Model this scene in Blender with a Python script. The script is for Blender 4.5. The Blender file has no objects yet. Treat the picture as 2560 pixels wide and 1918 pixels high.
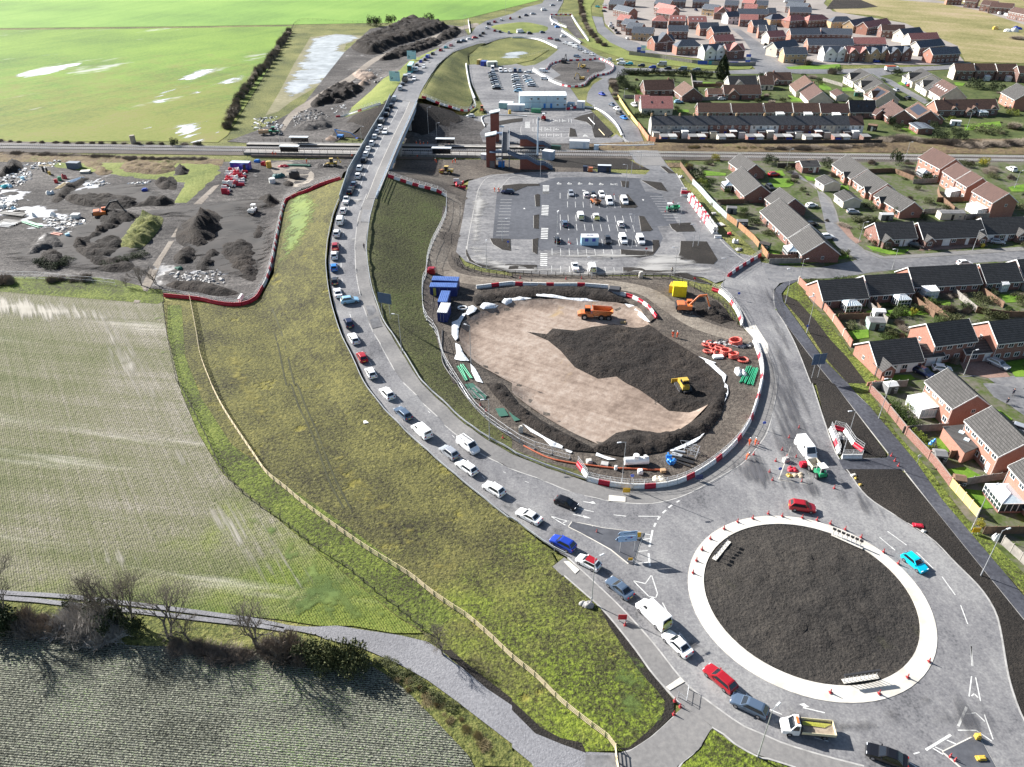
import bpy,math,random
import numpy as np
from mathutils import Vector,Matrix,geometry
random.seed(7);np.random.seed(7)
R=math.radians;ru=random.uniform
SC=bpy.context.scene;COL=SC.collection
# ---------------------------------------------------------------- camera, sky, sun, exposure
FPX,PITCH,HCAM=1900.0,R(33.24),88.0
cd=bpy.data.cameras.new("camera");cd.sensor_width=36;cd.lens=FPX/2560*36;cd.clip_start=1;cd.clip_end=9000
cam=bpy.data.objects.new("camera",cd);cam.location=(0,0,HCAM);cam.rotation_euler=(R(90)-PITCH,0,0)
COL.objects.link(cam);SC.camera=cam
SUN_AZ,SUN_EL=R(147),R(29) # direction towards the sun (from +x, anticlockwise)
sunv=Vector((math.cos(SUN_AZ)*math.cos(SUN_EL),math.sin(SUN_AZ)*math.cos(SUN_EL),math.sin(SUN_EL)))
world=bpy.data.worlds.new("World");SC.world=world;world.use_nodes=True
wn=world.node_tree.nodes;wn.clear()
sky=wn.new('ShaderNodeTexSky');sky.sky_type='NISHITA';sky.sun_disc=False
sky.sun_elevation=SUN_EL;sky.sun_rotation=(R(90)-SUN_AZ)%(2*math.pi);sky.air_density=1.0;sky.dust_density=1.2
bg=wn.new('ShaderNodeBackground');bg.inputs[1].default_value=0.055
wo=wn.new('ShaderNodeOutputWorld')
world.node_tree.links.new(sky.outputs[0],bg.inputs[0]);world.node_tree.links.new(bg.outputs[0],wo.inputs[0])
sl=bpy.data.lights.new("sun",'SUN');sl.energy=5.0;sl.angle=R(0.5);sl.color=(1,0.965,0.92)
so=bpy.data.objects.new("sun",sl);so.rotation_euler=sunv.to_track_quat('Z','Y').to_euler();so.location=(0,0,300);COL.objects.link(so)
SC.view_settings.view_transform='Standard';SC.view_settings.look='None';SC.view_settings.exposure=1.42;SC.view_settings.gamma=1
# ---------------------------------------------------------------- survey of the photograph: pixel -> ground
TILES={'v':(0,0,2212/2560),'s':(0,0,1),'a':(560,330,5.027),'b':(940,300,5.027),'c':(0,380,5.027),'d':(1200,280,7.373),
'e':(1180,150,3.53),'g':(1280,440,6.9125),'h':(1280,280,10.055),'k':(1540,100,5.53),'m':(1060,660,15.78)}
def pts(s):
 o=[];ox=oy=0;k=1.0
 for t in s.split():
  if t[-1]==':':
   t=t[:-1]
   if t in TILES:ox,oy,k=TILES[t]
   else:ox,oy,k=int(t[0])*640,int(t[1])*480,3.4516
  else:
   x,y=t.split(',');o.append((ox+float(x)/k,oy+float(y)/k))
 return o
CP,SP=math.cos(PITCH),math.sin(PITCH)
def Wz(P,z):
 P=np.atleast_2d(np.asarray(P,float));x=P[:,0]-1280;y=959-P[:,1]
 dz=-FPX*SP+y*CP;t=(np.asarray(z)-HCAM)/dz
 return np.stack([x*t,(FPX*CP+y*SP)*t],1)
def W(p,z=0.0):return Vector(Wz([p],z)[0])
# bridge road: left edge / right edge (pixels) and height of the deck above the fields
ROAD=[("10: 1700,355 1890,385",1.2),("10: 1560,430 1700,450",2.6),("10: 1450,490 1600,530",4.0),("10: 1370,550 1530,600",5.2),("10: 1290,640 1470,690",6.6),
("10: 1220,750 1420,800",7.6),("10: 1165,850 1385,890",8.2),("10: 1110,980 1345,980",8.5),("10: 1000,1160 1263,1160",8.5),("10: 900,1340 1185,1340",8.5),("10: 810,1500 1120,1500",8.3),
("11: 735,80 1030,60",8.0),("11: 690,200 985,200",7.6),("11: 645,400 952,400",6.9),("11: 625,600 957,590",6.1),("11: 640,800 985,800",5.3),("11: 680,1000 1040,970",4.5),
("11: 760,1250 1150,1200",3.6),("11: 850,1430 1280,1420",2.9),("12: 955,0 1430,0",2.3),("12: 1090,190 1600,170",1.7),("12: 1320,430 1850,380",1.1),("12: 1620,700 2060,520",.7),
("12: 1920,950 2209,600",.4),("22: 20,1170 180,690",.2),("22: 200,1310 420,770",.1),("22: 420,1460 640,845",0)]
RL=[];RR=[];RZ=[]
for s,z in ROAD:
 a,b=pts(s);RL.append(Wz([a],z)[0]);RR.append(Wz([b],z)[0]);RZ.append(z)
RL=np.array(RL);RR=np.array(RR);RZ=np.array(RZ);RC=(RL+RR)/2;RH=np.linalg.norm(RL-RR,axis=1)/2
IA2,IA1=6,10
def _run(P,i0,i1,sl):
 best=np.zeros(len(P))
 for i in range(i0,i1):
  a,b=RC[i],RC[i+1];d=b-a;t=np.clip(((P-a)@d)/(d@d),0,1)
  q=a+t[:,None]*d;dist=np.linalg.norm(P-q,axis=1);z=RZ[i]+t*(RZ[i+1]-RZ[i]);h=RH[i]+t*(RH[i+1]-RH[i])+1.2
  e=dist-h;zz=np.where(e<=0,z,z-e/sl)
  best=np.maximum(best,zz)
 return best
BASIN=None
def Zk(P,poly):
 x,y=P[:,0],P[:,1];c=np.zeros(len(P),bool);n=len(poly)
 for i in range(n):
  x0,y0=poly[i];x1,y1=poly[(i+1)%n]
  if y0==y1:continue
  k=((y0>y)!=(y1>y))&(x<(x1-x0)*(y-y0)/(y1-y0)+x0);c^=k
 return c
def Zl(P,poly,closed=True):
 d=np.full(len(P),1e9);n=len(poly)
 for i in range(n if closed else n-1):
  a=poly[i];b=poly[(i+1)%n];v=b-a;L=v@v
  if L<1e-9:continue
  t=np.clip(((P-a)@v)/L,0,1);d=np.minimum(d,np.linalg.norm(P-(a+t[:,None]*v),axis=1))
 return d
def Zm(P):
 P=np.atleast_2d(np.asarray(P,float))
 z=np.maximum(_run(P,0,IA2,2.4),_run(P,IA1,len(RC)-1,2.8))
 if BASIN is not None:
  k=Zk(P,BASIN)
  if k.any():
   t=np.clip(Zl(P[k],BASIN)/3.5,0,1);z[k]=z[k]-1.3*t*t*(3-2*t)
 return z
def Gs(px):
 px=np.atleast_2d(np.asarray(px,float));z=np.zeros(len(px));p=Wz(px,z)
 for i in range(14):
  z=.5*z+.5*Zm(p);p=Wz(px,z)
 return p
def G(px):return Gs([px])[0]
def roadz(px): # a point on the deck of the bridge road
 z=5.0
 for i in range(20):
  p=Wz([px],z)[0];best=1e9
  for j in range(len(RC)-1):
   a,b=RC[j],RC[j+1];d=b-a;t=min(1,max(0,((p-a)@d)/(d@d)));dd=np.linalg.norm(p-a-t*d)
   if dd<best:best=dd;zz=RZ[j]+t*(RZ[j+1]-RZ[j]);hd=d/np.linalg.norm(d)
  z=.5*z+.5*zz
 return p,z,hd
_b=pts("11: 2209,925 2050,965 1890,1040 1760,1120 1725,1250 1770,1400 1890,1510 2040,1600 2209,1690 22: 0,120 200,280 450,440 750,560 1000,520 1350,480 1520,400 1680,240 1810,80 1850,0 21: 1820,1590 1660,1430 1460,1310 1300,1220 1210,1110 1120,980 900,935 650,915 350,905 0,925")
BASIN=Wz(_b,0)
# ---------------------------------------------------------------- materials
def C(r,g,b,k=.60):
 f=lambda v:(v/255/12.92 if v<=10.3 else((v/255+.055)/1.055)**2.4)*k
 return(f(r),f(g),f(b),1)
MATS={}
def _new(name):
 m=bpy.data.materials.new(name);m.use_nodes=True;nt=m.node_tree
 return m,nt,nt.nodes['Principled BSDF']
def _tc(nt,scale=None,rot=0,loc=(0,0,0)):
 t=nt.nodes.new('ShaderNodeTexCoord');mp=nt.nodes.new('ShaderNodeMapping');nt.links.new(t.outputs['Object'],mp.inputs[0])
 mp.vector_type='TEXTURE';mp.inputs['Rotation'].default_value=(0,0,rot);mp.inputs['Location'].default_value=loc
 if scale:mp.inputs['Scale'].default_value=tuple(1/x for x in scale)
 return mp.outputs[0]
def Yr(nt,vec,s,detail=4,rough=.6,dist=0):
 n=nt.nodes.new('ShaderNodeTexNoise');n.inputs['Scale'].default_value=s;n.inputs['Detail'].default_value=detail;n.inputs['Roughness'].default_value=rough;n.inputs['Distortion'].default_value=dist
 nt.links.new(vec,n.inputs['Vector']);return n.outputs['Fac']
def Ys(nt,op,a,b=None,clamp=False):
 n=nt.nodes.new('ShaderNodeMath');n.operation=op;n.use_clamp=clamp
 for i,v in enumerate((a,b)):
  if v is None:continue
  if isinstance(v,(int,float)):n.inputs[i].default_value=v
  else:nt.links.new(v,n.inputs[i])
 return n.outputs[0]
def Yt(nt,fac,cols,lo=.3,hi=.7):
 r=nt.nodes.new('ShaderNodeValToRGB');el=r.color_ramp.elements;n=len(cols)
 while len(el)<n:el.new(.5)
 for i,c in enumerate(cols):el[i].position=lo+(hi-lo)*i/max(1,n-1);el[i].color=c
 nt.links.new(fac,r.inputs[0]);return r.outputs[0]
def Yv(nt,f,a,b):
 n=nt.nodes.new('ShaderNodeMix');n.data_type='RGBA'
 for s,v in((n.inputs[0],f),(n.inputs[6],a),(n.inputs[7],b)):
  if isinstance(v,(int,float)):s.default_value=v
  elif isinstance(v,tuple):s.default_value=v
  else:nt.links.new(v,s)
 return n.outputs[2]
def Yu(nt,v,a,b):
 n=nt.nodes.new('ShaderNodeMapRange');n.interpolation_type='SMOOTHSTEP';n.inputs[1].default_value=a;n.inputs[2].default_value=b;nt.links.new(v,n.inputs[0]);return n.outputs[0]
def _bump(nt,b,h,strength,dist):
 n=nt.nodes.new('ShaderNodeBump');n.inputs['Strength'].default_value=strength;n.inputs['Distance'].default_value=dist
 nt.links.new(h,n.inputs['Height']);nt.links.new(n.outputs[0],b.inputs['Normal'])
def M(name,c,rough=.7,c2=None,scale=1.,bump=0,Xm=.05,metal=0,spec=.5,coat=0,stretch=None,trans=0):
 if name in MATS:return MATS[name]
 m,nt,b=_new(name);b.inputs['Roughness'].default_value=rough;b.inputs['Metallic'].default_value=metal
 b.inputs['Specular IOR Level'].default_value=spec;b.inputs['Coat Weight'].default_value=coat
 v=_tc(nt,stretch);n=Yr(nt,v,scale)
 if c2 is None:c2=tuple(x*.86 for x in c[:3])+(1,)
 nt.links.new(Yt(nt,n,[c,c2],.35,.65),b.inputs['Base Color'])
 if bump:_bump(nt,b,n,bump,Xm)
 MATS[name]=m;return m
def GM(name,cols,big=.03,small=.8,w=.5,lo=.36,hi=.64,bump=.6,Xm=.25,bs=None,rough=.95,Xo=None,pud=None,grad=None,spec=.3,warp=0,Xn=None,spk=0):
 """ground: colour ramp over two noises; stripes=(angle,period,amount,bump) sown rows; pud=(scale,lo,hi,colour) standing water, its reflected sky painted as a pale colour, or pale silt; grad=(angle,a,b,cols) a second ramp taking over along a direction"""
 m,nt,b=_new(name);v=_tc(nt);b.inputs['Specular IOR Level'].default_value=spec
 n1=Yr(nt,v,big,3,.6,warp);n2=Yr(nt,v,small,5,.7)
 f=Ys(nt,'ADD',Ys(nt,'MULTIPLY',n1,1-w),Ys(nt,'MULTIPLY',n2,w));h=Yr(nt,v,bs or small*1.6,4,.65)
 if spk:f=Ys(nt,'ADD',f,Ys(nt,'MULTIPLY',Ys(nt,'SUBTRACT',Yr(nt,v,3.6,2,.5),.5),spk));h=Ys(nt,'ADD',h,Yr(nt,v,1.3,2,.5))  # colour speckle; on grass its dark specks paint in tussock shade
 if Xn:
  for a,sx,sy,am in Xn:
   sv=_tc(nt,(sx,sy,1),a);s=Yr(nt,sv,1,4,.6);f=Ys(nt,'ADD',f,Ys(nt,'MULTIPLY',Ys(nt,'SUBTRACT',s,.5),am))
 if Xo:
  for a,per,am,bp in Xo:
   sv=_tc(nt,None,a);wv=nt.nodes.new('ShaderNodeTexWave');wv.bands_direction='Y';wv.inputs['Scale'].default_value=.88/per
   wv.inputs['Distortion'].default_value=2.2;wv.inputs['Detail'].default_value=4;wv.inputs['Detail Scale'].default_value=4;nt.links.new(sv,wv.inputs['Vector'])
   msk=Yr(nt,v,.05,2);wf=Ys(nt,'MULTIPLY',Ys(nt,'SUBTRACT',wv.outputs['Fac'],.5),msk)
   f=Ys(nt,'ADD',f,Ys(nt,'MULTIPLY',wf,am*2));h=Ys(nt,'ADD',h,Ys(nt,'MULTIPLY',wv.outputs['Fac'],bp))
 col=Yt(nt,f,cols,lo,hi)
 if grad:
  for ang,a0,a1,gc in grad:
   gv=_tc(nt,None,ang);sx=nt.nodes.new('ShaderNodeSeparateXYZ');nt.links.new(gv,sx.inputs[0])
   g=Ys(nt,'ADD',sx.outputs[0],Ys(nt,'MULTIPLY',Ys(nt,'SUBTRACT',Yr(nt,v,.09,4,.65),.5),abs(a1-a0)*2.2))
   col=Yv(nt,Yu(nt,g,a0,a1),col,Yt(nt,f,gc,lo,hi))
 if pud:
  for p in pud:
   sc,p0,p1,pc=p[:4];pv=_tc(nt,p[4],p[5])if len(p)>4 else v
   k=Yu(nt,Yr(nt,pv,sc,5,.65),p0,p1);col=Yv(nt,k,col,pc)
   rg=nt.nodes.new('ShaderNodeMapRange');nt.links.new(k,rg.inputs[0]);rg.inputs[3].default_value=rough;rg.inputs[4].default_value=p[6]if len(p)>6 else.25
   nt.links.new(rg.outputs[0],b.inputs['Roughness'])
   h=Ys(nt,'MULTIPLY',h,Ys(nt,'SUBTRACT',1,k))
 else:b.inputs['Roughness'].default_value=rough
 nt.links.new(col,b.inputs['Base Color'])
 if bump:_bump(nt,b,h,bump,Xm)
 MATS[name]=m;return m
def BR(name,c1,c2,cm,sx=.225,sy=.075,rough=.9,bump=.3,horiz=True):
 """brick / tile courses in wall coordinates"""
 if name in MATS:return MATS[name]
 m,nt,b=_new(name);t=nt.nodes.new('ShaderNodeTexCoord');sp=nt.nodes.new('ShaderNodeSeparateXYZ');nt.links.new(t.outputs['Object'],sp.inputs[0])
 cb=nt.nodes.new('ShaderNodeCombineXYZ');nt.links.new(Ys(nt,'ADD',sp.outputs[0],sp.outputs[1]),cb.inputs[0]);nt.links.new(sp.outputs[2],cb.inputs[1])
 k=nt.nodes.new('ShaderNodeTexBrick');k.inputs['Scale'].default_value=1;k.inputs['Brick Width'].default_value=sx;k.inputs['Row Height'].default_value=sy
 k.inputs['Mortar Size'].default_value=sy*.10;k.inputs['Color1'].default_value=c1;k.inputs['Color2'].default_value=c2;k.inputs['Mortar'].default_value=cm
 nt.links.new(cb.outputs[0],k.inputs['Vector'])
 n=Yr(nt,t.outputs['Object'],.9,5,.7);n3=Yr(nt,t.outputs['Object'],6,3,.7)
 dk=Yv(nt,Ys(nt,'MULTIPLY',Yu(nt,n,.45,.75),.35),k.outputs['Color'],tuple(x*.6 for x in c1[:3])+(1,))
 dk=Yv(nt,Ys(nt,'MULTIPLY',Yu(nt,n3,.5,.8),.35),dk,tuple(min(1,x*1.5)for x in c2[:3])+(1,))
 nt.links.new(dk,b.inputs['Base Color']);b.inputs['Roughness'].default_value=rough;b.inputs['Specular IOR Level'].default_value=.3
 _bump(nt,b,k.outputs['Fac'],-bump,.02);MATS[name]=m;return m
def Zt(name,c1,c2,st,ang,rough=.2,sh=.55,wd=.12):
 """shallow standing water whose rim breaks up into streaks (edge attribute + noise)"""
 m,nt,b=_new(name);v=_tc(nt);a=nt.nodes.new('ShaderNodeAttribute');a.attribute_name='edge'
 n=Yr(nt,_tc(nt,st,ang),1,5,.65);k=Yu(nt,Ys(nt,'ADD',Ys(nt,'MULTIPLY',a.outputs['Fac'],.62),Ys(nt,'ADD',Ys(nt,'MULTIPLY',n,1.6),-.3)),sh+.22,sh+.22+wd)
 nt.links.new(Yt(nt,Yr(nt,v,.12,4,.6),[c1,c2],.35,.65),b.inputs['Base Color']);b.inputs['Roughness'].default_value=rough;b.inputs['Specular IOR Level'].default_value=.8
 t=nt.nodes.new('ShaderNodeBsdfTransparent');mx=nt.nodes.new('ShaderNodeMixShader');o=nt.nodes['Material Output']
 nt.links.new(k,mx.inputs[0]);nt.links.new(t.outputs[0],mx.inputs[1]);nt.links.new(b.outputs[0],mx.inputs[2]);nt.links.new(mx.outputs[0],o.inputs['Surface']);MATS[name]=m;return m
 # ---------------------------------------------------------------- mesh helpers
class MB:
 def __init__(s):s.v=[];s.f=[];s.m=[];s.sm=[]
 def poly(s,ps,mi=0,sm=False):
  b=len(s.v);s.v+=[tuple(p)for p in ps];s.f.append(tuple(range(b,b+len(ps))));s.m.append(mi);s.sm.append(sm)
 def faces(s,vs,fs,mi=0,sm=False):
  b=len(s.v);s.v+=[tuple(p)for p in vs]
  for f in fs:s.f.append(tuple(b+i for i in f));s.m.append(mi);s.sm.append(sm)
 def box(s,c,d,rz=0,mi=0,tx=1,ty=1,rot=None):
  """box centred at c (z = base), size d; tx,ty shrink the top"""
  x,y,z=d[0]/2,d[1]/2,d[2];vs=[(-x,-y,0),(x,-y,0),(x,y,0),(-x,y,0),(-x*tx,-y*ty,z),(x*tx,-y*ty,z),(x*tx,y*ty,z),(-x*tx,y*ty,z)]
  mt=rot if rot is not None else Matrix.Rotation(rz,3,'Z')
  vs=[mt@Vector(p)+Vector(c)for p in vs]
  s.faces(vs,[(0,3,2,1),(4,5,6,7),(0,1,5,4),(1,2,6,5),(2,3,7,6),(3,0,4,7)],mi)
 def tube(s,a,b,r0,r1=None,n=6,mi=0,caps=True,sm=True):
  a=Vector(a);b=Vector(b);r1=r0 if r1 is None else r1;d=(b-a)
  if d.length<1e-6:return
  d.normalize();u=d.orthogonal().normalized();w=d.cross(u)
  A=[a+(u*math.cos(2*math.pi*i/n)+w*math.sin(2*math.pi*i/n))*r0 for i in range(n)]
  B=[b+(u*math.cos(2*math.pi*i/n)+w*math.sin(2*math.pi*i/n))*r1 for i in range(n)]
  s.faces(A+B,[(i,(i+1)%n,n+(i+1)%n,n+i)for i in range(n)],mi,sm)
  if caps:s.poly(A[::-1],mi);s.poly(B,mi)
 def loft(s,Xs,mi=0,sm=False,caps=True):
  n=len(Xs[0]);b=len(s.v);s.v+=[tuple(p)for r in Xs for p in r]
  for i in range(len(Xs)-1):
   for j in range(n):
    s.f.append((b+i*n+j,b+i*n+(j+1)%n,b+(i+1)*n+(j+1)%n,b+(i+1)*n+j));s.m.append(mi);s.sm.append(sm)
  if caps:
   s.f.append(tuple(b+j for j in range(n))[::-1]);s.m.append(mi);s.sm.append(False)
   e=b+(len(Xs)-1)*n;s.f.append(tuple(e+j for j in range(n)));s.m.append(mi);s.sm.append(False)
 def prism(s,pl,d,mi=0):
  """pl: planar outline, d: extrusion vector"""
  pl=[Vector(p)for p in pl];d=Vector(d);n=len(pl);q=[p+d for p in pl]
  s.faces(pl+q,[(i,(i+1)%n,n+(i+1)%n,n+i)for i in range(n)],mi);s.poly(pl[::-1],mi);s.poly(q,mi)
 def dome(s,c,r,n=8,k=4,mi=0,full=False,jit=0):
  c=Vector(c);Xs=[]
  for i in range(k+1):
   t=(math.pi*i/k-math.pi/2)if full else(math.pi/2*i/k)
   Xs.append([c+Vector((r[0]*math.cos(t)*math.cos(2*math.pi*j/n),r[1]*math.cos(t)*math.sin(2*math.pi*j/n),r[2]*math.sin(t)))*(1+ru(-jit,jit))for j in range(n)])
  s.loft(Xs,mi,True,False)
 def mesh(s,name):
  me=bpy.data.meshes.new(name);me.from_pydata(s.v,[],s.f)
  me.polygons.foreach_set('material_index',s.m);me.polygons.foreach_set('use_smooth',s.sm);me.update();return me
def setmats(o,mats):
 me=o.data
 while len(me.materials)<len(mats):me.materials.append(None)
 for i,m in enumerate(mats):
  if me.materials[i]is None:me.materials[i]=m
  if me.materials[i]!=m:o.material_slots[i].link='OBJECT';o.material_slots[i].material=m
def obj(name,me,mats,parent=None,loc=(0,0,0),rz=0,scale=None,rot=None):
 o=bpy.data.objects.new(name,me.mesh(name)if isinstance(me,MB)else me);COL.objects.link(o)
 o.location=loc;o.rotation_euler=rot if rot else(0,0,rz)
 if scale:o.scale=scale
 setmats(o,mats if isinstance(mats,(list,tuple))else[mats])
 if parent:o.parent=parent
 return o
def Zv(n,me,m):return tag(obj(n,me,m),None,None,kind='structure')
def tag(o,label,cat,group=None,kind=None):
 if label:o['label']=label
 if cat:o['category']=cat
 if group:o['group']=group
 if kind:o['kind']=kind
 return o
def Za(name,label,cat,loc=(0,0,0),rz=0,group=None):
 o=bpy.data.objects.new(name,None);COL.objects.link(o);o.empty_display_size=.3;o.location=loc;o.rotation_euler=(0,0,rz)
 return tag(o,label,cat,group)
def on(px,dz=.06):
 p=G(px);return Vector((p[0],p[1],float(Zm(p)[0])+dz))
def Ya(P,n=4,closed=False):
 P=[np.asarray(p,float)for p in P];N=len(P);o=[]
 for i in range(N if closed else N-1):
  a,b,c,d=(P[(i-1)%N]if closed or i else P[i]),P[i],P[(i+1)%N],(P[(i+2)%N]if closed or i+2<N else P[i+1])
  for k in range(n):
   t=k/n;o.append(.5*((2*b)+(c-a)*t+(2*a-5*b+4*c-d)*t*t+(3*b-a-3*c+d)*t**3))
 if not closed:o.append(P[-1])
 return np.array(o)
def Zi(P,step):
 P=np.asarray(P,float);d=np.r_[0,np.cumsum(np.linalg.norm(np.diff(P,axis=0),axis=1))];n=max(1,int(round(d[-1]/step)))
 t=np.linspace(0,d[-1],n+1);return np.stack([np.interp(t,d,P[:,i])for i in range(P.shape[1])],1)
def Yb(px,step,sm=True):
 P=Gs(pts(px)if isinstance(px,str)else px)
 if sm and len(P)>2:P=Ya(P,6)
 return Zi(P,step)
def tri(poly,step):
 poly=np.asarray(poly);Q=[]
 for i in range(len(poly)):
  a=poly[i];b=poly[(i+1)%len(poly)];n=max(1,int(np.linalg.norm(b-a)//step))
  for k in range(n):Q.append(a+(b-a)*k/n)
 Q=np.array(Q);n=len(Q);lo=Q.min(0);hi=Q.max(0)
 gx,gy=np.meshgrid(np.arange(lo[0],hi[0],step),np.arange(lo[1],hi[1],step));g=np.stack([gx.ravel(),gy.ravel()],1)
 g=g+np.random.uniform(-.15,.15,g.shape)*step
 if len(g):g=g[Zk(g,Q)]
 if len(g):g=g[Zl(g,Q)>step*.45]
 V=[Vector(p)for p in Q]+[Vector(p)for p in g]
 r=geometry.delaunay_2d_cdt(V,[],[list(range(n))],1,1e-4)
 return np.array([tuple(p)for p in r[0]]),r[2],Q
NREG=[0]
def Zb(name,px,mat,layer,step=5,curve=False,label=None,cat=None,kind='structure',h=0,lump=0,Xr=.6,group=None,world=None,edge=2.5,soft=0):
 """a sheet draped on the terrain; h/lump raise it into a heap"""
 P=world if world is not None else Gs(pts(px)if isinstance(px,str)else px)
 if curve:P=Ya(P,4,True)
 v,f,Q=tri(P,step);NREG[0]+=1;z=Zm(v)+.015*layer+.0003*NREG[0]
 if h or lump:
  nz=np.array([fbm(p[0]*Xr,p[1]*Xr)for p in v]);t=Zl(v,Q);t=np.clip(t*(1+nz*.8)/edge,0,1);t=t*t*(3-2*t);z=z+t*np.maximum(h*(.75+.5*nz)+lump*nz,.02)
 me=bpy.data.meshes.new(name);me.from_pydata([(a[0],a[1],b)for a,b in zip(v,z)],[],f);me.update()
 me.polygons.foreach_set('use_smooth',[True]*len(me.polygons))
 if len(me.polygons)and me.polygons[0].normal.z<0:me.flip_normals()
 if soft:
  at_=me.attributes.new('edge','FLOAT','POINT');at_.data.foreach_set('value',np.clip(Zl(v,Q)/soft,0,1).astype(np.float32))
 o=obj(name,me,mat);tag(o,label,cat,group,kind);return o
from mathutils import noise as mnoise
def fbm(x,y):
 return.6*mnoise.noise(Vector((x,y,3.1)))+.3*mnoise.noise(Vector((x*2.3,y*2.3,7.7)))+.2*mnoise.noise(Vector((x*5.1,y*5.1,1.7)))
def Zs(mb,P,w,dz,mi=0,off=0):
 P=np.asarray(P);n=len(P)
 if n<2:return
 t=np.gradient(P,axis=0);t/=np.linalg.norm(t,axis=1)[:,None]+1e-9;nn=np.stack([-t[:,1],t[:,0]],1)
 A=P+nn*(off+w/2);B=P+nn*(off-w/2);za=Zm(A)+dz;zb=Zm(B)+dz
 vs=[(a[0],a[1],z)for a,z in zip(A,za)]+[(b[0],b[1],z)for b,z in zip(B,zb)]
 mb.faces(vs,[(i+n,i+n+1,i+1,i)for i in range(n-1)],mi)
def Zr(mb,P,w,h,mi=0):
 P=np.asarray(P);n=len(P);t=np.gradient(P,axis=0);t/=np.linalg.norm(t,axis=1)[:,None]+1e-9;nn=np.stack([-t[:,1],t[:,0]],1)
 z=Zm(P);Xs=[]
 for i in range(n):
  a=P[i]+nn[i]*w/2;b=P[i]-nn[i]*w/2;zz=z[i]
  Xs.append([(a[0],a[1],zz-.1),(a[0],a[1],zz+h),(b[0],b[1],zz+h),(b[0],b[1],zz-.1)])
 mb.loft(Xs,mi)
 # ---------------------------------------------------------------- ground materials
Xk=GM("rough_grass",[C(58,64,36),C(104,112,56),C(138,140,76),C(168,162,104)],.05,1.3,.55,bump=1,Xm=.3,bs=3,spk=.35)
g_bright=GM("young_crop",[C(90,126,38),C(120,156,50),C(144,178,62)],.012,.5,.4,bump=.5,Xm=.3,bs=.9,Xo=[(R(60),3.2,.05,.3)],Xn=[(R(58),.008,.12,.22)],grad=[(R(-70),-560,-380,[C(104,120,48),C(136,146,58),C(146,138,84)])],
pud=[(1,.60,.72,C(206,206,196),(.011,.03,1),R(52),.3)])  # pale pools: reflected sky put into the water colour
g_bright2=GM("young_crop_far",[C(104,146,54),C(128,172,66),C(148,186,80)],.008,.3,.3,bump=.3,Xm=.4,Xo=[(R(75),5,.05,.2)],Xn=[(R(75),.006,.12,.2)])
g_olive=GM("embankment_grass",[C(54,51,36),C(88,86,52),C(116,114,64),C(140,134,76)],.05,1.5,.62,lo=.36,hi=.64,bump=.8,Xm=.3,bs=2.2,spk=.34,Xn=[(R(-60),.03,.9,.14),(0,.16,.16,.26)],
grad=[(R(-60),-84,-36,[C(50,48,32),C(82,88,42),C(122,140,46),C(154,168,60)])],pud=[(.13,.60,.72,C(146,138,62),(1,1,1),0,.95)])
g_olive_dark=GM("embankment_grass_dark",[C(50,48,32),C(82,84,50),C(104,106,62),C(108,124,60)],.06,1.6,.62,lo=.36,hi=.64,bump=.7,Xm=.25,bs=2.4,spk=.3)
g_lush=GM("lush_grass",[C(60,56,40),C(88,98,44),C(116,132,50),C(146,152,76)],.09,1.3,.6,lo=.36,hi=.64,bump=.8,Xm=.3,bs=2.2,spk=.4)
g_yellow=GM("far_verge",[C(96,112,50),C(132,144,68),C(156,162,88)],.05,.9,.5,bump=.8,Xm=.3,spk=.2)
Qb=GM("lawn",[C(84,122,30),C(112,152,42),C(138,170,58)],.2,1.5,.5,bump=.5,Xm=.1)
g_pale=GM("wet_sown_field",[C(92,100,60),C(116,120,80),C(136,134,106),C(158,152,136),C(190,184,170)],.02,1.6,.34,lo=.28,hi=.72,bump=.9,Xm=.25,Xn=[(R(-8),.012,.26,.36),(R(-56),.02,1.3,.30)],Xo=[(R(-56),.95,.05,.3)],spk=.35,
grad=[(R(-45),-106,-64,[C(98,120,46),C(132,144,60),C(156,158,98)])],pud=[(1,.56,.86,C(206,201,188),(.012,.13,1),R(-9),.7)])
g_crop=GM("dark_crop",[C(36,38,32),C(86,90,76),C(132,134,118),C(184,184,168),C(120,146,86)],.05,3.0,.5,lo=.33,hi=.67,bump=1,Xm=.25,bs=2.6,spk=.55,Xn=[(R(-5.4),.05,1.2,.14)],Xo=[(R(-5.4),.86,.15,.8)])
Xe=GM("dark_soil",[C(28,25,23),C(50,44,40),C(80,71,63)],.09,1.7,.6,lo=.34,hi=.66,bump=1,Xm=.6,bs=1.3)
g_site=GM("site_soil",[C(62,57,53),C(100,92,84),C(134,125,114)],.06,1.1,.55,bump=.9,Xm=.3,Xn=[(R(-20),.05,.8,.16)])
g_yard=GM("yard_soil",[C(40,38,38),C(74,71,70),C(108,104,101),C(150,145,140)],.035,.9,.5,lo=.33,hi=.67,bump=1,Xm=.4,Xn=[(R(12),.03,.5,.3),(R(-40),.05,.7,.2)],pud=[(.045,.62,.72,C(196,194,192))])  # pool colour is pale to stand in for sky reflection
g_pondbed=GM('pond_mud',[C(120,118,86),C(146,142,108),C(168,160,128)],.05,.5,.5,bump=.3,Xm=.1)
g_sand=GM("basin_floor",[C(138,120,107),C(172,153,138),C(198,182,168)],.05,.6,.5,bump=.6,Xm=.2,Xn=[(R(-30),.03,.7,.3),(R(55),.05,.8,.15)],pud=[(.09,.62,.76,C(196,166,112),(1,.5,1),R(-30),.7)])
g_haul=GM("haul_mud",[C(112,102,92),C(142,132,120),C(170,160,146)],.08,.9,.5,bump=.8,Xm=.25,Xn=[(R(-20),.05,1.2,.2)])
g_haul2=GM("haul_mud_far",[C(128,120,112),C(158,148,136),C(180,172,160)],.05,.8,.5,bump=.7,Xm=.25,Xn=[(R(40),.04,.9,.2)])
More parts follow.
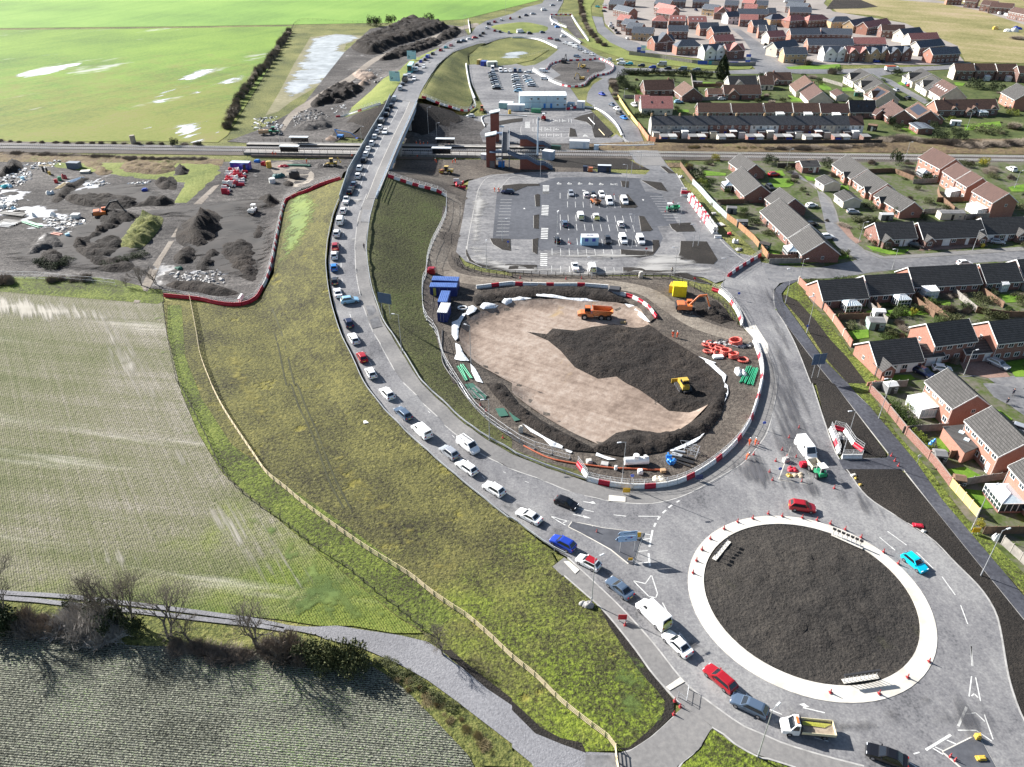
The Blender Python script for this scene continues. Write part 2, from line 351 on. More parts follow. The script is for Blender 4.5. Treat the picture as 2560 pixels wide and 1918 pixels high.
g_gravel=GM("gravel_path",[C(128,128,131),C(150,150,154),C(172,172,175)],.06,2.6,.6,bump=.8,Xm=.12)
Qc=GM("planting_bed",[C(34,31,29),C(50,46,42),C(70,64,58)],.1,2.2,.6,bump=1,Xm=.25)
g_round=GM("roundabout_soil",[C(40,38,36),C(68,64,60),C(94,88,80)],.09,3,.64,lo=.32,hi=.68,bump=1,Xm=.25,bs=3,spk=.2,Xn=[(R(20),.1,.9,.14),(R(70),.08,.6,.12)],pud=[(.08,.62,.80,C(90,90,60),(1,1,1),0,.95)])
g_road=GM("road_asphalt",[C(96,96,98),C(132,131,133),C(152,151,151),C(174,173,171)],.05,1.7,.36,spk=.28,lo=.34,hi=.64,bump=.3,Xm=.03,rough=.6,spec=.45,Xn=[(R(-58),.02,.6,.18),(R(84),.018,.6,.18)])
Xc=GM("old_road_asphalt",[C(100,100,102),C(134,134,136),C(164,162,160)],.03,.7,.5,bump=.3,Xm=.03,rough=.6,spec=.5,Xn=[(R(-20),.03,.5,.2)])
g_tar=GM("car_park_asphalt",[C(80,82,88),C(98,100,106),C(116,118,124)],.04,.7,.5,bump=.3,Xm=.02,rough=.65)
g_dusty=GM("dusty_asphalt",[C(100,100,102),C(140,139,140),C(172,170,168)],.06,.8,.55,bump=.3,Xm=.03,rough=.65,Xn=[(R(0),.03,.4,.3)])
g_newpath=GM("new_footpath",[C(66,67,74),C(86,88,96),C(112,114,122)],.06,1.8,.55,bump=.3,Xm=.02,rough=.7,Xn=[(R(-55),.05,1.2,.16)])
Qd=GM("footpath_asphalt",[C(128,126,125),C(146,144,142),C(164,161,157)],.04,1.5,.5,bump=.3,Xm=.02,rough=.75,spec=.3)
g_ballast=GM("rail_ballast",[C(66,61,58),C(98,91,86),C(130,122,114)],.05,1.6,.6,bump=.8,Xm=.2)
g_scrub=GM("dead_scrub",[C(74,62,48),C(116,98,76),C(142,124,92),C(112,116,60)],.05,.6,.55,bump=1,Xm=.6)
g_paving=GM("estate_paving",[C(56,68,34),C(88,104,46),C(112,112,92),C(132,124,114)],.12,.7,.5,bump=.5,Xm=.08)
g_garden=GM("garden_ground",[C(44,52,30),C(78,92,44),C(96,108,54),C(112,106,84)],.14,.7,.5,bump=.8,Xm=.15)
g_pink=GM("block_paving",[C(140,112,100),C(164,134,120),C(180,154,142)],.2,2,.5,bump=.4,Xm=.03)
g_estate=GM("new_estate_ground",[C(150,142,136),C(170,162,156),C(188,180,172)],.04,.6,.5,bump=.3,Xm=.05)
g_moor=GM("waste_ground",[C(112,112,66),C(146,142,88),C(172,160,114),C(190,170,138)],.018,.5,.5,bump=.7,Xm=.4,Xn=[(R(-35),.008,.08,.3)])
g_water=Zt('pond_water',C(164,164,160,.66),C(206,207,206,.7),(.03,.12,1),R(0),.18,.5,.2)  # muddy grey tint, with reflected sky painted in as paleness
g_puddle=Zt('puddle_water',C(232,234,236,.74),C(244,244,244,.8),(.05,.3,1),R(58),.2,.36,.3)  # near-white base colour stands in for the bright sky it reflects
Xl=Zt('yard_water',C(206,206,208),C(226,226,228,.66),(.12,.2,1),R(15),.3,.45)  # pale base colour carries the sky reflection
st_dark=Zt('tyre_dark_asphalt',C(78,78,82),C(104,103,106),(.04,.5,1),R(86),.6,0.46,.5)
st_ring=Zt('dirty_asphalt',C(88,86,86),C(112,110,110),(.3,.3,1),0,.7,0.46,.5)
st_pale=Zt('dust_film',C(176,174,170),C(188,186,182),(.06,.4,1),R(4),.8,0.50,.5)
st_green=Zt('bright_turf',C(92,118,40),C(126,146,54),(.5,.5,1),0,.95,0.34,.5)
st_yel=Zt('yellow_turf',C(150,142,58),C(166,156,72),(.4,.6,1),0,.95,0.39,.5)
st_silt=Zt('dried_silt',C(176,170,154),C(198,192,178),(.05,.9,1),R(-56),.9,.42,.5)
st_mud=Zt('churned_mud',C(34,31,30),C(62,56,52),(.08,.7,1),R(15),.95,0.34,.5)
st_rut=M('wheel_rut',C(58,60,34),.95,C(84,84,50),.5)
m_mark=M("road_paint",C(236,236,232,.78),.6,C(206,206,202,.72),1.5)
m_kerb=M("kerb_concrete",C(196,194,190,.7),.8,C(168,166,162,.66),.8)
Yk=M("pale_concrete",C(232,228,218,.75),.75,C(208,202,190,.72),.35)
# ---------------------------------------------------------------- the ground, fields and soil
gx=np.r_[-6000,-2500,-1200,-700,np.arange(-480,720,6),1000,1500,2500,6000];gy=np.r_[-400,-100,np.arange(20,860,6),1000,1500,3000,8000]
X,Y=np.meshgrid(gx,gy);Pg=np.stack([X.ravel(),Y.ravel()],1);E0=Zm(Pg);EN=[Zm(Pg+np.array(o))for o in((7,0),(-7,0),(0,7),(0,-7),(5,5),(-5,5),(5,-5),(-5,-5))];zg=np.minimum(E0,np.min(EN,axis=0))-np.where(np.max(np.abs(EN),axis=0)+abs(E0)>.001,.5,.12)
nx=len(gx);me=bpy.data.meshes.new('ground');me.from_pydata([(a,b,c)for(a,b),c in zip(Pg,zg)],[],[(j*nx+i,j*nx+i+1,(j+1)*nx+i+1,(j+1)*nx+i)for j in range(len(gy)-1)for i in range(nx-1)]);me.update()
Zv('ground',me,Xk)
RG=lambda n,p,m,l,**k:Zb(n,p,m,l,**k)
RG('far_field','v: -260,-100 1290,-100 1190,-6 1112,14 1000,42 860,49 640,53 400,57 0,61 -260,63',g_bright2,1,step=14)
RG('green_field','v: -260,68 0,65 400,61 630,57 602,112 545,205 492,292 470,308 300,304 0,309 -260,312',g_bright,1,step=10)
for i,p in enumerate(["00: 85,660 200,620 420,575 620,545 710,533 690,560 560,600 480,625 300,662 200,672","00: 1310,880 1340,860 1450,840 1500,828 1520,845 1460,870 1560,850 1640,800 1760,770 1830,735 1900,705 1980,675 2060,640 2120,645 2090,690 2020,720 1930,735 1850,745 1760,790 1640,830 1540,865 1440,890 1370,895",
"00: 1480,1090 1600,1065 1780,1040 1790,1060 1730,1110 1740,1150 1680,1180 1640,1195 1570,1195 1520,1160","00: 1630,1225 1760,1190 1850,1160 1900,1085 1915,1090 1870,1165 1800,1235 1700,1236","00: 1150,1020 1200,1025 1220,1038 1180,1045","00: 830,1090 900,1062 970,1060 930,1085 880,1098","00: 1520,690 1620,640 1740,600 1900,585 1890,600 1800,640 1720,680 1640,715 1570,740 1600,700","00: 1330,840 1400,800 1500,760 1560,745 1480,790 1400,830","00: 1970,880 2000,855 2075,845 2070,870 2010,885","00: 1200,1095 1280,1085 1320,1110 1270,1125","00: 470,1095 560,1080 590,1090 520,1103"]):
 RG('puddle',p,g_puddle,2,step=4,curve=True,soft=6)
RG('pond_bank','v: 648,62 800,66 850,100 800,185 650,252 560,292 490,302 505,275 545,210 605,115',Xk,1,step=8)
RG('pond_bed','10: 470,322 690,292 930,310 925,335 780,380 760,430 920,482 860,545 720,640 600,705 420,810 300,880 190,965 80,1000 200,800 330,550',g_pondbed,1.6,step=6)
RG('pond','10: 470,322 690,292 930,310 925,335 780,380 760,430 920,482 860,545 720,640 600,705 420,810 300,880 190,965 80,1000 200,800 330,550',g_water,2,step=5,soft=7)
RG('soil_ground','v: 745,112 800,62 900,45 1000,58 1012,78 985,100 900,155 850,215 760,290 720,308 600,314 490,306 560,280 650,232',g_yard,2,step=7)
RG('haul_road','10: 1900,200 1700,250 1450,340 1200,430 1000,510 800,660 620,760 450,870 310,960 220,1080 240,1130 330,1010 480,920 650,800 830,700 1040,530 1220,460 1480,360 1720,270 1900,235',g_haul2,4,step=6,curve=True)
RG('bridge_embankment_verge','10: 1640,400 1480,490 1330,600 1240,720 1160,835 1095,920 780,1010 700,1010 860,900 1000,780 1100,680 1250,600 1350,510 1560,420',g_yellow,4,step=3)
RG('bridge_abutment_soil','10: 690,1110 860,990 1085,905 1150,850 1180,840 1120,1000 1000,1150 930,1200 660,1170',Xe,5,step=2)
RG('railway_ballast','s: -220,353 0,353 560,366 1000,373 1480,380 2000,384 2560,388 2750,389 2750,414 2560,411 2000,404 1483,398 1000,392 560,388 0,380 -220,378',g_ballast,3,step=8)
RG('lineside_scrub','v: -260,327 0,328 300,338 485,344 480,360 300,352 0,350 -260,348',g_scrub,2,step=5,h=.7,lump=.5,Xr=.4)
RG('lineside_scrub','v: 1232,313 1330,308 1420,303 1900,300 2400,300 2400,336 1900,330 1232,326',g_scrub,2,step=5,h=.7,lump=.5,Xr=.4)
RG('lineside_scrub','v: 1255,350 1450,352 2400,357 2400,372 1500,362 1265,360',g_scrub,2,step=6)
RG('station_ground','v: 870,250 930,236 1050,248 1235,250 1300,290 1400,318 1420,330 872,322',g_yard,2,step=5)
RG('station_ground','v: 846,345 1030,345 1250,347 1300,378 1010,388 965,402 830,384',g_site,2,step=5)
RG('yard_ground','v: -260,350 0,350 480,350 640,346 766,342 738,384 650,408 615,440 592,575 560,640 520,655 440,646 350,625 0,600 -260,592',g_yard,2,step=2.2,lump=.35,Xr=.2,edge=6)
RG('rough_bank','v: -260,590 0,598 230,600 345,628 356,650 340,657 0,630 -260,628',g_lush,3,step=4,lump=.3,h=.2)
RG('rough_bank','v: 100,352 470,352 480,372 395,446 372,446 400,395 330,390 220,375 120,362',g_yellow,3,step=3,h=.4,lump=.5)
RG('ditch_water','v: 466,398 476,398 436,442 418,442',g_haul2,7,step=3)
RG('ditch_water','v: 384,490 396,490 352,560 326,620 300,655 288,655 322,585 350,545',g_haul2,7,step=3)
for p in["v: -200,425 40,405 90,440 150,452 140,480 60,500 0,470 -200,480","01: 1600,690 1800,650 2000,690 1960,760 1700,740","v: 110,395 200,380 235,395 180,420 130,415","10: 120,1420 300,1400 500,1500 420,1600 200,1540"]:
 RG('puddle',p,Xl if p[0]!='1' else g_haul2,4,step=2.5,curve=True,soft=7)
RG('pale_field','v: -260,626 0,628 200,636 350,650 360,722 376,780 392,850 430,940 482,1025 560,1090 640,1155 750,1245 860,1335 918,1368 850,1368 760,1352 690,1352 600,1338 500,1328 300,1302 0,1282 -260,1270',g_pale,1,step=6)
RG('dark_crop_field','v: -260,1340 0,1365 150,1385 300,1395 520,1400 700,1425 800,1430 850,1462 930,1545 1010,1630 1060,1720 1060,1800 -260,1800',g_crop,1,step=4)
RG('gravel_path','13: 150,408 350,435 520,440 700,430 850,455 1000,478 1250,515 1480,570 1590,640 1700,740 2000,950 2209,1110 23: 100,1250 200,1350 400,1440 620,1520 900,1530 920,1700 200,1700 170,1620 0,1480 13: 2209,1450 2000,1290 1700,1060 1480,900 1250,770 1000,660 850,600 700,570 600,545 520,510 350,475 150,450',g_gravel,3,step=4)
mb=MB()
for p in["03: -600,60 0,140 400,165 700,190 1000,225 1300,262 1600,300 1900,340 2209,385 13: 250,440","03: -600,105 0,185 300,210 560,240 1000,285 1300,320 1600,355 1900,390 2209,425 13: 250,465"]:Zs(mb,Yb(p,2),.75,.06)
Zv('farm_track',mb,g_gravel)
RG('embankment','v: 356,650 440,655 530,660 565,645 592,590 610,440 740,386 765,384 11: 725,60 670,200 625,400 605,600 620,800 660,1000 740,1250 830,1430 12: 935,0 1080,200 1300,430 1600,700 1900,950 22: 0,1170 330,1440 23: 450,0 640,165 760,270 900,430 1080,660 1200,830 1330,1000 1390,1090 1380,1190 1250,1330 1000,1510 880,1510 620,1520 400,1440 200,1350 0,1150 13: 2209,1100 2000,960 1750,760 1580,600 1480,520 v: 925,1376 860,1333 750,1243 640,1153 560,1088 482,1023 430,938 392,848 376,778 360,720',g_olive,2,step=2.6)
RG('grass_verge','v: 362,660 392,660 400,770 435,860 500,960 620,1050 740,1130 860,1220 980,1330 930,1372 862,1334 750,1243 640,1153 560,1088 482,1023 430,938 392,848 376,778 362,720',g_lush,3,step=2.5)
RG('soil_edge','23: 760,280 900,430 1080,660 1200,830 1330,1000 1400,1080 1390,1200 1260,1330 1020,1520 900,1490 1010,1480 1210,1310 1310,1180 1320,1090 1260,1000 1100,830 960,620 830,420',Qc,3,step=1.5,h=.12,lump=.12)
RG('soil_edge','13: 1600,640 1760,780 2000,980 2209,1120 23: 0,1160 200,1360 420,1450 640,1530 600,1440 420,1400 250,1310 100,1170 0,1080 13: 2209,1060 2000,900 1800,740 1680,640',Qc,3,step=1.5,h=.2,lump=.15)
RG('grass_edge','13: 1020,690 1250,790 1480,930 1700,1090 2000,1320 2209,1480 23: 0,1510 200,1660 13: 1960,1640 1700,1380 1400,1090 1200,900 1000,780',Xk,4,step=1.2,h=.3,lump=.4,Xr=1.2)
RG('embankment','10: 1130,1530 1350,1600 1560,1657 11: 1640,50 1640,200 1560,330 1500,500 1470,650 1440,800 1450,1050 1540,1200 1610,1440 1700,1657 12: 1740,0 1950,250 2209,480 22: 0,560 300,680 560,740 650,830 500,790 300,725 0,605 12: 2000,485 1800,345 1550,115 1430,-5 11: 1350,1535 1200,1295 1090,1115 1032,950 988,800 958,550 953,400 988,200 1048,0 10: 1085,1600',g_olive_dark,2,step=2.6)
RG('embankment','10: 1400,850 1560,885 1700,930 1830,950 1865,880 1850,700 1835,560 1825,480 1905,420 2000,365 1900,388 1700,455 1580,570 1490,690 1430,790',Xk,3,step=3)
RG('bridge_abutment_soil','10: 1385,895 1560,920 1700,960 1790,1040 1650,1120 1480,1190 1330,1190 1290,1180 1340,1000',Xe,4,step=2)
RG('works_ground','10: 1180,1440 1560,1440 1700,1560 11: 1690,0 1790,30 1750,250 1690,430 1680,560 1740,650 1900,715 2209,750 21: 0,735 1360,760 1600,860 1790,960 1900,1100 1990,1170 2050,1250 2150,1450 2160,1657 22: 2160,0 2130,120 2060,330 1950,510 1800,650 1600,790 1400,880 1200,905 1000,905 800,880 650,830 560,740 300,680 0,560 12: 2209,480 1950,250 1740,0 11: 1700,1657 1610,1440 1540,1200 1450,1050 1440,800 1470,650 1500,500 1560,330 1640,200 1640,50 10: 1560,1657 1130,1530',g_site,1,step=2.5)
RG('works_ground','11: 1640,-60 1830,-20 1850,60 1820,250 1760,450 1750,560 1800,640 1950,690 2209,725 21: 0,705 1360,735 1600,840 1800,950 1940,1150 1990,1180 1700,1000 1300,830 800,800 0,800 11: 2209,800 1900,780 1600,650 1560,400',g_site,.6,step=5)
RG('soil_strip','20: 330,1360 990,1368 1100,1430 1190,1465 860,1458 400,1445 330,1440',Qc,2.5,step=4)
mb=MB();Zs(mb,Yb('11: 1690,20 1720,150 1660,300 1600,430 1575,560 1620,680 1740,740 1950,772 2209,782 21: 300,787 800,795 1150,860 1350,985 1600,1140 1900,1235 2090,1250',1.5),5,.06)
Zv('haul_road',mb,g_haul)
RG('basin_floor','11: 2209,945 2050,985 1900,1060 1780,1130 1750,1250 1790,1380 1900,1480 2050,1570 2209,1657 22: 0,80 150,200 350,330 550,440 750,530 850,480 1000,420 1200,440 1350,440 1500,380 1650,230 1790,80 1830,0 21: 1800,1600 1650,1450 1450,1330 1280,1240 1180,1140 1100,1000 900,960 650,940 350,930 0,945',g_sand,14,step=1.6)
RG('soil_heap','21: 130,1215 300,1235 350,1185 550,1205 700,1170 880,1150 1050,1180 1180,1150 1300,1240 1450,1330 1650,1450 1800,1600 1830,1657 22: 1830,0 1780,80 1700,180 1560,250 1350,240 1200,130 1100,60 980,0 21: 900,1600 740,1620 540,1520 420,1380 310,1290',Xe,16,step=.9,h=.75,lump=.45,Xr=.55,label='broad spread of lumpy dark soil tipped across the pale basin floor',cat='soil heap',kind=None)
RG('soil_berm','22: -80,0 50,170 250,320 450,430 700,560 780,510 900,430 1050,400 1250,430 1450,400 1640,270 1780,70 1830,0 1860,60 1800,280 1690,420 1500,500 1300,590 1000,640 750,600 500,580 250,440 0,270 -150,110 -230,0',Xe,16,step=.8,h=1.0,lump=.55,Xr=.7,label='long lumpy dark soil berm curving round the lower edge of the basin',cat='soil bank',kind=None,edge=1.6)
RG('soil_berm','21: 0,832 250,818 600,825 820,855 950,915 1000,960 700,945 640,925 350,895 0,925 11: 2140,945 1990,960 1890,985 1870,920 1950,860',Xe,16,step=.9,h=1.0,lump=.5,Xr=.6,label='dark soil berm along the top edge of the basin behind white sheeting',cat='soil bank',kind=None,edge=1.6)
RG('soil_berm','21: 990,930 1100,960 1180,1020 1230,1100 1190,1130 1100,1010 1020,970',g_site,16,step=.9,h=.7,lump=.3,label='short brown bank inside the curved barrier at the top right of the basin',cat='soil bank',kind=None)
RG('soil_heap','21: 1560,960 1760,940 1850,1020 1900,1110 1800,1140 1700,1100 1600,1060',Xe,5,step=.8,h=1.1,lump=.6,label='dark spoil dug out beside the orange excavator arm',cat='soil heap',kind=None)
# spoil heaps on the far side and in the yard
HEAPS=[("10: 820,410 930,330 1100,270 1240,190 1400,185 1560,205 1680,235 1560,290 1380,350 1200,400 1080,460 950,470",5,.6,'huge black spoil mound beside the far haul road'),
("10: 1060,520 1180,445 1330,395 1480,350 1600,355 1560,400 1380,455 1200,510",2.6,.9,'long black spoil ridge between haul road and far verge'),
("10: 1580,300 1700,250 1770,255 1740,310 1640,350 1560,350",3,.8,'brown spoil ridge near the far roundabout'),
("10: 480,880 640,770 800,735 940,760 820,850 620,900 500,930",3.2,.9,'black spoil heap between haul road and bridge'),
("10: 650,890 700,820 760,870 740,890",1.5,.5,'small dark cone of soil in front of black heap'),
("10: 880,735 920,695 970,690 990,725 940,740",1.9,.2,'small tan sand heap beside haul road'),
("10: 310,1110 420,1060 560,1040 660,1060 620,1110 450,1130",2.0,.8,'dark rubble heap near the railway end of the haul road'),
("10: 830,640 900,620 1000,640 1060,680 900,690",2.0,.6,'grey rubble heap beside tan sand heap'),
("01: 1530,330 1600,250 1700,180 1850,165 1940,210 1950,290 1900,400 1820,480 1700,500 1600,480 1520,420",5.5,1.2,'big steep black soil heap in the left yard'),
("01: 1500,560 1580,490 1680,490 1700,560 1620,620 1520,620",1.8,.8,'low lumpy soil heap in front of the big black heap'),
("01: 1690,660 1750,560 1820,490 1900,500 1880,600 1780,680",1.6,.8,'ridge of dark soil running down from the big black heap'),
("11: 30,100 60,40 130,30 200,90 170,130 80,135",2.6,.4,'black cone of soil beside red barrier bend'),
("11: -50,430 0,290 60,300 80,380 20,430",2.0,.5,'dark soil heap at the right edge of the yard'),
("01: 600,500 640,420 760,380 850,290 960,270 1050,300 980,340 860,400 800,470 700,510",2.6,.9,'dark curved soil bank below the yard excavator'),
("01: 330,640 330,560 420,500 520,510 600,560 600,630 500,670",2.4,.9,'dark soil heap with weeds near the ditch bank'),
("01: 200,540 320,400 420,375 540,410 560,480 400,520 260,570",2.0,.6,'grey soil bank behind the weedy heap'),
("01: 1090,150 1180,110 1300,60 1480,60 1490,120 1300,125 1150,135",1.8,.8,'dark soil bank across the top of yard track'),
("00: 1490,1480 1530,1440 1600,1435 1645,1470 1620,1510 1530,1515",2.2,.5,'black round soil heap among grass by the railway'),
("00: 1330,1570 1420,1540 1510,1550 1520,1610 1400,1640",1.8,.7,'dark soil heap by the pale ditch'),
("c: 650,610 760,470 900,400 1080,330 1120,345 960,470 840,570 720,640",2.0,.6,'long black soil bund dividing the left yard'),
("c: 2000,400 2100,330 2211,330 2211,480 2100,470",2.2,.7,'dark soil heap beside pale ditch bend'),
("a: 430,860 500,800 600,810 700,870 660,940 520,940",2.6,.5,'black spoil cone near the small dumper'),
("a: 740,650 800,620 870,640 860,680 780,685",1.2,.3,'small black spoil heap behind red barrier'),
("a: 1130,440 1180,390 1260,395 1300,440 1200,465",1.8,.3,'grey stone heap beside yellow backhoe'),
("c: 130,80 260,130 270,230 0,330 -60,300 60,200",2.2,.7,'dark bank at the top left corner of the yard'),
("01: 560,40 900,30 1200,60 1100,150 900,140 650,110",1.6,.6,'low dark soil spread across the middle of the yard'),
("01: 900,160 1100,170 1200,210 1120,290 960,300 840,280",2.2,.9,'dark churned soil under the yard excavator'),
("01: 620,480 800,440 1000,380 1080,440 980,560 760,600",1.5,.9,'dark churned soil left of the green spoil mound'),
("01: 1900,480 2100,420 2209,500 2209,760 2050,720 1950,620",1.6,.9,'dark rutted bank beside the red barrier curve'),
("01: 1430,800 1700,770 1950,830 2060,880 1900,900 1600,860",1.3,.5,'brown grassy bank behind the red barrier'),
("01: 700,560 900,560 1150,620 1100,690 860,680",1.4,.8,'dark scrubby bank by the pale ditch mouth'),
("a: 1270,100 1320,65 1390,70 1420,110 1330,115",1.6,.2,'tan gravel heap behind the platform')]
for p,h,lu,lab in HEAPS:
 tan='tan' in lab;RG('spoil_heap',p,g_sand if tan else(g_yard if 'grey' in lab or 'rubble' in lab else Xe),6,step=1.1 if h<4 else 2,curve=True,h=h,lump=lu,Xr=.35,label=lab,cat='soil heap',kind=None,edge=max(1.6,h*1.5))
for p,h,lab in[("01: 1020,470 1080,350 1180,240 1270,205 1400,220 1390,300 1300,420 1200,500 1080,500",2.6,'grassy green spoil mound beside the pale ditch'),("c: 1500,240 1530,160 1700,120 2000,120 2211,110 2211,240 2000,300 1700,290",1.4,'weedy brown mound beside the railway scrub'),("c: 950,110 1130,120 1300,150 1420,260 1250,300 1150,230",1.2,'low grassy bank at the top of the yard')]:
 RG('grass_mound',p,Xk if 'green' in lab else g_scrub,6,step=1.2,curve=True,h=h,lump=.5,Xr=.4,label=lab,cat='mound',kind=None,edge=3)
EDGE='11: 955,20 890,200 865,350 855,500 865,700 890,850 930,1000 1000,1190 1100,1370 1200,1550 12: 1280,0 1450,180 1700,420 1950,610 22: 0,740 300,850 500,930 820,1010 1050,1035 1250,1030 1500,960 1800,800 2000,680 2130,530 2209,400';KERB='23: 650,0 930,265 1200,560 1420,840 1530,960 1700,1090 2000,1300 2209,1380 33: 0,1395 200,1470 500,1560 830,1645'
# ---------------------------------------------------------------- roads, paths and car parks
RG('road',pts('11: 735,60 690,200 645,400 625,600 640,800 680,1000 760,1250 850,1430 12: 955,0 1090,190 1320,430 1620,700 1920,950 22: 20,1170 200,1310 360,1430 480,1500 650,1657 '+KERB+' 1100,1760 1400,1900 2700,2100 2700,1700 2380,1500 2209,1250 2110,1000 2060,800 2010,500 1960,310 1850,130 1730,0 32: 1730,1657 1600,1530 1400,1330 1100,1140 850,970 700,770 590,610 500,370 380,0 31: 370,1657 250,1350 150,1150 60,1000 48,850 100,790 270,750 380,735 370,690 250,690 0,640 -60,620 21: 2140,570 1860,745 1800,800 1810,840 1960,990 2050,1130 2130,1240 2209,1330 31: 0,1400 40,1500 70,1657 32: 75,0 60,150 0,400 ')+pts(EDGE)[::-1],g_road,4,step=2.4)
RG('footpath',EDGE+' 32: 0,400 60,150 75,0 31: 70,1657 40,1500 0,1400 21: 2209,1330 2130,1240 2050,1130 1960,990 1810,840 1850,900 1960,1060 1990,1165 2060,1250 2140,1400 2155,1657 22: 2150,0 2140,100 2080,300 1950,510 1800,660 1600,790 1400,880 1200,910 1000,915 800,890 650,850 500,795 300,730 0,610 12: 2000,490 1800,350 1550,120 1430,0 11: 1350,1540 1200,1300 1090,1120 1030,950 985,800 955,550 950,400 985,200 1040,20',Qd,5,step=2)
RG('footpath','22: 350,1580 450,1500 650,1657 '+KERB+' 1100,1760 900,1900 500,1800 240,1657 0,1575 23: 2100,1540 1960,1480 1730,1310 1600,1200 1470,1130 1340,990 1200,830 1080,660 900,430 760,270 640,165 450,0 22: 430,1657',Qd,5,step=2)
RG('access_road','23: 1470,1135 1600,1200 1725,1310 1610,1500 1430,1640 1380,1760 960,1760 895,1535 1010,1520 1210,1390 1400,1215',Qd,6,step=2)
RG('concrete_pad','23: 640,1550 885,1555 930,1760 620,1760',g_dusty,6,step=3)
RG('grass_verge','23: 1725,1320 1960,1490 2209,1610 33: 0,1590 240,1670 300,1800 23: 1500,1800 1450,1650 1630,1500',g_olive,4,step=2)
RG('footpath','31: 270,745 160,770 70,830 45,900 60,1000 150,1140 350,1400 560,1657 32: 570,0 1040,600 1170,740 1450,1100 1900,1657 33: 1900,0 2209,380 2330,530 2330,330 2209,180 2060,0 32: 2060,1657 1500,1000 1280,680 870,190 760,90 700,0 31: 690,1657 480,1450 260,1130 130,950 115,880 170,810 270,765',g_newpath,5,step=2)
RG('footpath','32: 605,655 1020,640 1055,595 1170,740 650,740',g_newpath,6,step=2)
RG('concrete_pad','21: 2000,1180 2100,1150 2209,1320 31: 0,1400 -30,1400 21: 2060,1240',Yk,7,step=2)
for p in["32: 380,0 570,0 1010,590 1015,630 800,640 600,610 500,370 31: 400,1600","32: 660,745 1080,715 1165,760 1450,1105 1895,1657 1735,1657 1600,1535 1400,1335 1100,1145 850,975 710,790","33: 1735,0 1895,0 2205,385 2330,540 2330,1340 2214,1240 2115,1000 2065,800 2015,500 1965,310 1855,130","31: 160,1155 345,1400 555,1657 380,1657 260,1350","31: 125,890 150,960 300,1130 490,1430 690,1657 860,1657 700,1450 540,1280 420,1120 260,950 170,900"]:
 RG('soil_strip',p,Qc,5,step=1.6,h=.05,lump=.1)
RG('grass_verge','31: 130,880 170,820 250,775 330,900 440,1040 560,1180 700,1370 980,1657 850,1657 690,1440 530,1270 410,1110 250,940 165,900',g_lush,6,step=2)
RG('grass_verge','32: 705,0 870,0 900,110 1100,420 1400,760 1700,1150 2209,1640 2209,1800 2060,1657 1500,1000 1280,680 870,190 765,90 31: 690,1657',g_lush,6,step=2)
# roundabout
RBC=np.array([43.63,76.53]);RBR=17.35
circ=lambda c,r,n=72:np.array([[c[0]+r*math.cos(2*math.pi*i/n),c[1]+r*math.sin(2*math.pi*i/n)]for i in range(n)])
mb=MB();P=circ(RBC,RBR);Q=circ(RBC+np.array([.15,.25]),RBR-2.25);Xs=[]
for i in list(range(72)):Xs.append([(P[i][0],P[i][1],0),(P[i][0],P[i][1],.14),(Q[i][0],Q[i][1],.22),(Q[i][0],Q[i][1],0)])
Xs.append(Xs[0]);mb.loft(Xs,0,False,False);Zv('roundabout_kerb',mb,Yk)
Zb('roundabout_soil',None,g_round,6,step=1.0,world=circ(RBC+np.array([.15,.25]),RBR-2.2),h=1.0,lump=.14,Xr=.8,edge=11)
# station car parks
RG('car_park','v: 1012,392 1060,378 1160,372 1290,372 1400,378 1440,400 1480,440 1530,500 1580,545 1640,556 1622,585 1572,603 1545,612 1520,600 1470,592 1380,592 1180,593 1100,588 1040,578 1005,565 985,545 1000,470',g_dusty,4,step=4)
RG('car_park','v: 1074,410 1110,400 1160,398 1200,384 1330,383 1425,388 1460,440 1487,486 1420,490 1432,515 1420,538 1330,540 1240,541 1165,541 1160,518 1064,517',g_tar,5,step=4)
RG('car_park','20: -420,1000 0,990 500,1000 690,965 700,980 560,1030 640,1050 690,1090 712,1190 850,1195 900,1160 960,1200 950,1240 0,1240 -250,1230 -280,1150 -200,1070',g_dusty,4,step=4)
RG('road','20: 860,560 960,570 1020,640 930,660 845,700 830,770 880,860 1000,1010 1090,1110 1140,1230 1250,1300 1340,1430 1410,1500 1500,1640 21: 1560,60 1700,250 1830,420 2000,585 1880,720 1600,560 1500,420 1380,180 1290,20 1150,0 20: 1100,1560 1190,1470 1060,1400 1000,1290 950,1180 880,1080 780,990 690,910 640,880 655,800 700,730 830,650',Xc,5,step=4)
RG('level_crossing','20: 1000,1255 1230,1255 1330,1430 1110,1430',Qd,8,step=4)
RG('works_compound','10: 1830,560 2209,540 20: 200,600 500,755 600,900 690,960 500,1000 0,985 10: 2000,1000 1950,900 1850,700',g_dusty,3,step=5)
RG('car_park','10: 2000,620 2209,600 20: 210,610 320,690 200,770 50,790 10: 2209,780 2050,800',Xc,4,step=5)
# far roads and roundabouts
RG('road','10: 1700,340 1850,300 1900,230 1990,180 2209,120 20: 100,70 260,30 330,-90 460,-90 440,20 380,130 400,200 470,300 600,390 800,510 880,560 950,590 830,690 720,665 600,740 400,760 150,610 60,590 0,585 200,560 300,510 400,430 240,350 0,320 10: 2100,340 1900,385 1700,452 1560,562 1480,690 1420,800 1385,890 1165,850 1220,750 1290,640 1370,550 1450,490 1560,430',Xc,4,step=4)
RG('far_roundabout','10: 2030,230 2209,200 20: 120,195 280,225 310,250 250,280 0,290 10: 2120,270',g_yellow,6,step=4,curve=True,h=.6)
RG('far_roundabout_works','20: 330,580 440,535 540,530 670,525 800,545 810,590 740,640 650,690 560,740 430,735 340,690 420,650',g_yard,6,step=3)
RG('soil_ground','20: 340,140 510,140 540,210 600,300 650,355 590,370 480,250 440,210',g_yard,5,step=4)
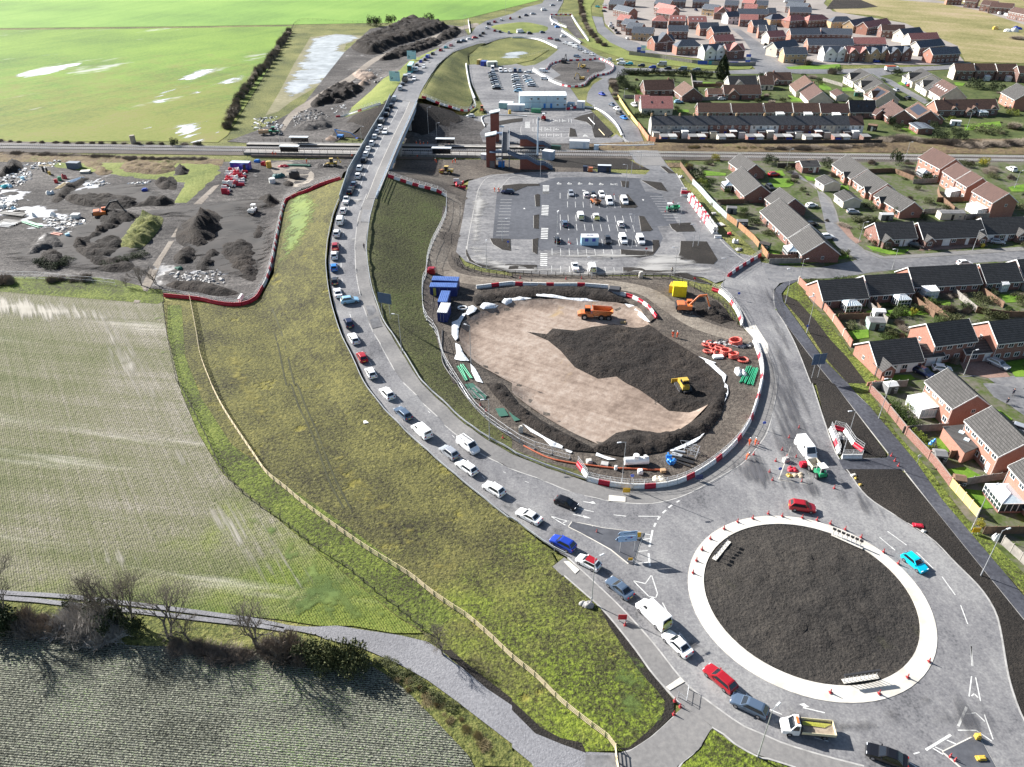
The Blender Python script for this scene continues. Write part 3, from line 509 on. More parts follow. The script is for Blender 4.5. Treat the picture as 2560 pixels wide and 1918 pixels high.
RG('far_pond_ground','10: 1840,480 1930,400 2100,360 2209,350 20: 100,345 230,390 320,430 180,520 0,560 10: 2100,570 1900,560',Xk,4,step=5)
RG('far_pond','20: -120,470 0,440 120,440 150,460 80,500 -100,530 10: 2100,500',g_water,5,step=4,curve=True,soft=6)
RG('grass_verge','20: 690,-60 720,0 680,60 690,150 740,290 880,380 1010,450 1280,475 1700,530 2100,560 2050,600 1700,600 1300,560 960,510 700,420 560,330 620,340 700,300 600,200 590,100 570,-60',g_yellow,5,step=5)
RG('road','20: 690,140 780,150 800,230 900,310 1080,370 1280,470 1000,440 850,370 740,280',Xc,6,step=5)
RG('estate_ground','20: 820,-80 2209,-80 30: 560,-80 480,30 560,100 750,130 1180,200 1640,400 1650,480 1700,540 1500,560 600,560 0,560 20: 2209,640 2100,560 1280,470 1080,370 900,310 800,200 780,60',g_estate,4,step=8)
RG('road','20: 1880,240 1960,250 2209,420 30: 0,480 130,560 600,600 950,590 1500,570 1750,540 1750,590 1200,620 960,660 1060,690 1400,880 1350,900 1060,740 900,640 300,640 0,620 20: 2209,620 2100,600 2030,520 2060,430 1990,330',Xc,6,step=5)
RG('road','20: 930,590 1300,590 1700,620 2100,600 2209,600 2209,640 1900,640 1500,615 1000,625',Xc,7,step=5)
RG('waste_ground','30: 540,60 560,-80 2600,-80 2600,560 2209,545 1900,540 1700,530 1650,420 1500,350 1180,200 950,140 600,110',g_moor,3,step=10)
RG('road','30: 1150,-30 1500,10 1850,60 2209,180 2400,260 2400,320 2209,215 1850,100 1500,30 1100,0',g_estate,5,step=8)
RG('soil_ground','30: 560,0 800,0 950,60 800,75 500,80',Xe,5,step=6)
# older estate on the right
RG('estate_ground','20: 850,640 1000,640 1500,640 2209,640 30: 0,640 900,640 2600,560 2600,1270 1500,1220 0,1230 20: 2209,1230 1200,1230 1090,1110 1000,1010 880,860',g_garden,3,step=6)
RG('estate_ground','20: 1450,1400 2209,1390 30: 0,1400 2600,1400 31: 2900,1657 1000,1657 700,1360 440,1040 250,780 260,750 0,620 21: 2150,560 1900,330 1700,60 20: 1500,1560',g_paving,3,step=6)
RG('estate_ground','31: 990,1657 2900,1657 32: 2900,1700 2209,1640 1700,1150 1400,760 1100,420 880,110 830,30',g_paving,3,step=5)
RG('road','31: -60,610 250,655 450,655 730,600 770,585 600,480 500,330 470,180 440,60 410,-60 30: 300,1560 150,1480 230,1470 420,1640 31: 500,60 570,130 600,280 680,390 820,510 960,575 1100,582 1500,557 1900,532 2500,488 2500,585 1900,607 1300,657 900,695 600,747 270,755 100,790 0,760',Xc,5,step=4)
RG('pavement','31: 440,0 470,0 540,60 590,170 625,300 700,390 830,500 1000,560 1300,540 1700,510 2500,455 2500,488 1900,530 1500,555 1100,580 960,573 820,510 680,390 600,280 570,130 500,60',Qd,6,step=4)
RG('driveway','31: 600,290 680,280 740,390 810,430 760,450 690,390',g_pink,7,step=4)
RG('driveway','31: 1300,510 1520,500 1900,470 1880,455 1600,455 1310,470',g_pink,7,step=4)
RG('driveway','31: 1650,1470 1950,1440 2090,1600 1900,1610 1700,1570',g_pink,7,step=4)
RG('road','31: 1640,1600 2209,1590 2400,1700 32: 2400,200 2209,130 2000,30 1850,-80',Xc,6,step=4)
RG('road','32: 1850,0 2209,0 2300,300 2209,280 2100,200 1950,120',Xc,7,step=4)
LAWNS=["31: 580,1060 780,1050 905,1020 900,1080 700,1100 600,1100","31: 985,1030 1280,1000 1390,1060 1180,1075 1010,1070","31: 1410,950 1570,940 1580,1000 1500,1045 1420,1010","31: 1990,890 2300,870 2300,950 2050,960","31: 670,1205 865,1190 870,1260 740,1280","31: 840,465 1000,490 1220,500 1180,535 1050,545 900,510","31: 580,530 680,525 705,575 560,595 400,620 100,635 90,620 300,600 560,580","31: 1000,1590 1230,1580 1270,1620 1100,1657 1000,1640","31: 2040,1480 2300,1430 2300,1600 2130,1600","31: 0,505 105,520 100,560 0,570","31: 60,1020 70,1010 80,1030",
"32: 1540,740 1700,720 1840,800 1680,850 1600,830","32: 1690,910 1870,930 2000,1070 1810,1090","32: 1450,480 1540,470 1560,590 1470,610","32: 1900,230 2000,230 2110,310 2080,330","30: 0,1480 120,1475 150,1520 0,1525","30: 10,1545 200,1545 225,1590 180,1620 0,1620","30: 310,1520 410,1540 420,1570 340,1560","30: 600,1570 690,1600 700,1650 620,1640","30: 440,700 540,760 550,780 440,780","30: 640,760 745,755 750,790 640,790","30: 1110,1060 1230,1090 1290,1160 1250,1165 1140,1110","30: 1690,1080 2000,1050 2020,1110 1700,1130","30: 170,820 290,860 290,880 200,880","30: 150,580 620,555 630,600 180,600","30: 1110,720 1200,690 1240,730 1140,740","30: 2070,1620 2209,1590 2209,1657 2100,1657","20: 1640,710 1800,720 1810,745 1650,745","20: 1060,770 1170,790 1170,815 1080,810","20: 1430,945 1520,950 1530,970 1430,975","20: 1640,1470 1850,1500 1840,1520 1650,1520","20: 1160,400 1230,410 1230,440 1150,430","30: 1600,710 1700,720 1680,745 1620,740"]
for p in LAWNS:RG('lawn',p,Qb,8,step=3)
# planting beds of the car parks, each ringed by a pale kerb
BEDS=["21: 197,30 222,20 242,28 242,128 205,128","21: 188,207 235,197 231,322 188,318","21: 178,412 228,402 220,542 178,522","21: 925,30 1000,25 1085,130 1065,142 940,140","21: 1095,210 1140,215 1215,330 1190,342 1115,345","21: 1210,420 1265,420 1275,470 1215,550 1100,570 942,560 938,500 1218,520","21: 1455,427 1680,432 1775,590 1740,627 1600,620 1420,597 1450,520","21: 1358,280 1540,268 1590,345 1420,348 1380,320","21: 958,655 1100,655 1500,700 1730,800 1600,780 1360,715 958,712","21: -60,628 215,635 215,690 -60,683","11: 1815,500 1850,580 1900,620 2000,640 2150,650 2150,686 1950,652 1840,600 1812,540","11: 2020,405 2195,410 2200,512 2120,500 2045,455","20: -80,1605 60,1590 238,1590 238,1606 130,1612 60,1640 -20,1680 -90,1670","20: 940,1565 1010,1570 1005,1622 950,1615","20: 1115,1560 1290,1580 1345,1657 1250,1640","20: 530,1030 600,1000 700,975 800,1080 870,1150 830,1185 712,1187 690,1095 640,1055","20: -180,1060 0,1030 92,1022 90,1050 0,1062 -120,1085","20: 500,1105 545,1120 562,1182 492,1182","20: 1280,1440 1320,1440 1410,1500 1350,1500"]
mk=MB()
for p in BEDS:
 P=Gs(pts(p));Zb('planting_bed',None,Qc,9,step=1.6,world=P,lump=.06,h=.08,edge=.5);Zr(mk,Zi(np.r_[P,P[:1]],1.5),.22,.12)
for p,sm in[("11: 1815,470 1830,560 1960,620 2209,650 21: 0,690 330,695 950,712",1),("20: 1420,1500 1500,1640 21: 1540,60 1620,200 1740,340 1830,450 1960,560 2060,610",1),("20: 690,990 640,1050 690,1090 712,1190",0),("20: 90,1200 75,1110 130,1085 500,1070 640,1075",1),("20: 500,1000 0,1000 -300,1010",1),("11: 1820,560 1830,420 1900,60 1930,-40 20: -200,1530 0,1500 300,1490",1),("10: 2080,1657 2140,1590 20: 0,1530 200,1515",1)]:
 Zr(mk,Yb(p,2.5,bool(sm)),.25,.12)
for p in[KERB,"22: 480,1500 650,1657",EDGE+" 32: 60,150 75,0 31: 70,1657 40,1500 0,1400 21: 2209,1330 2130,1240 2050,1130 1960,990 1800,830",
"31: 48,850 60,1000 150,1150 250,1350 370,1657 32: 380,0 500,370 590,610 700,770 850,970 1100,1140 1400,1330 1600,1530 1730,1657 33: 1730,0 1850,130 1960,310 2010,500 2060,800 2110,1000 2209,1250 2380,1500","23: 450,0 640,165 760,270 900,430 1080,660 1200,830 1340,990 1470,1130","23: 1480,1140 1400,1215 1210,1390 1010,1520 940,1535","23: 1390,1800 1440,1640 1610,1490 1725,1310 1960,1480 2209,1600 33: 0,1580 240,1657"]:
 Zr(mk,Yb(p,1.6),.22,.11)
for p in["31: 150,1140 350,1400 560,1657 32: 570,0 1040,600","32: 1170,740 1450,1100 1900,1657 33: 1900,0 2209,380","31: 130,960 260,1130 480,1450 690,1657 32: 700,0 760,90 870,190 1280,680 1500,1000 2060,1657","32: 605,655 800,645 1020,640","32: 650,740 1080,715 1165,745"]:
 Zr(mk,Yb(p,2),.12,.06)
Zv('kerb',mk,m_kerb)
# traffic islands: dark asphalt raised inside white kerbs
ISL=["22: 490,1237 520,1195 780,1250 1000,1277 1140,1292 1090,1400 1040,1565 1005,1555 850,1430 680,1335","33: 1508,1525 1780,1390 1830,1420 1960,1657 2030,1800 1830,1800","32: 95,830 200,545 250,580 300,690 380,860 350,870"]
mi=MB()
for i,p in enumerate(ISL):
 P=Gs(pts(p));Zb('traffic_island',None,g_tar if i<2 else g_dusty,10,step=3,world=P);Zr(mi,Zi(np.r_[P,P[:1]],1.2),.3,.14)
Zv('island_kerb',mi,Yk)
# stains, turf patches, silt and ruts with ragged rims
for m_,nm_,sf,st,L in[(st_dark,'asphalt_patch',5,2.5,["v: 1610,610 1700,640 1720,760 1765,900 1810,1000 1770,1040 1705,1010 1660,960 1645,800 1650,700","v: 1560,1010 1650,960 1700,1020 1860,1060 1960,1130 1900,1130 1760,1080 1620,1060","v: 2010,1500 2110,1480 2190,1560 2190,1640 2050,1600 1960,1560"]),(st_ring,'asphalt_patch',3,1.5,["v: 1500,1260 1485,1340 1560,1440 1660,1510 1780,1540 1900,1535 2010,1470 2060,1400 2090,1430 2010,1540 1880,1590 1720,1580 1560,1510 1470,1380","v: 1080,1060 1180,1110 1260,1180 1380,1270 1350,1290 1200,1180 1060,1085","v: 1000,1010 1150,1070 1300,1090 1440,1080 1440,1095 1290,1108 1130,1090 990,1030"]),(st_pale,'dust_patch',3,3,["v: 1020,420 1060,400 1050,520 1080,560 1200,580 1400,580 1500,570 1580,590 1450,600 1200,600 1060,585 1010,540","v: 1180,545 1400,545 1410,560 1180,562","v: 1340,600 1420,540 1500,560 1540,580 1480,590","v: 760,420 790,420 770,600 800,720 780,720 745,600"]),(st_green,'turf_patch',5,2.5,["v: 1000,1380 1150,1440 1280,1560 1330,1580 1430,1560 1400,1450 1330,1390 1280,1360 1330,1480 1250,1540 1080,1420","v: 330,660 362,670 370,760 400,880 460,1000 560,1100 700,1210 860,1330 760,1345 560,1310 640,1240 520,1110 430,1000 370,860","v: 620,430 660,410 690,440 660,520 620,560 600,590 605,500","v: 700,1240 860,1340 800,1345 640,1330 560,1300 620,1280"]),(st_yel,'turf_patch',5,2.5,["v: 470,720 520,760 600,900 640,960 560,920 490,820","v: 640,870 740,980 860,1100 1000,1230 1050,1300 900,1200 720,1030","v: 720,560 715,640 740,700 760,780 720,720 690,620"]),(st_silt,'silt_patch',6,3,["v: 210,690 260,680 350,840 420,980 470,1070 430,1080 330,930 240,800","v: 430,1110 520,1080 600,1170 690,1260 640,1290 520,1240","v: -100,640 60,640 250,670 330,690 200,700 0,690","v: -60,1150 100,1160 300,1180 420,1230 300,1240 60,1190"]),(st_mud,'mud_patch',5,2.5,["v: 370,500 420,440 520,445 560,470 600,500 585,560 540,600 470,600 420,570","v: 0,560 80,520 180,480 260,460 330,490 300,560 220,590 100,580","v: 130,420 230,400 320,400 360,440 200,450","v: 230,470 420,440 580,430 590,450 420,470"])]:
 for p_ in L:RG(nm_,p_,m_,12 if 'asphalt' in nm_ or 'dust' in nm_ else 4,step=st,soft=sf,curve=True,**(dict(h=.5,lump=.6,Xr=.3)if m_ is st_mud else{}))
mb=MB()
for p_ in["11: 60,1010 170,1250 260,1657 12: 300,0 370,200 470,400 560,640 640,860 760,1080","11: 140,1010 230,1250 330,1657 12: 355,0 430,200 520,400 610,640 700,860 820,1080"]:Zs(mb,Yb(p_,1.2),.35,.09)
Zv('wheel_ruts',mb,st_rut)
# ---------------------------------------------------------------- painted markings
mm=MB()
def seg(s,w=.12,dz=.10,dash=None,sm=False):
 P=Yb(s,.8,sm)
 if dash:
  d=np.r_[0,np.cumsum(np.linalg.norm(np.diff(P,axis=0),axis=1))];t=0
  while t<d[-1]:
   k=(d>=t-.01)&(d<=t+dash[0]+.01)
   if k.sum()>1:Zs(mm,P[k],w,dz)
   t+=sum(dash)
 else:Zs(mm,P,w,dz)
seg("11: 800,120 770,250 745,430 735,600 745,780 800,1020 880,1270 1000,1500 12: 1130,20 1280,210 1500,430 1800,690 2060,880",.13,dash=(4,5),sm=True)
seg("12: 1380,120 1720,470 2040,690 22: 0,800 250,900",.1,dash=(1.5,3),sm=True)
for s in["22: 545,1005 705,1035","22: 560,1075 705,1107","22: 800,1125 985,1145","22: 1090,1145 1280,1147","22: 480,1115 620,1150","22: 1130,1295 1190,1305","22: 1130,1347 1190,1337","22: 1090,1450 1170,1442","22: 1060,1555 1175,1542","22: 330,1145 490,1190","22: 330,1145 460,1222","22: 440,1200 490,1185","33: 1440,1480 1505,1510","33: 1540,1420 1620,1455","33: 1420,1490 1510,1545","32: 960,1325 1095,1440","32: 1030,1275 1195,1395","32: 1280,1455 1425,1595","33: 1500,10 1615,170","33: 1660,255 1722,420","33: 1752,610 1765,780","33: 1752,610 1757,780","33: 1755,870 1733,1045","33: 1790,880 1832,1085","33: 1755,1040 1778,1020","33: 1778,1020 1812,1055","33: 1705,1195 1790,1185","33: 1790,1185 1870,1260","33: 1635,1335 1795,1337","33: 1795,1337 1930,1430","33: 1865,1200 1940,1415","33: 1145,1570 1200,1560","33: 1255,1540 1305,1525","33: 1145,1570 1290,1657","33: 300,1140 490,1185","33: 0,1150 120,1200","33: 400,1400 520,1430","23: 1045,45 1150,70","23: 1150,70 1200,0","23: 1045,45 1180,180","23: 1180,180 1240,192","23: 1240,192 1255,155","23: 1255,155 1205,0","23: 1250,258 1385,410","23: 1298,235 1390,410","23: 1440,490 1570,650","23: 1900,970 2035,1050","23: 2090,1085 2209,1140"]:seg(s,.15)
for s in["22: 1445,1010 1420,1025","22: 1380,1048 1350,1072","22: 1328,1092 1300,1118","22: 1278,1145 1255,1175","22: 1240,1205 1225,1235"]:seg(s,.28)
for s in["22: 1213,1265 1185,1410","22: 1178,1465 1190,1575","33: 1712,1135 1640,1300","33: 1575,1375 1360,1505"]:seg(s,.3)
def tri_mark(s,dz=.11):
 P=Gs(pts(s));mm.poly([(p[0],p[1],float(Zm(p)[0])+dz)for p in P][::1])
for s in["22: 665,1025 700,1018 725,1037 690,1038","22: 610,1135 685,1165 620,1160","33: 265,1110 310,1103 355,1135 320,1140","32: 1065,1405 1100,1440 1065,1425"]:tri_mark(s)
# parking bays
def bays(a,b,n,l,w=.13):
 A=Gs(pts(a))[0];B=Gs(pts(b))[0];D=Gs(pts(l));d=D[1]-D[0]
 for i in range(n+1):
  p=A+(B-A)*i/n;Zs(mm,Zi(np.array([p,p+d]),2),w,.11)
bays("21: 415,10","21: 880,20",7,"21: 415,10 415,60");bays("21: 478,85","21: 880,92",6,"21: 478,85 480,135");bays("21: 415,198","21: 1020,210",9,"21: 415,198 418,252");bays("21: 415,275","21: 1040,290",9,"21: 415,275 420,332");bays("21: 417,400","21: 1060,415",9,"21: 417,400 420,458");bays("21: 345,490","21: 935,500",8,"21: 345,490 346,550");bays("21: 342,640","21: 955,655",8,"21: 342,640 342,700")
bays("11: 2110,70","11: 2070,375",11,"11: 2110,70 2209,70");bays("21: 1190,40","21: 1330,245",9,"21: 1190,40 1300,42")
for s in["21: 345,60 880,68","21: 345,252 1090,262","21: 345,275 1090,288","21: 345,462 1220,485","21: 345,488 940,500","21: 1300,10 1480,262","11: 2120,50 2068,400","21: 30,600 200,600","21: 580,600 740,603"]:seg(s,.12)
for a,b in[("g: 695,80","g: 695,185"),("g: 755,82","g: 755,175"),("g: 880,84","g: 880,178"),("g: 935,84","g: 935,178"),("g: 1060,86","g: 1060,178"),("g: 1115,88","g: 1117,180"),("g: 1245,88","g: 1248,180"),("g: 1298,88","g: 1302,182"),("g: 1425,90","g: 1430,182"),("g: 1480,90","g: 1485,185"),("g: 1605,92","g: 1612,185"),("g: 1665,92","g: 1675,200"),("g: 1855,92","g: 1875,208")]:seg(a+" "+b[3:],.14)
for s in["g: 695,80 1665,92","g: 695,187 1880,208","g: 755,175 880,178","g: 935,178 1060,178","g: 1117,180 1248,180","g: 1302,182 1430,182","g: 1485,185 1612,185","h: 530,180 530,280","h: 610,175 615,310","h: 970,180 975,280","h: 1045,180 1050,265","h: 1195,180 1200,265","h: 1265,180 1268,265","h: 1415,180 1420,265","h: 1490,180 1495,285","h: 525,385 1430,385","h: 525,490 1430,500","h: 525,385 525,490","h: 610,390 600,490","h: 745,390 740,490","h: 830,390 830,490","h: 975,390 975,490","h: 1055,390 1050,490","h: 680,540 675,640","h: 865,540 860,640","h: 1050,540 1048,640","h: 1240,540 1235,640","h: 1430,540 1430,640","h: 675,640 1430,640"]:seg(s,.14)
for a,n in[("21: 258,115 318,118 312,210 252,207",7),("21: 253,312 313,314 307,415 247,412",7),("21: 246,530 307,532 303,648 242,646",7),("g: 532,165 642,165 640,322 532,322",7),("h: 330,255 455,255 450,420 322,420",6),("21: 265,0 320,0 320,22 265,22",2)]:
 q=Gs(pts(a))
 for i in range(n):
  t0,t1=i/n+.02,(i+.62)/n;L=lambda t:(q[0]+(q[3]-q[0])*t,q[1]+(q[2]-q[1])*t);A,B=L(t0);D,E=L(t1)
  mm.poly([(p[0],p[1],.125+float(Zm(p)[0]))for p in(D,E,B,A)])
for i in range(9):
 for x in(188,203):seg("21: %d,%d %d,%d"%(x-i*1.5,130+i*29,x-i*1.5-1,145+i*29),.5)
for s in["21: 398,163 485,168","21: 880,174 980,176","21: 390,362 495,368","21: 905,377 1010,380","21: 106,145 106,182","21: 1108,40 1130,75","g: 1090,252 1290,256"]:seg(s,.22)
for s in["21: 96,150 106,138 116,150","21: 390,165 405,158 405,172","21: 1120,65 1140,68 1132,80","21: 382,363 400,356 400,370","g: 1215,246 1290,256 1215,264"]:tri_mark(s)
Zv('road_markings',mm,m_mark)
# painted words and symbols of the bays
def Qe(s,size):
 cu=bpy.data.curves.new('t','FONT');cu.body=s;cu.size=size;cu.align_x='CENTER';cu.align_y='CENTER'
 o=bpy.data.objects.new('t',cu);COL.objects.link(o);dg=bpy.context.evaluated_depsgraph_get();me=bpy.data.meshes.new_from_object(o.evaluated_get(dg));bpy.data.objects.remove(o);return me
def Qf(me,px,rz=0,name='bay_marking',sc=(1,1,1)):
 p=on(pts(px)[0],.12);tag(obj(name,me,m_mark,None,p,rz,sc),None,None,kind='structure')
t_ev=Qe('EV',1.6);t_rc=Qe('R/C',1.7)
for s in("h: 770,592","h: 955,592","h: 1142,592"):Qf(t_ev,s,0,sc=(1,1.7,1))
Qf(t_rc,"g: 1765,152",0,sc=(1,1.5,1))
wm=MB() # wheelchair symbol: head, back, seat and wheel
wm.poly([(-.55,1.5,0),(-.2,1.5,0),(-.2,1.85,0),(-.55,1.85,0)]);wm.poly([(-.5,.5,0),(-.2,.5,0),(-.2,1.4,0),(-.5,1.4,0)]);wm.poly([(-.5,.45,0),(.5,.45,0),(.5,.7,0),(-.5,.7,0)]);wm.poly([(.35,-.3,0),(.6,-.3,0),(.6,.7,0),(.35,.7,0)]);wm.poly([(-.2,.95,0),(.3,.95,0),(.3,1.15,0),(-.2,1.15,0)])
for i in range(12):
 a0,a1=R(100+i*22),R(100+(i+1)*22);wm.poly([(.05+.55*math.cos(a0)-.2,.3+.55*math.sin(a0),0),(.05+.8*math.cos(a0)-.2,.3+.8*math.sin(a0),0),(.05+.8*math.cos(a1)-.2,.3+.8*math.sin(a1),0),(.05+.55*math.cos(a1)-.2,.3+.55*math.sin(a1),0)][::-1])
wme=wm.mesh('bay_symbol')
for s in("g: 822,145","g: 1002,145","g: 1185,148","g: 1368,150","g: 1550,155","h: 1120,238","h: 1330,238","h: 690,238","h: 690,450","h: 910,455","h: 1140,450"):Qf(wme,s,0)
tm=MB();tm.faces([(-1.2,-1.4,0),(1.2,-1.4,0),(0,1.6,0),(-.6,-.9,0),(.6,-.9,0),(0,.6,0)],[(0,1,4,3),(1,2,5,4),(2,0,3,5)]);Qf(tm.mesh('give_way_triangle'),"h: 1838,600",0)
# pale patches in the footways
for p in["22: 835,965 980,980 978,1025 832,1015","23: 1325,965 1450,880 1490,920 1360,995","22: 445,1540 490,1535 580,1612 545,1645"]:RG('tactile_paving',p,Yk,8,step=2)
for p in["11: 925,155 995,160 975,265 900,262","11: 945,985 1015,985 1090,1165 1005,1185"]:RG('path_patch',p,Xc,7,step=2)
# ---------------------------------------------------------------- vehicles
Yw=M("dark_glass",(.012,.016,.022,1),.08,spec=.8);m_tyre=M("tyre_rubber",(.012,.012,.013,1),.8);m_rim=M("wheel_alloy",(.4,.4,.42,1),.35,metal=.8)
m_lamp=M("headlight_lens",(.75,.77,.8,1),.15);m_red=M("tail_light_lens",(.35,.01,.012,1),.25);m_plate=M("yellow_plate",(.7,.55,.06,1),.5);m_trim=M("black_trim",(.02,.02,.022,1),.6)
def paint(n,c,metal=.25):return M(n,c,.28,c,spec=.5,coat=.6,metal=metal)
Yg={'white':paint('white_paint',(.80,.80,.79,1),0),'black':paint('black_paint',(.008,.008,.010,1)),'grey':paint('grey_paint',(.10,.105,.115,1)),'silver':paint('silver_paint',(.42,.44,.47,1),.4),
'dark blue':paint('navy_paint',(.012,.018,.055,1)),'blue':paint('blue_paint',(.015,.05,.38,1)),'pale blue':paint('pale_blue_paint',(.30,.52,.68,1)),'bright blue':paint('bright_blue_paint',(.03,.22,.62,1)),'red':paint('red_paint',(.38,.012,.02,1)),
'cyan':paint('cyan_paint',(.0,.52,.72,1),.1),'teal':paint('teal_paint',(.03,.33,.38,1)),'slate blue':paint('slate_blue_paint',(.09,.13,.19,1)),'orange':paint('orange_paint',(.58,.16,.04,1),0),'yellow':paint('yellow_paint',(.55,.37,.06,1),0),'green':paint('green_paint',(.02,.25,.11,1),0),'dark grey':paint('dark_grey_paint',(.035,.037,.042,1)),'pink':paint('pale_red_paint',(.6,.2,.22,1))}
# kind: length,width,height,shoulder z, windscreen base x, roof front x, roof rear x, rear glass base x (x measured from the nose backwards)
KIND={'hatchback':(4.05,1.76,1.47,.92,1.05,1.75,3.45,3.95),'crossover':(4.35,1.84,1.62,1.02,1.15,1.85,3.75,4.25),'estate':(4.75,1.84,1.48,.92,1.3,2.05,4.1,4.65),'saloon':(4.7,1.82,1.43,.94,1.35,2.15,3.4,4.1),'van':(5.0,1.95,1.95,1.12,.75,1.6,4.85,4.98),'large van':(5.7,2.05,2.5,1.25,.75,1.55,5.55,5.68),'pickup':(5.2,1.85,1.78,1.05,1.35,2.05,3.1,3.35)}
VM={};KC=dict(zip('hceslvp',('hatchback','crossover','estate','saloon','large van','van','pickup')))
def vmesh(kind):
 if kind in VM:return VM[kind]
 L,Wd,H,S,xa,xb,xc,xd=KIND[kind];w=Wd/2;z0=.22;fx=lambda x:L/2-x
 body=MB();Xs=[]
 for x,wf,zs in[(0,.74,S*.62),(.12,.9,S*.74),(.45,.985,S*.84),(xa,1,S),(L*.5,1,S),(xd if kind!='saloon' else L-.35,1,S),(L-.12,.95,S*.95),(L,.86,S*.86)]:
  zb=z0+(.08 if x in(0,L)else 0);ww=w*wf
  Xs.append([(fx(x),-ww*.93,zb),(fx(x),-ww,zb+.22),(fx(x),-ww,zs-.16),(fx(x),-ww*.93,zs),(fx(x),ww*.93,zs),(fx(x),ww,zs-.16),(fx(x),ww,zb+.22),(fx(x),ww*.93,zb)])
 body.loft(Xs,0,False)
 wt=w*(.76 if kind in('hatchback','crossover','estate','saloon','pickup')else.9)
 wb=w*.92;zt=H
 def cab(x,z):return x
 lo=[(fx(xa),-wb,S-.01),(fx(xa),wb,S-.01),(fx(xd),wb,S-.01),(fx(xd),-wb,S-.01)]
 hi=[(fx(xb),-wt*.95,zt-.05),(fx(xb),wt*.95,zt-.05),(fx(xc),wt*.95,zt-.05),(fx(xc),-wt*.95,zt-.05)]
 top=[(fx(xb+.22),-wt*.86,zt),(fx(xb+.22),wt*.86,zt),(fx(xc-.2),wt*.86,zt),(fx(xc-.2),-wt*.86,zt)]
 body.loft([lo,hi,top],0,False)
 def pane(i,j,a0,a1,t0=.14,t1=.92,off=.018):
  l0,l1,h0,h1=(Vector(p)for p in(lo[i],lo[j],hi[i],hi[j]));g=MB()
  f=lambda s,t:(l0.lerp(l1,s)).lerp(h0.lerp(h1,s),t)
  q=[f(a0,t0),f(a1,t0),f(a1-.02,t1),f(a0+.02,t1)];n=(q[1]-q[0]).cross(q[3]-q[0]).normalized();c=sum((Vector(p)for p in lo+hi),Vector())/8
  if n.dot(q[0]-c)<0:n=-n
  g.poly([p+n*off for p in q]);return g
 van='van' in kind;P=[]
 P.append(('body',body.mesh('body'),'P'));P.append(('windscreen',pane(0,1,.06,.94).mesh('windscreen'),Yw))
 P.append(('rear_window',pane(2,3,.1,.9,.35 if van else.14).mesh('rear_window'),Yw))
 k=.34 if kind=='van' else(.26 if van else 1)
 P.append(('side_window',pane(1,2,.10,.95 if not van else k,.45 if van else.12).mesh('side_window'),Yw));P.append(('side_window',pane(3,0,.05 if not van else 1-k,.90,.45 if van else.12).mesh('side_window'),Yw))
 wr=.33 if 'large' not in kind else.36;xs=(L*.19,L*.79)
 wm_=MB();wm_.tube((0,-.11,0),(0,.11,0),wr,n=14);rm=MB();rm.tube((0,-.125,0),(0,.125,0),wr*.62,n=10);wme_,rme=wm_.mesh('wheel'),rm.mesh('rim')
 wheels=[(fx(x),sy*(w-.10),wr)for x in xs for sy in(1,-1)]
 hl=MB();hl.box((0,0,0),(.1,.36,.16));hlm=hl.mesh('headlight');tl=MB();tl.box((0,0,0),(.08,.26,.26));tlm=tl.mesh('tail_light');pl=MB();pl.box((0,0,0),(.03,.5,.11));plm=pl.mesh('number_plate');mr=MB();mr.box((0,0,0),(.14,.2,.13));mrm=mr.mesh('mirror')
 ext=[('headlight',hlm,m_lamp,(fx(.12),sy*w*.66,S*.58))for sy in(1,-1)]+[('tail_light',tlm,m_red,(fx(L-.02),sy*w*.68,S*.66))for sy in(1,-1)]+[('number_plate',plm,m_plate,(fx(L+.01),0,.5))]+[('mirror',mrm,'P',(fx(xa+.35),sy*(w+.06),S+.02))for sy in(1,-1)]
 # one mesh for far copies
 far=MB();far.v=list(body.v);far.f=list(body.f);far.m=list(body.m);far.sm=list(body.sm)
 for q in(pane(0,1,.06,.94),pane(2,3,.1,.9,.35 if van else.14),pane(1,2,.10,.95 if not van else k,.45 if van else.12),pane(3,0,.05 if not van else 1-k,.90,.45 if van else.12)):far.faces(q.v,q.f,1)
 for p in wheels:far.tube((p[0],p[1]-.12,p[2]),(p[0],p[1]+.12,p[2]),wr,n=8,mi=2)
 VM[kind]=(P,wme_,rme,wheels,ext,far.mesh('car'));return VM[kind]
NAMES={'hatchback':'car','crossover':'car','estate':'car','saloon':'car','van':'van','large van':'van','pickup':'pickup_truck'}
def Zg(kind,col,loc,hd,label,group=None,lod=0,roof=None,pitch=0):
 P,wme_,rme,wheels,ext,far=vmesh(kind);pm=Yg[col];nm=NAMES[kind];cat=nm.replace('_truck','')
 if lod==2:
  o=obj(nm,far,[pm,Yw,m_tyre],None,loc,hd);return tag(o,label,cat,group)
 t=Za(nm,label,cat,loc,hd,group)
 if pitch:t.rotation_euler=(0,-pitch,hd)
 for n,me,m in P:obj(n,me,pm if m=='P' else m,t)
 for p in wheels:
  o=obj('wheel',wme_,m_tyre,t,p)
  if lod==0:obj('rim',rme,m_rim,o)
 if lod==0:
  for n,me,m,p in ext:obj(n,me,pm if m=='P' else m,t,p)
 return t
def drive(px,kind,col,back=False,hoff=0):
 """a vehicle on the bridge road, facing away from the camera unless back"""
 p,z,hd=roadz(px);a=math.atan2(-hd[1],-hd[0]);slope=0
 if back:a+=math.pi
 return Vector((p[0],p[1],z+.08)),a+hoff
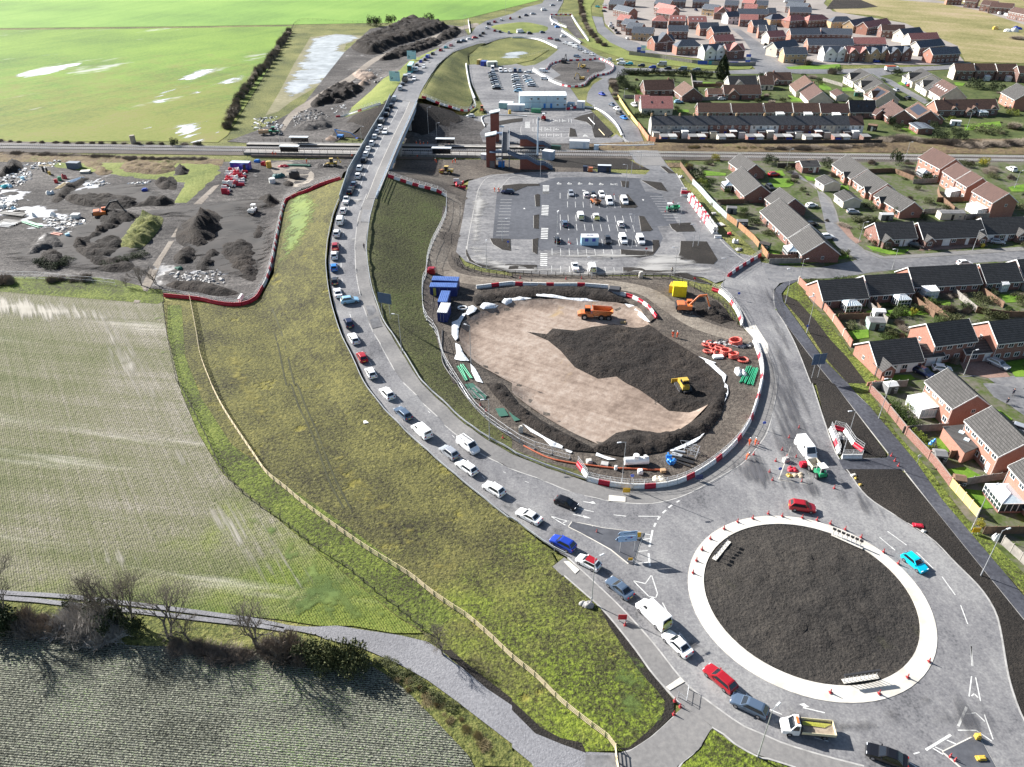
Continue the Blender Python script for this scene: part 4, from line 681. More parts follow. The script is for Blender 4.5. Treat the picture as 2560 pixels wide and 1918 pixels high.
QUEUE="""10: 1640,418,h,teal 10: 1685,400,h,pink 10: 1595,442,c,red 10: 1527,474,c,dark grey 10: 1484,502,v,blue 10: 1462,524,h,black 10: 1426,542,c,blue 10: 1390,575,c,dark grey 10: 1385,612,v,white 10: 1325,668,v,silver 10: 1270,742,h,dark grey 10: 1248,778,v,silver 10: 1198,868,v,silver 10: 1170,928,c,dark grey 10: 1140,960,h,black 10: 1128,1004,c,black 10: 1086,1062,v,grey 10: 1075,1112,c,white 10: 1050,1152,h,silver 10: 1027,1193,h,white 10: 1003,1252,c,white 10: 971,1297,s,white 10: 953,1343,e,white 10: 935,1398,c,black 10: 898,1467,c,white 10: 884,1535,c,white 10: 848,1605,h,slate blue 10: 822,1650,h,black
11: 813,15,h,black 11: 783,90,p,white 11: 758,178,h,white 11: 730,268,v,white 11: 701,376,c,white 11: 688,488,c,red 11: 680,566,c,white 11: 675,668,h,bright blue 11: 682,786,h,dark grey 11: 709,888,s,white
11: 802,1150,c,dark blue 11: 845,1285,e,white 11: 917,1445,h,red 11: 993,1582,h,white 12: 1133,105,c,white 12: 1270,275,e,slate blue 12: 1430,430,v,white 12: 1667,614,c,silver 12: 1818,742,e,white 12: 2052,932,c,white 22: 145,1165,s,white 22: 437,1400,c,blue 22: 657,1565,h,white 23: 925,130,s,slate blue 23: 1212,365,l,white 23: 1420,612,s,white 23: 1788,910,e,red 23: 2040,1145,e,slate blue 33: 1010,1580,s,black"""
q=[]
import re
for m_ in re.finditer(r'(\d\d): (\d+),(\d+),([a-z ]+?),([a-z ]+?)(?= \d\d:|$)',QUEUE.replace('\n',' ')):q.append((pts(m_[1]+': '+m_[2]+','+m_[3])[0],KC[m_[4]],m_[5]))
def nm(c):return c[2]+' '+c[1]
GQ='traffic queuing away from the near roundabout'
for i,(px,kind,col)in enumerate(q):
 loc,a=drive(px,kind,col)
 nx=nm(q[i-1])if i else 'the far roundabout';pv=nm(q[i+1])if i+1<len(q)else 'the photo edge'
 if px[1]>1440:
  t=Gs([px])[0];p0=Gs([q[i-1][0]])[0];p1=Gs([q[min(i+1,len(q)-1)][0]])[0];d_=p0-p1;a=math.atan2(d_[1],d_[0]);loc=Vector((t[0],t[1],.13))
 lab='%s queuing just behind a %s and ahead of %s%s'%(nm(q[i]),nx,'' if i+1==len(q)else 'a ',pv)
 if i==0:lab='teal hatchback nearest the far roundabout in the long bridge queue'
 d=loc.length;v=Zg(kind,col,loc,a,lab,GQ,0 if d<250 else(1 if d<400 else 2))
 if px[1]>1450 and col=='white' and kind=='large van':
  c=MB();P=[]
  for k in range(5):
   for s in(1,-1):c.poly([(-2.86,s*(.1*0),.75+.28*k),(-2.86,s*.85,.5+.28*k),(-2.86,s*.85,.64+.28*k),(-2.86,0,.89+.28*k)][::s])
  obj('rear_chevrons',c,[M('chevron_yellow',(.62,.66,.05,1),.5)],v)
  v['label']='white van with yellow chevron back door beside the near roundabout'
 if i==43+2 or(kind=='hatchback' and col=='white' and px[0]>1450 and px[1]>1300):
  r=MB();r.box((.25-.7,0,1.475),(1.5,1.25,.03));obj('roof_panel',r,Yg['red'],v);v['label']='white hatchback with a bright red roof at the give way island'
  # vehicles coming the other way or turning
OTHER=[("12: 1832,558",'van','white',1,0,'white van with a roof rack coming down the bridge road'),("22: 468,1052",'hatchback','black',1,.12,'black hatchback approaching the near roundabout past the lane arrows'),("10: 1448,588",'hatchback','white',1,0,'small white hatchback alone in the far oncoming lane'),("10: 1366,692",'crossover','white',1,0,'white car on the oncoming side beside the queued tipper lorry'),("10: 1116,1152",'crossover','white',1,0,'white car coming over the bridge in the oncoming lane')]
for s,k,c,b,h,lab in OTHER:
 loc,a=drive(pts(s)[0],k,c,True,h);v=Zg(k,c,loc,a,lab,None,0 if loc.length<250 else 1)
 if k=='van':
  r=MB()
  for y in(-.75,.75):r.tube((-2.2,y,2.1),(.8,y,2.1),.035)
  for i in range(5):r.tube((-2.1+i*.7,-.75,2.1),(-2.1+i*.7,.75,2.1),.03)
  r.tube((-2,.2,2.14),(.7,.25,2.14),.06);obj('roof_rack',r,m_trim,v)
def at(s):return pts(s)[0]
def aim(a,b):
 A,B=Gs([at(a),at(b)]);return math.atan2(B[1]-A[1],B[0]-A[0])
loc,_=drive(at("11: 812,955"),0,0);Zg('crossover','pale blue',loc,R(18),'pale blue and white patrol car turned across the queue',None,0)
Zg('crossover','red',on(at("32: 290,1085"),.1),aim("32: 190,1085","32: 390,1115"),'red car at the top of the near roundabout')
Zg('hatchback','cyan',on(at("32: 1255,1565"),.1),aim("32: 1160,1490","32: 1340,1640"),'bright cyan small car circling the near roundabout')
Zg('large van','white',on(at("32: 320,600"),.1),R(-83),'white van parked at the coned roadworks by the small dumper')
PARK=[("21: 508,28",'hatchback','silver',-88),("21: 640,38",'hatchback','white',92),("21: 700,40",'hatchback','dark grey',-88),("21: 773,40",'crossover','white',-88),("21: 838,100",'van','white',-86),("21: 968,95",'van','white',-86),("21: 590,225",'van','white',92),("21: 724,228",'crossover','white',92),("21: 456,288",'estate','slate blue',92),("21: 935,292",'hatchback','white',92),("21: 388,430",'hatchback','black',92),("21: 826,432",'crossover','dark grey',-88),("21: 957,430",'van','white',-86),("21: 1107,435",'van','white',-87),("21: 543,665",'pickup','white',92),("21: 690,675",'van','white',92),("11: 2172,15",'estate','dark blue',172)]
for i,(s,k,c,h)in enumerate(PARK):
 where=['third bay of the top row','left of a dark hatchback in the top row','between two white cars in the top row','right of a dark hatchback in the top row','backed out beside a planting bed at the top row','half over the right planting bed of the top row','middle of the second row, chevrons on its back','right of the chevron van in the second row','left end of the third row','right part of the third row with dark glass roof','left of the red cones in the fourth row','between the welfare cabin and a van','right of the dark crossover in the fourth row','by the right end bed of the fourth row','bottom row by the black timber fence','bottom row with chevron back beside the pickup','parked near two workers at the left bays'][i]
 v=Zg(k,c,on(at(s),.1),R(h),'%s %s in car park, %s'%(c,k,where),'vehicles in the station car park',0)
 if 'chevron' in where:
  ch=MB()
  for k2 in range(4):
   for s2 in(1,-1):ch.poly([(-2.51,0,.6+.26*k2),(-2.51,s2*.8,.4+.26*k2),(-2.51,s2*.8,.53+.26*k2),(-2.51,0,.73+.26*k2)][::s2])
  obj('rear_chevrons',ch,[M('chevron_yellow',(.62,.66,.05,1),.5)],v)
  # parked rows at the site compound
ORD='first second third fourth fifth sixth seventh eighth ninth tenth eleventh twelfth thirteenth fourteenth fifteenth sixteenth seventeenth eighteenth nineteenth twentieth'.split()+['twenty '+w for w in 'first second third fourth fifth sixth seventh eighth ninth'.split()]
def row(a,b,n,cols,h,lab,grp,kinds=('hatchback','crossover','estate')):
 A,B=np.array(at(a)),np.array(at(b));rr=random.Random(len(lab)+n)
 for i in range(n):
  px=A+(B-A)*i/max(1,n-1);c=cols[i%len(cols)];k=kinds[i%len(kinds)]
  Zg(k,c,on(px,.1),R(h+rr.uniform(-2,2)),'%s %s, %s in the %s'%(c,k,ORD[i],lab),grp,2)
row("10: 2032,640","10: 2076,772",9,['dark blue','silver','dark grey','silver','dark blue','silver','grey','white','black'],172,'left column of cars parked at the compound','cars parked at the site compound')
row("20: 22,660","20: 52,795",8,['white','silver','white','black','silver','white','silver','pale blue'],174,'middle column of cars parked at the compound','cars parked at the site compound')
row("20: 118,668","20: 168,748",6,['white','silver','white','pale blue','white','silver'],174,'right column of cars parked at the compound','cars parked at the site compound')
row("10: 2110,622","20: 68,624",5,['white','white','white','dark blue','slate blue'],-86,'top row of vehicles parked at the compound','cars parked at the site compound',('van','crossover','hatchback'))
for s,k,c,h,l in[("10: 2042,612",'large van','white',-88,'white van at the head of the left parked column'),("20: 138,632",'estate','white',170,'white estate parked right of the top compound row'),("20: 272,625",'van','white',-20,'white van behind the mesh fence by the far works'),("20: 285,690",'estate','white',-12,'white estate below a white van by the mesh fence'),("10: 1850,1015",'hatchback','white',175,'white hatchback beside the orange loader at the bridge foot')]:
 Zg(k,c,on(at(s),.1),R(h),l,None,2)
 # far traffic
FAR="""10: 1752,372,c,dark grey 10: 1792,362,c,slate blue 10: 1845,347,e,white 10: 1890,332,h,red 10: 1937,315,h,dark blue 10: 1962,295,c,black 10: 1992,250,c,white 10: 2010,215,v,dark blue 10: 2062,196,c,red 10: 2117,180,e,white 10: 2195,166,c,red 10: 2062,272,h,red 10: 2107,281,e,dark grey 10: 2182,290,c,silver
20: 72,285,l,white 20: 152,295,c,dark grey 20: 262,286,h,slate blue 20: 62,155,h,black 20: 122,140,c,dark blue 20: 182,126,e,silver 20: 275,92,v,white 20: 350,52,e,silver 20: 410,10,c,silver 20: 392,240,h,bright blue 20: 365,216,h,white 20: 442,320,c,white 20: 395,357,c,dark grey 20: 332,342,h,red 20: 466,382,c,white 20: 512,397,v,white 20: 552,416,v,white 20: 592,436,c,silver 20: 636,461,c,white 20: 692,481,h,white 20: 562,498,c,slate blue 20: 835,525,h,white
20: 932,527,e,white 20: 942,560,v,white 20: 1010,560,e,cyan 20: 1116,577,c,dark blue 20: 1213,591,c,blue 20: 1292,570,l,silver 20: 1344,601,c,black 20: 1472,607,v,slate blue 20: 1592,611,e,slate blue 20: 777,824,h,blue 20: 866,918,h,slate blue 20: 906,952,h,white 20: 930,992,c,dark grey 20: 966,1030,h,bright blue
20: 852,212,h,silver 20: 857,235,c,white 20: 868,252,h,black 20: 897,272,c,black 20: 917,296,h,dark grey 20: 995,340,e,white 20: 802,50,h,white 20: 804,74,h,red 20: 796,105,c,black 20: 740,66,c,teal 20: 1400,68,c,black 20: 1460,78,h,silver 20: 1588,95,c,dark blue 20: 1395,450,c,black 20: 2160,372,c,dark blue 20: 2185,392,h,black 20: 2200,420,h,white
20: 1445,838,c,white 20: 1545,822,v,white 20: 1437,892,c,pale blue 20: 1052,918,e,white 20: 1755,852,h,red 20: 1805,865,h,white 30: 55,487,h,black 30: 70,492,e,white 30: 938,540,h,blue 30: 985,540,h,dark grey 30: 1195,730,h,bright blue 30: 1228,748,h,red 30: 1200,860,c,dark grey 30: 1098,790,c,silver 30: 50,1522,c,red 30: 15,1632,c,dark grey 30: 2097,1475,c,white
31: 372,132,h,white 31: 372,297,c,black 31: 505,405,c,white 31: 730,188,h,silver 31: 1275,480,c,dark grey 31: 1975,447,h,silver 31: 1335,1578,c,dark blue 31: 1495,1545,h,white 31: 1980,1505,e,silver 31: 1690,632,h,white 32: 2180,420,c,silver 30: 1700,22,e,white 30: 1850,75,e,silver 30: 1990,125,v,white 30: 2060,140,v,white 30: 160,22,v,white"""
FV=[]
for m_ in re.finditer(r'(\d\d): (\d+),(\d+),([a-z ]+?),([a-z ]+?)(?= \d\d:|$)',FAR.replace('\n',' ')):
 s=m_[1]+': '+m_[2]+','+m_[3];px=pts(s)[0];k,c=KC[m_[4]],m_[5];x,y=px;i=len(FV)
 if m_[1]=='10' or(y<95 and x<1420):h=aim(s,"10: 2209,120")if y<95 and x<1300 else R(28);lb='in jam left of far roundabout' if m_[1]=='10' else 'on the far roundabout roads'
 elif x<1520 and y<152:h=R(-38);lb='in the line below the far roundabout'
 elif 150<y<185 and 1520<x<1760:h=R(172);lb='in the line below the new estate'
 elif x<1570 and y>235:h=R(-60);lb='on the road by the old terrace'
 elif m_[1]in('31','32'):h=R({372:20,505:8,730:0,1275:-35,1975:-20,1335:-55,1495:-12,1980:-60,1690:5,2180:-40}.get(int(m_[2]),20));lb='on drives of the near estate'
 else:h=R([100,75,-80,95][i%4])if i%3 else R(10);lb='parked in the new estate' if y<150 and x>1480 else 'parked in the middle estate'
 FV.append((px,k,c,h,lb,m_[1]))
for lb in dict.fromkeys(v[4]for v in FV):
 for j,(px,k,c,h,_,tl)in enumerate(sorted((v for v in FV if v[4]==lb),key=lambda v:v[0][0])):Zg(k,c,on(px,.1),h,'%s %s, %s from left %s'%(c,k,ORD[j],lb),'vehicles '+lb,0 if tl in('31','32')else 2)
 # ---------------------------------------------------------------- bus, lorries and site machines
def Zw(t,ws,r,w=.3):
 a=MB();a.tube((0,-w/2,0),(0,w/2,0),r,n=14);b=MB();b.tube((0,-w/2-.02,0),(0,w/2+.02,0),r*.5,n=10);A,B=a.mesh('wheel'),b.mesh('rim')
 for p in ws:
  o=obj('wheel',A,m_tyre,t,(p[0],p[1],r));obj('rim',B,m_rim,o)
def bxm(c,d,**k):
 m=MB();m.box(c,d,**k);return m
m_steel=M("dull_steel",(.2,.2,.21,1),.5,metal=.6);Zj=M("dark_metal",(.03,.03,.033,1),.6)
O_,Y_,Gn,Wh=Yg['orange'],Yg['yellow'],Yg['green'],Yg['white']
# double-deck bus
loc,a=drive(at("10: 1340,625"),0,0);t=Za('bus','teal double decker bus in the queue beyond the bridge','bus',loc,a)
m=MB()
for z0,z1,ins in((.35,2.3,0),(2.3,4.2,.0)):m.loft([[(-5.2,-1.25,z0),(-5.2,1.25,z0),(5.2,1.25,z0),(5.2,-1.25,z0)],[(-5.2,-1.25,z1),(-5.2,1.25,z1),(5.1 if z1>3 else 5.2,1.25,z1),(5.1 if z1>3 else 5.2,-1.25,z1)]])
obj('body',m,Yg['teal'],t);obj('roof',bxm((0,0,4.2),(10.2,2.4,.1)),M('bus_roof',(.45,.72,.70,1),.4),t)
for s in(1,-1):
 m=MB();m.poly([(-4.6,s*1.27,1.3),(4.2,s*1.27,1.3),(4.2,s*1.27,2.1),(-4.6,s*1.27,2.1)][::s]);m.poly([(-4.8,s*1.27,2.9),(4.9,s*1.27,2.9),(4.9,s*1.27,3.8),(-4.8,s*1.27,3.8)][::s]);obj('side_window',m,Yw,t)
m=MB();m.poly([(-5.22,1.05,1.5),(-5.22,-1.05,1.5),(-5.22,-1.05,3.9),(-5.22,1.05,3.9)]);obj('rear_window',m,Yw,t)
m=MB();m.poly([(5.22,-1.1,1.2),(5.22,1.1,1.2),(5.22,1.1,2.2),(5.22,-1.1,2.2)]);obj('windscreen',m,Yw,t)
Zw(t,[(3,1.1),(3,-1.1),(-2.8,1.1),(-2.8,-1.1)],.48)
# grey tipper lorry behind the bus, and a white box lorry in the estate
def lorry(loc,a,lab,bedm,cabm,L=7.5,load=None):
 t=Za('tipper_lorry',lab,'lorry',loc,a);obj('chassis',bxm((0,0,.6),(L,1,.3)),Zj,t);xc=L/2-1
 c=MB();c.box((xc,0,.7),(1.9,2.35,1.0));c.box((xc-.1,0,1.7),(1.7,2.25,1.15),tx=.85,ty=.94);obj('cab',c,cabm,t);w=MB();w.poly([(xc+.86,-1,1.8),(xc+.86,1,1.8),(xc+.74,.95,2.65),(xc+.74,-.95,2.65)])
 for s in(1,-1):w.poly([(xc-.6,s*1.14,1.8),(xc+.6,s*1.14,1.8),(xc+.5,s*1.10,2.6),(xc-.6,s*1.10,2.6)][::s])
 obj('windscreen',w,Yw,t);l=L-2.2;x0=-1.1;b=MB();b.box((x0,0,.9),(l,2.4,.15))
 for s in(1,-1):b.box((x0,s*1.17,1.0),(l,.08,1.2))
 for s in(1,-1):b.box((x0+s*(l/2-.04),0,1.0),(.08,2.4,1.3))
 obj('tipper_body',b,bedm,t);q=MB();q.dome((x0,0,1.3),(l*.45,1.05,.75),8,3);obj('load',q,load or Xe,t)
 Zw(t,[(x,s*1.0)for x in(xc,-.8,-2.2)for s in(1,-1)],.5);return t
loc,a=drive(at("10: 1288,705"),0,0);lorry(loc,a,'grey loaded tipper lorry queuing on the bridge approach behind the bus',M('worn_grey_steel',(.16,.15,.14,1),.6),Wh)
t=Za('lorry','white lorry with orange topped load in the upper estate road','lorry',on(at("30: 1060,618"),.1),R(4));b=MB();b.box((-.8,0,.9),(5.6,2.4,1.7));obj('box_body',b,Wh,t);obj('load',bxm((-.8,0,2.6),(5.4,2.2,.35)),M('rust_red',(.4,.07,.03,1),.7),t);c=MB();c.box((3,0,.7),(1.7,2.3,1.0));c.box((2.9,0,1.7),(1.5,2.2,.9),tx=.85);obj('cab',c,Wh,t);Zw(t,[(x,s)for x in(2.9,-2.2)for s in(1,-1)],.48)
# white flatbed tipper with cream bed by the roundabout
t=Za('flatbed_tipper','white flatbed tipper with empty cream dropside bed beside the near roundabout','lorry',on(at("33: 330,1345"),.1),aim("33: 575,1355","33: 85,1310"))
c=MB();c.loft([[(1.15,-.95,.35),(1.15,-.95,1.15),(1.15,.95,1.15),(1.15,.95,.35)],[(2.3,-.97,.35),(2.3,-.97,1.2),(2.3,.97,1.2),(2.3,.97,.35)],[(3.2,-.85,.4),(3.2,-.85,.95),(3.2,.85,.95),(3.2,.85,.4)]]);c.loft([[(1.15,-.93,1.1),(2.35,-.93,1.15),(2.35,.93,1.15),(1.15,.93,1.1)],[(1.2,-.8,2.1),(1.75,-.8,2.1),(1.75,.8,2.1),(1.2,.8,2.1)]]);obj('cab',c,Wh,t)
w=MB();w.poly([(2.33,-.8,1.22),(2.33,.8,1.22),(1.82,.72,2.02),(1.82,-.72,2.02)]);obj('windscreen',w,Yw,t)
for s in(1,-1):
 w=MB();w.poly([(1.3,s*.935,1.25),(2.1,s*.935,1.25),(1.8,s*.83,1.95),(1.3,s*.83,1.95)][::s]);obj('side_window',w,Yw,t)
cream=M('cream_dropside',(.62,.56,.38,1),.6);obj('bed',bxm((-1.1,0,.75),(4.1,2.0,.12)),M('worn_ply',(.33,.27,.2,1),.8,(.2,.16,.12,1),2),t)
for n,c_,d_ in[('dropside',(-1.1,1.0,.85),(4.1,.06,.42)),('dropside',(-1.1,-1.0,.85),(4.1,.06,.42)),('tailboard',(-3.13,0,.85),(.06,2.0,.42)),('headboard',(.95,0,.85),(.08,2.0,1.0))]:obj(n,bxm(c_,d_),cream if n!='headboard' else Zj,t)
m=MB()
for i in range(5):m.tube((-2.9+i*.2,-.6+.12*i,.95),(.6,-.65+.1*i,.98),.04)
obj('loose_tools',m,M('yellow_poles',(.6,.6,.1,1),.6),t);obj('beacon',bxm((1.5,0,2.1),(.3,.9,.12)),O_,t);obj('chassis',bxm((-.3,0,.4),(5.5,.8,.25)),Zj,t);Zw(t,[(2.3,.85),(2.3,-.85),(-1.9,.85),(-1.9,-.85)],.36)
def tracks(t,L,w,gap,h=.75):
 for s in(1,-1):
  m=MB();pr=[(L/2-h/2+h/2*math.cos(R(a)),h/2+h/2*math.sin(R(a)))for a in range(90,-91,-30)]+[(-L/2+h/2-h/2*math.cos(R(a)),h/2+h/2*math.sin(R(a)))for a in range(-90,91,30)]
  m.prism([(x,s*gap/2-w/2,z)for x,z in pr],(0,w,0));o=obj('track',m,Zj,t);r=MB()
  for i in range(4):r.tube((-L/2+.5+i*(L-1)/3,s*gap/2-w/2-.03,h/2),(-L/2+.5+i*(L-1)/3,s*gap/2+w/2+.03,h/2),h*.27,n=8)
  obj('road_wheels',r,m_steel,o)
def Zz(px,lab,col,base,slew,sc=1.,boomm=None,reach=1.):
 t=Za('excavator',lab,'excavator',on(at(px),.05),R(base));t.scale=(sc,)*3;bm=boomm or col
 tracks(t,4.0,.6,2.4);obj('turntable',bxm((0,0,.7),(1.4,1.4,.3)),Zj,t)
 h=bpy.data.objects.new('house',None)
 Rm=Matrix.Rotation(R(slew),3,'Z');f=lambda p:Rm@Vector(p)
 m=MB();m.box(f((-.6,0,1.0)),(3.6,2.6,1.0),rz=R(slew));m.box(f((-1.4,0,2.0)),(1.9,2.5,.35),rz=R(slew),tx=.92,ty=.92);obj('upper_body',m,col,t);obj('counterweight',bxm(f((-2.5,0,.95)),(.5,2.5,1.1),rz=R(slew)),Zj,t)
 m=MB();m.box(f((.75,.75,1.0)),(1.5,1.0,1.75),rz=R(slew),tx=.85);obj('cab',m,col,t);m=MB();m.box(f((.78,.75,1.65)),(1.5,1.04,.85),rz=R(slew),tx=.9);obj('cab_window',m,Yw,t)
 P=[(.6,-.2,1.7),(2.6*reach,-.2,4.3),(4.6*reach,-.2,4.6)];m=MB()
 for a_,b_ in zip(P,P[1:]):m.tube(f(a_),f(b_),.32,.26,n=4)
 obj('boom',m,bm,t);m=MB();m.tube(f((4.4*reach,-.2,4.8)),f((5.6*reach,-.2,1.5)),.27,.2,n=4);obj('dipper_arm',m,bm,t);m=MB();m.tube(f((1.4,-.2,1.9)),f((2.7*reach,-.2,4.0)),.1,n=6);m.tube(f((3,-.2,4.85)),f((4.7*reach,-.2,5.0)),.09,n=6);obj('hydraulic_ram',m,m_steel,t)
 m=MB();m.prism([f((5.5*reach,-.75,1.6)),f((5.2*reach,-.75,.5)),f((5.9*reach,-.75,.2)),f((6.3*reach,-.75,.9))],f((0,1.1,0)));obj('bucket',m,Zj,t);return t
Zz("21: 1500,1030",'orange tracked excavator working beside the yellow plant and black fence',O_,-25,22)
Zz("01: 890,215",'orange excavator with black boom working in the left yard',O_,5,18,1.0,Zj,1.15)
Zz("20: 445,545",'dark excavator with raised boom on the far works',Zj,10,60,.9)
Zz("20: 610,590",'yellow excavator on the far works island',Y_,20,-150,.75)
Zz("20: 600,690",'small yellow excavator at the bottom of the far works',Y_,0,160,.7)
# orange articulated dump truck
t=Za('dump_truck','orange articulated dump truck standing on the basin floor','dump truck',on(at("21: 715,1090"),0),R(176));
m=MB();m.loft([[(1.9,-1.1,.9),(1.9,-1.1,1.9),(1.9,1.1,1.9),(1.9,1.1,.9)],[(3.6,-1.05,.8),(3.6,-1.05,1.75),(3.6,1.05,1.75),(3.6,1.05,.8)],[(4.3,-.85,.85),(4.3,-.85,1.4),(4.3,.85,1.4),(4.3,.85,.85)]]);m.box((1.2,0,.9),(1.6,2.3,.9));obj('bonnet',m,O_,t)
m=MB();m.box((1.9,0,1.7),(1.5,1.7,1.5),tx=.85,ty=.9);obj('cab',m,O_,t);m=MB();m.box((1.9,0,2.2),(1.54,1.74,.75),tx=.9,ty=.92);obj('cab_window',m,Yw,t)
m=MB();o_=[(.6,-1.3,2.2),(.9,-1.45,2.9),(-4.0,-1.45,2.7),(-4.4,-1.3,2.2),(-3.2,-1.2,1.3),(.2,-1.2,1.3)];m.prism(o_,(0,.12,0));m.prism([(x,-y-.12,z)for x,y,z in o_],(0,.12,0));m.box((-1.6,0,1.3),(3.8,2.5,.12));m.box((.65,0,1.4),(.15,2.7,1.5));m.prism([(-3.2,-1.2,1.3),(-4.4,-1.3,2.2),(-4.4,1.3,2.2),(-3.2,1.2,1.3)],(.1,0,.1));obj('dump_body',m,O_,t);obj('body_lining',bxm((-1.6,0,1.43),(3.9,2.3,.06)),M('earth_lined_steel',(.12,.09,.06,1),.8),t);obj('chassis',bxm((-.6,0,.8),(6.5,.9,.45)),Zj,t);Zw(t,[(2.6,1.05),(2.6,-1.05),(-1.5,1.05),(-1.5,-1.05),(-3.3,1.05),(-3.3,-1.05)],.78,.6)
# yellow bulldozer
t=Za('bulldozer','yellow bulldozer spreading dark soil in the basin','bulldozer',on(at("22: 1470,60"),.5),R(100));tracks(t,3.6,.6,2.1,.95)
m=MB();m.box((.9,0,.8),(1.9,1.1,.9));m.box((-.9,0,.8),(1.5,1.5,1.0));obj('body',m,Y_,t);m=MB();m.box((-.55,0,1.7),(1.4,1.4,1.2),tx=.9,ty=.9);obj('cab',m,Y_,t);m=MB();m.box((-.55,0,1.95),(1.44,1.44,.7),tx=.94,ty=.94);obj('cab_window',m,Yw,t);m=MB();m.box((2.4,0,.1),(.15,3.4,1.1));obj('blade',m,Y_,t);m=MB();m.box((-2.1,0,.5),(.4,1.2,.3));m.tube((-2.3,.5,.9),(-2.3,.5,.1),.08);m.tube((-2.3,-.5,.9),(-2.3,-.5,.1),.08);obj('ripper',m,Zj,t)
# yellow roller, backhoe, loader, tractor, boom lift
t=Za('road_roller','yellow soil roller with rusty drum by the station','roller',on(at("10: 1640,1500"),.05),R(170));m=MB();m.tube((1.5,-1,.75),(1.5,1,.75),.75,n=16);obj('drum',m,M('rusty_drum',(.22,.06,.04,1),.7),t);m=MB();m.box((-1.6,0,.8),(2.2,1.7,.9),tx=.9);m.box((1.5,0,1.3),(2.3,.2,.2));m.box((1.5,1.1,.6),(1.6,.15,.5));m.box((1.5,-1.1,.6),(1.6,.15,.5));obj('body',m,Y_,t);m=MB();m.box((-.2,0,1.0),(1.2,1.4,1.7));obj('cab',m,Yw,t);obj('cab_roof',bxm((-.2,0,2.7),(1.5,1.6,.12)),Y_,t);Zw(t,[(-1.5,.95),(-1.5,-.95)],.7,.5)
def Zy(px,lab,col,h,back=False,nm_='wheel_loader'):
 t=Za(nm_,lab,'digger',on(at(px),.05),R(h));m=MB();m.box((-.9,0,.7),(2.6,1.3,.8),tx=.9);m.box((1,0,.6),(1.4,1.0,.6));obj('body',m,col,t);m=MB();m.box((-.2,0,1.5),(1.3,1.25,1.3),tx=.9);obj('cab',m,Yw,t);obj('cab_roof',bxm((-.2,0,2.8),(1.4,1.35,.1)),col,t)
 m=MB();m.tube((.3,.45,1.4),(2.6,.45,.7),.11,n=4);m.tube((.3,-.45,1.4),(2.6,-.45,.7),.11,n=4);obj('lift_arm',m,col,t);m=MB();m.prism([(2.5,-1.1,.9),(2.5,-1.1,.15),(3.3,-1.1,.15)],(0,2.2,0));obj('bucket',m,Zj,t)
 if back:
  m=MB();m.tube((-2.1,0,1),(-2.6,0,3.2),.16,n=4);m.tube((-2.6,0,3.2),(-3.4,0,1.6),.13,n=4);m.box((-3.5,0,1.1),(.5,.6,.5));obj('backhoe_arm',m,col,t)
 Zw(t,[(1.2,.8),(1.2,-.8),(-1.4,.85),(-1.4,-.85)],.6,.4);return t
Zy("a: 1350,430",'yellow backhoe digger beside the grey stone heap',Y_,190,True);Zy("10: 1950,965",'orange wheel loader at the foot of the bridge embankment',O_,90);Zy("10: 160,1155",'old green tractor coupled to a tan tank beside the tracks',Gn,10,False,'tractor')
t=Za('water_bowser','tan cylindrical bowser tank behind the green tractor','tank',on(at("10: 70,1165"),.05),R(8));m=MB();m.tube((-2,0,1.3),(2,0,1.3),.85,n=14);obj('tank',m,M('tan_tank',(.5,.33,.18,1),.5),t);Zw(t,[(0,.8),(0,-.8)],.5)
t=Za('boom_lift','blue boom lift with folded arm beside the platform','boom lift',on(at("10: 730,1195"),.05),R(-8));obj('base',bxm((0,0,.5),(2.4,2.2,.9)),Yg['bright blue'],t);m=MB();m.tube((-1.2,0,1.5),(-2.2,0,3.6),.2,n=4);m.tube((-2.2,0,3.6),(4.6,0,2.4),.18,n=4);m.tube((4.6,0,2.4),(6.5,0,1.0),.16,n=4);obj('boom',m,Yg['bright blue'],t);m=MB();m.box((7,0,.3),(.9,1.7,.08))
for x in(-.42,.42):
 for y in(-.8,.8):m.tube((7+x,y,.3),(7+x,y,1.4),.03)
m.box((7,.82,1.38),(.9,.05,.05));m.box((7,-.82,1.38),(.9,.05,.05));obj('basket',m,Yg['blue'],t);Zw(t,[(.9,1),(.9,-1),(-.9,1),(-.9,-1)],.45)
# small dumpers
def Zx(px,lab,col,h,skip=None):
 t=Za('site_dumper',lab,'dumper',on(at(px),.05),R(h));m=MB();m.box((-1.0,0,.6),(1.9,1.5,.75));obj('body',m,col,t);m=MB();o_=[(.1,-.95,.9),(.1,-.95,1.6),(2.1,-.95,1.7),(1.6,-.95,.7)];m.prism(o_,(0,.08,0));m.prism([(x,.87,z)for x,y,z in o_],(0,.08,0));m.prism([(1.6,-.9,.7),(2.1,-.9,1.7),(2.1,.9,1.7),(1.6,.9,.7)],(.06,0,0));m.box((.1,0,.9),(.08,1.8,.7));m.box((.85,0,.72),(1.5,1.8,.08));obj('skip',m,skip or col,t)
 m=MB()
 for x in(-1.7,-.5):
  for y in(-.6,.6):m.tube((x,y,1.3),(x,y,2.5),.05)
 m.box((-1.1,0,2.5),(1.5,1.4,.08));obj('canopy',m,Wh,t);obj('seat',bxm((-1.3,0,1.35),(.5,.6,.5)),Zj,t);Zw(t,[(.9,.85),(.9,-.85),(-1.3,.85),(-1.3,-.85)],.55,.4)
Zx("32: 415,770",'green site dumper with white canopy in front of the parked white van',Gn,103,M('cream_skip',(.55,.5,.4,1),.7));Zx("01: 2185,185",'white skip dumper in the left yard beside a soil cone',Wh,-95);Zx("21: 1385,165",'small green dumper in the right hand parking bays',Gn,5);Zx("21: 718,105",'small orange dumper at the second row of bays',O_,-60,M('brown_skip',(.25,.12,.06,1),.8));Zx("20: 272,1035",'small red dumper on the north station bays',Yg['red'],-90)
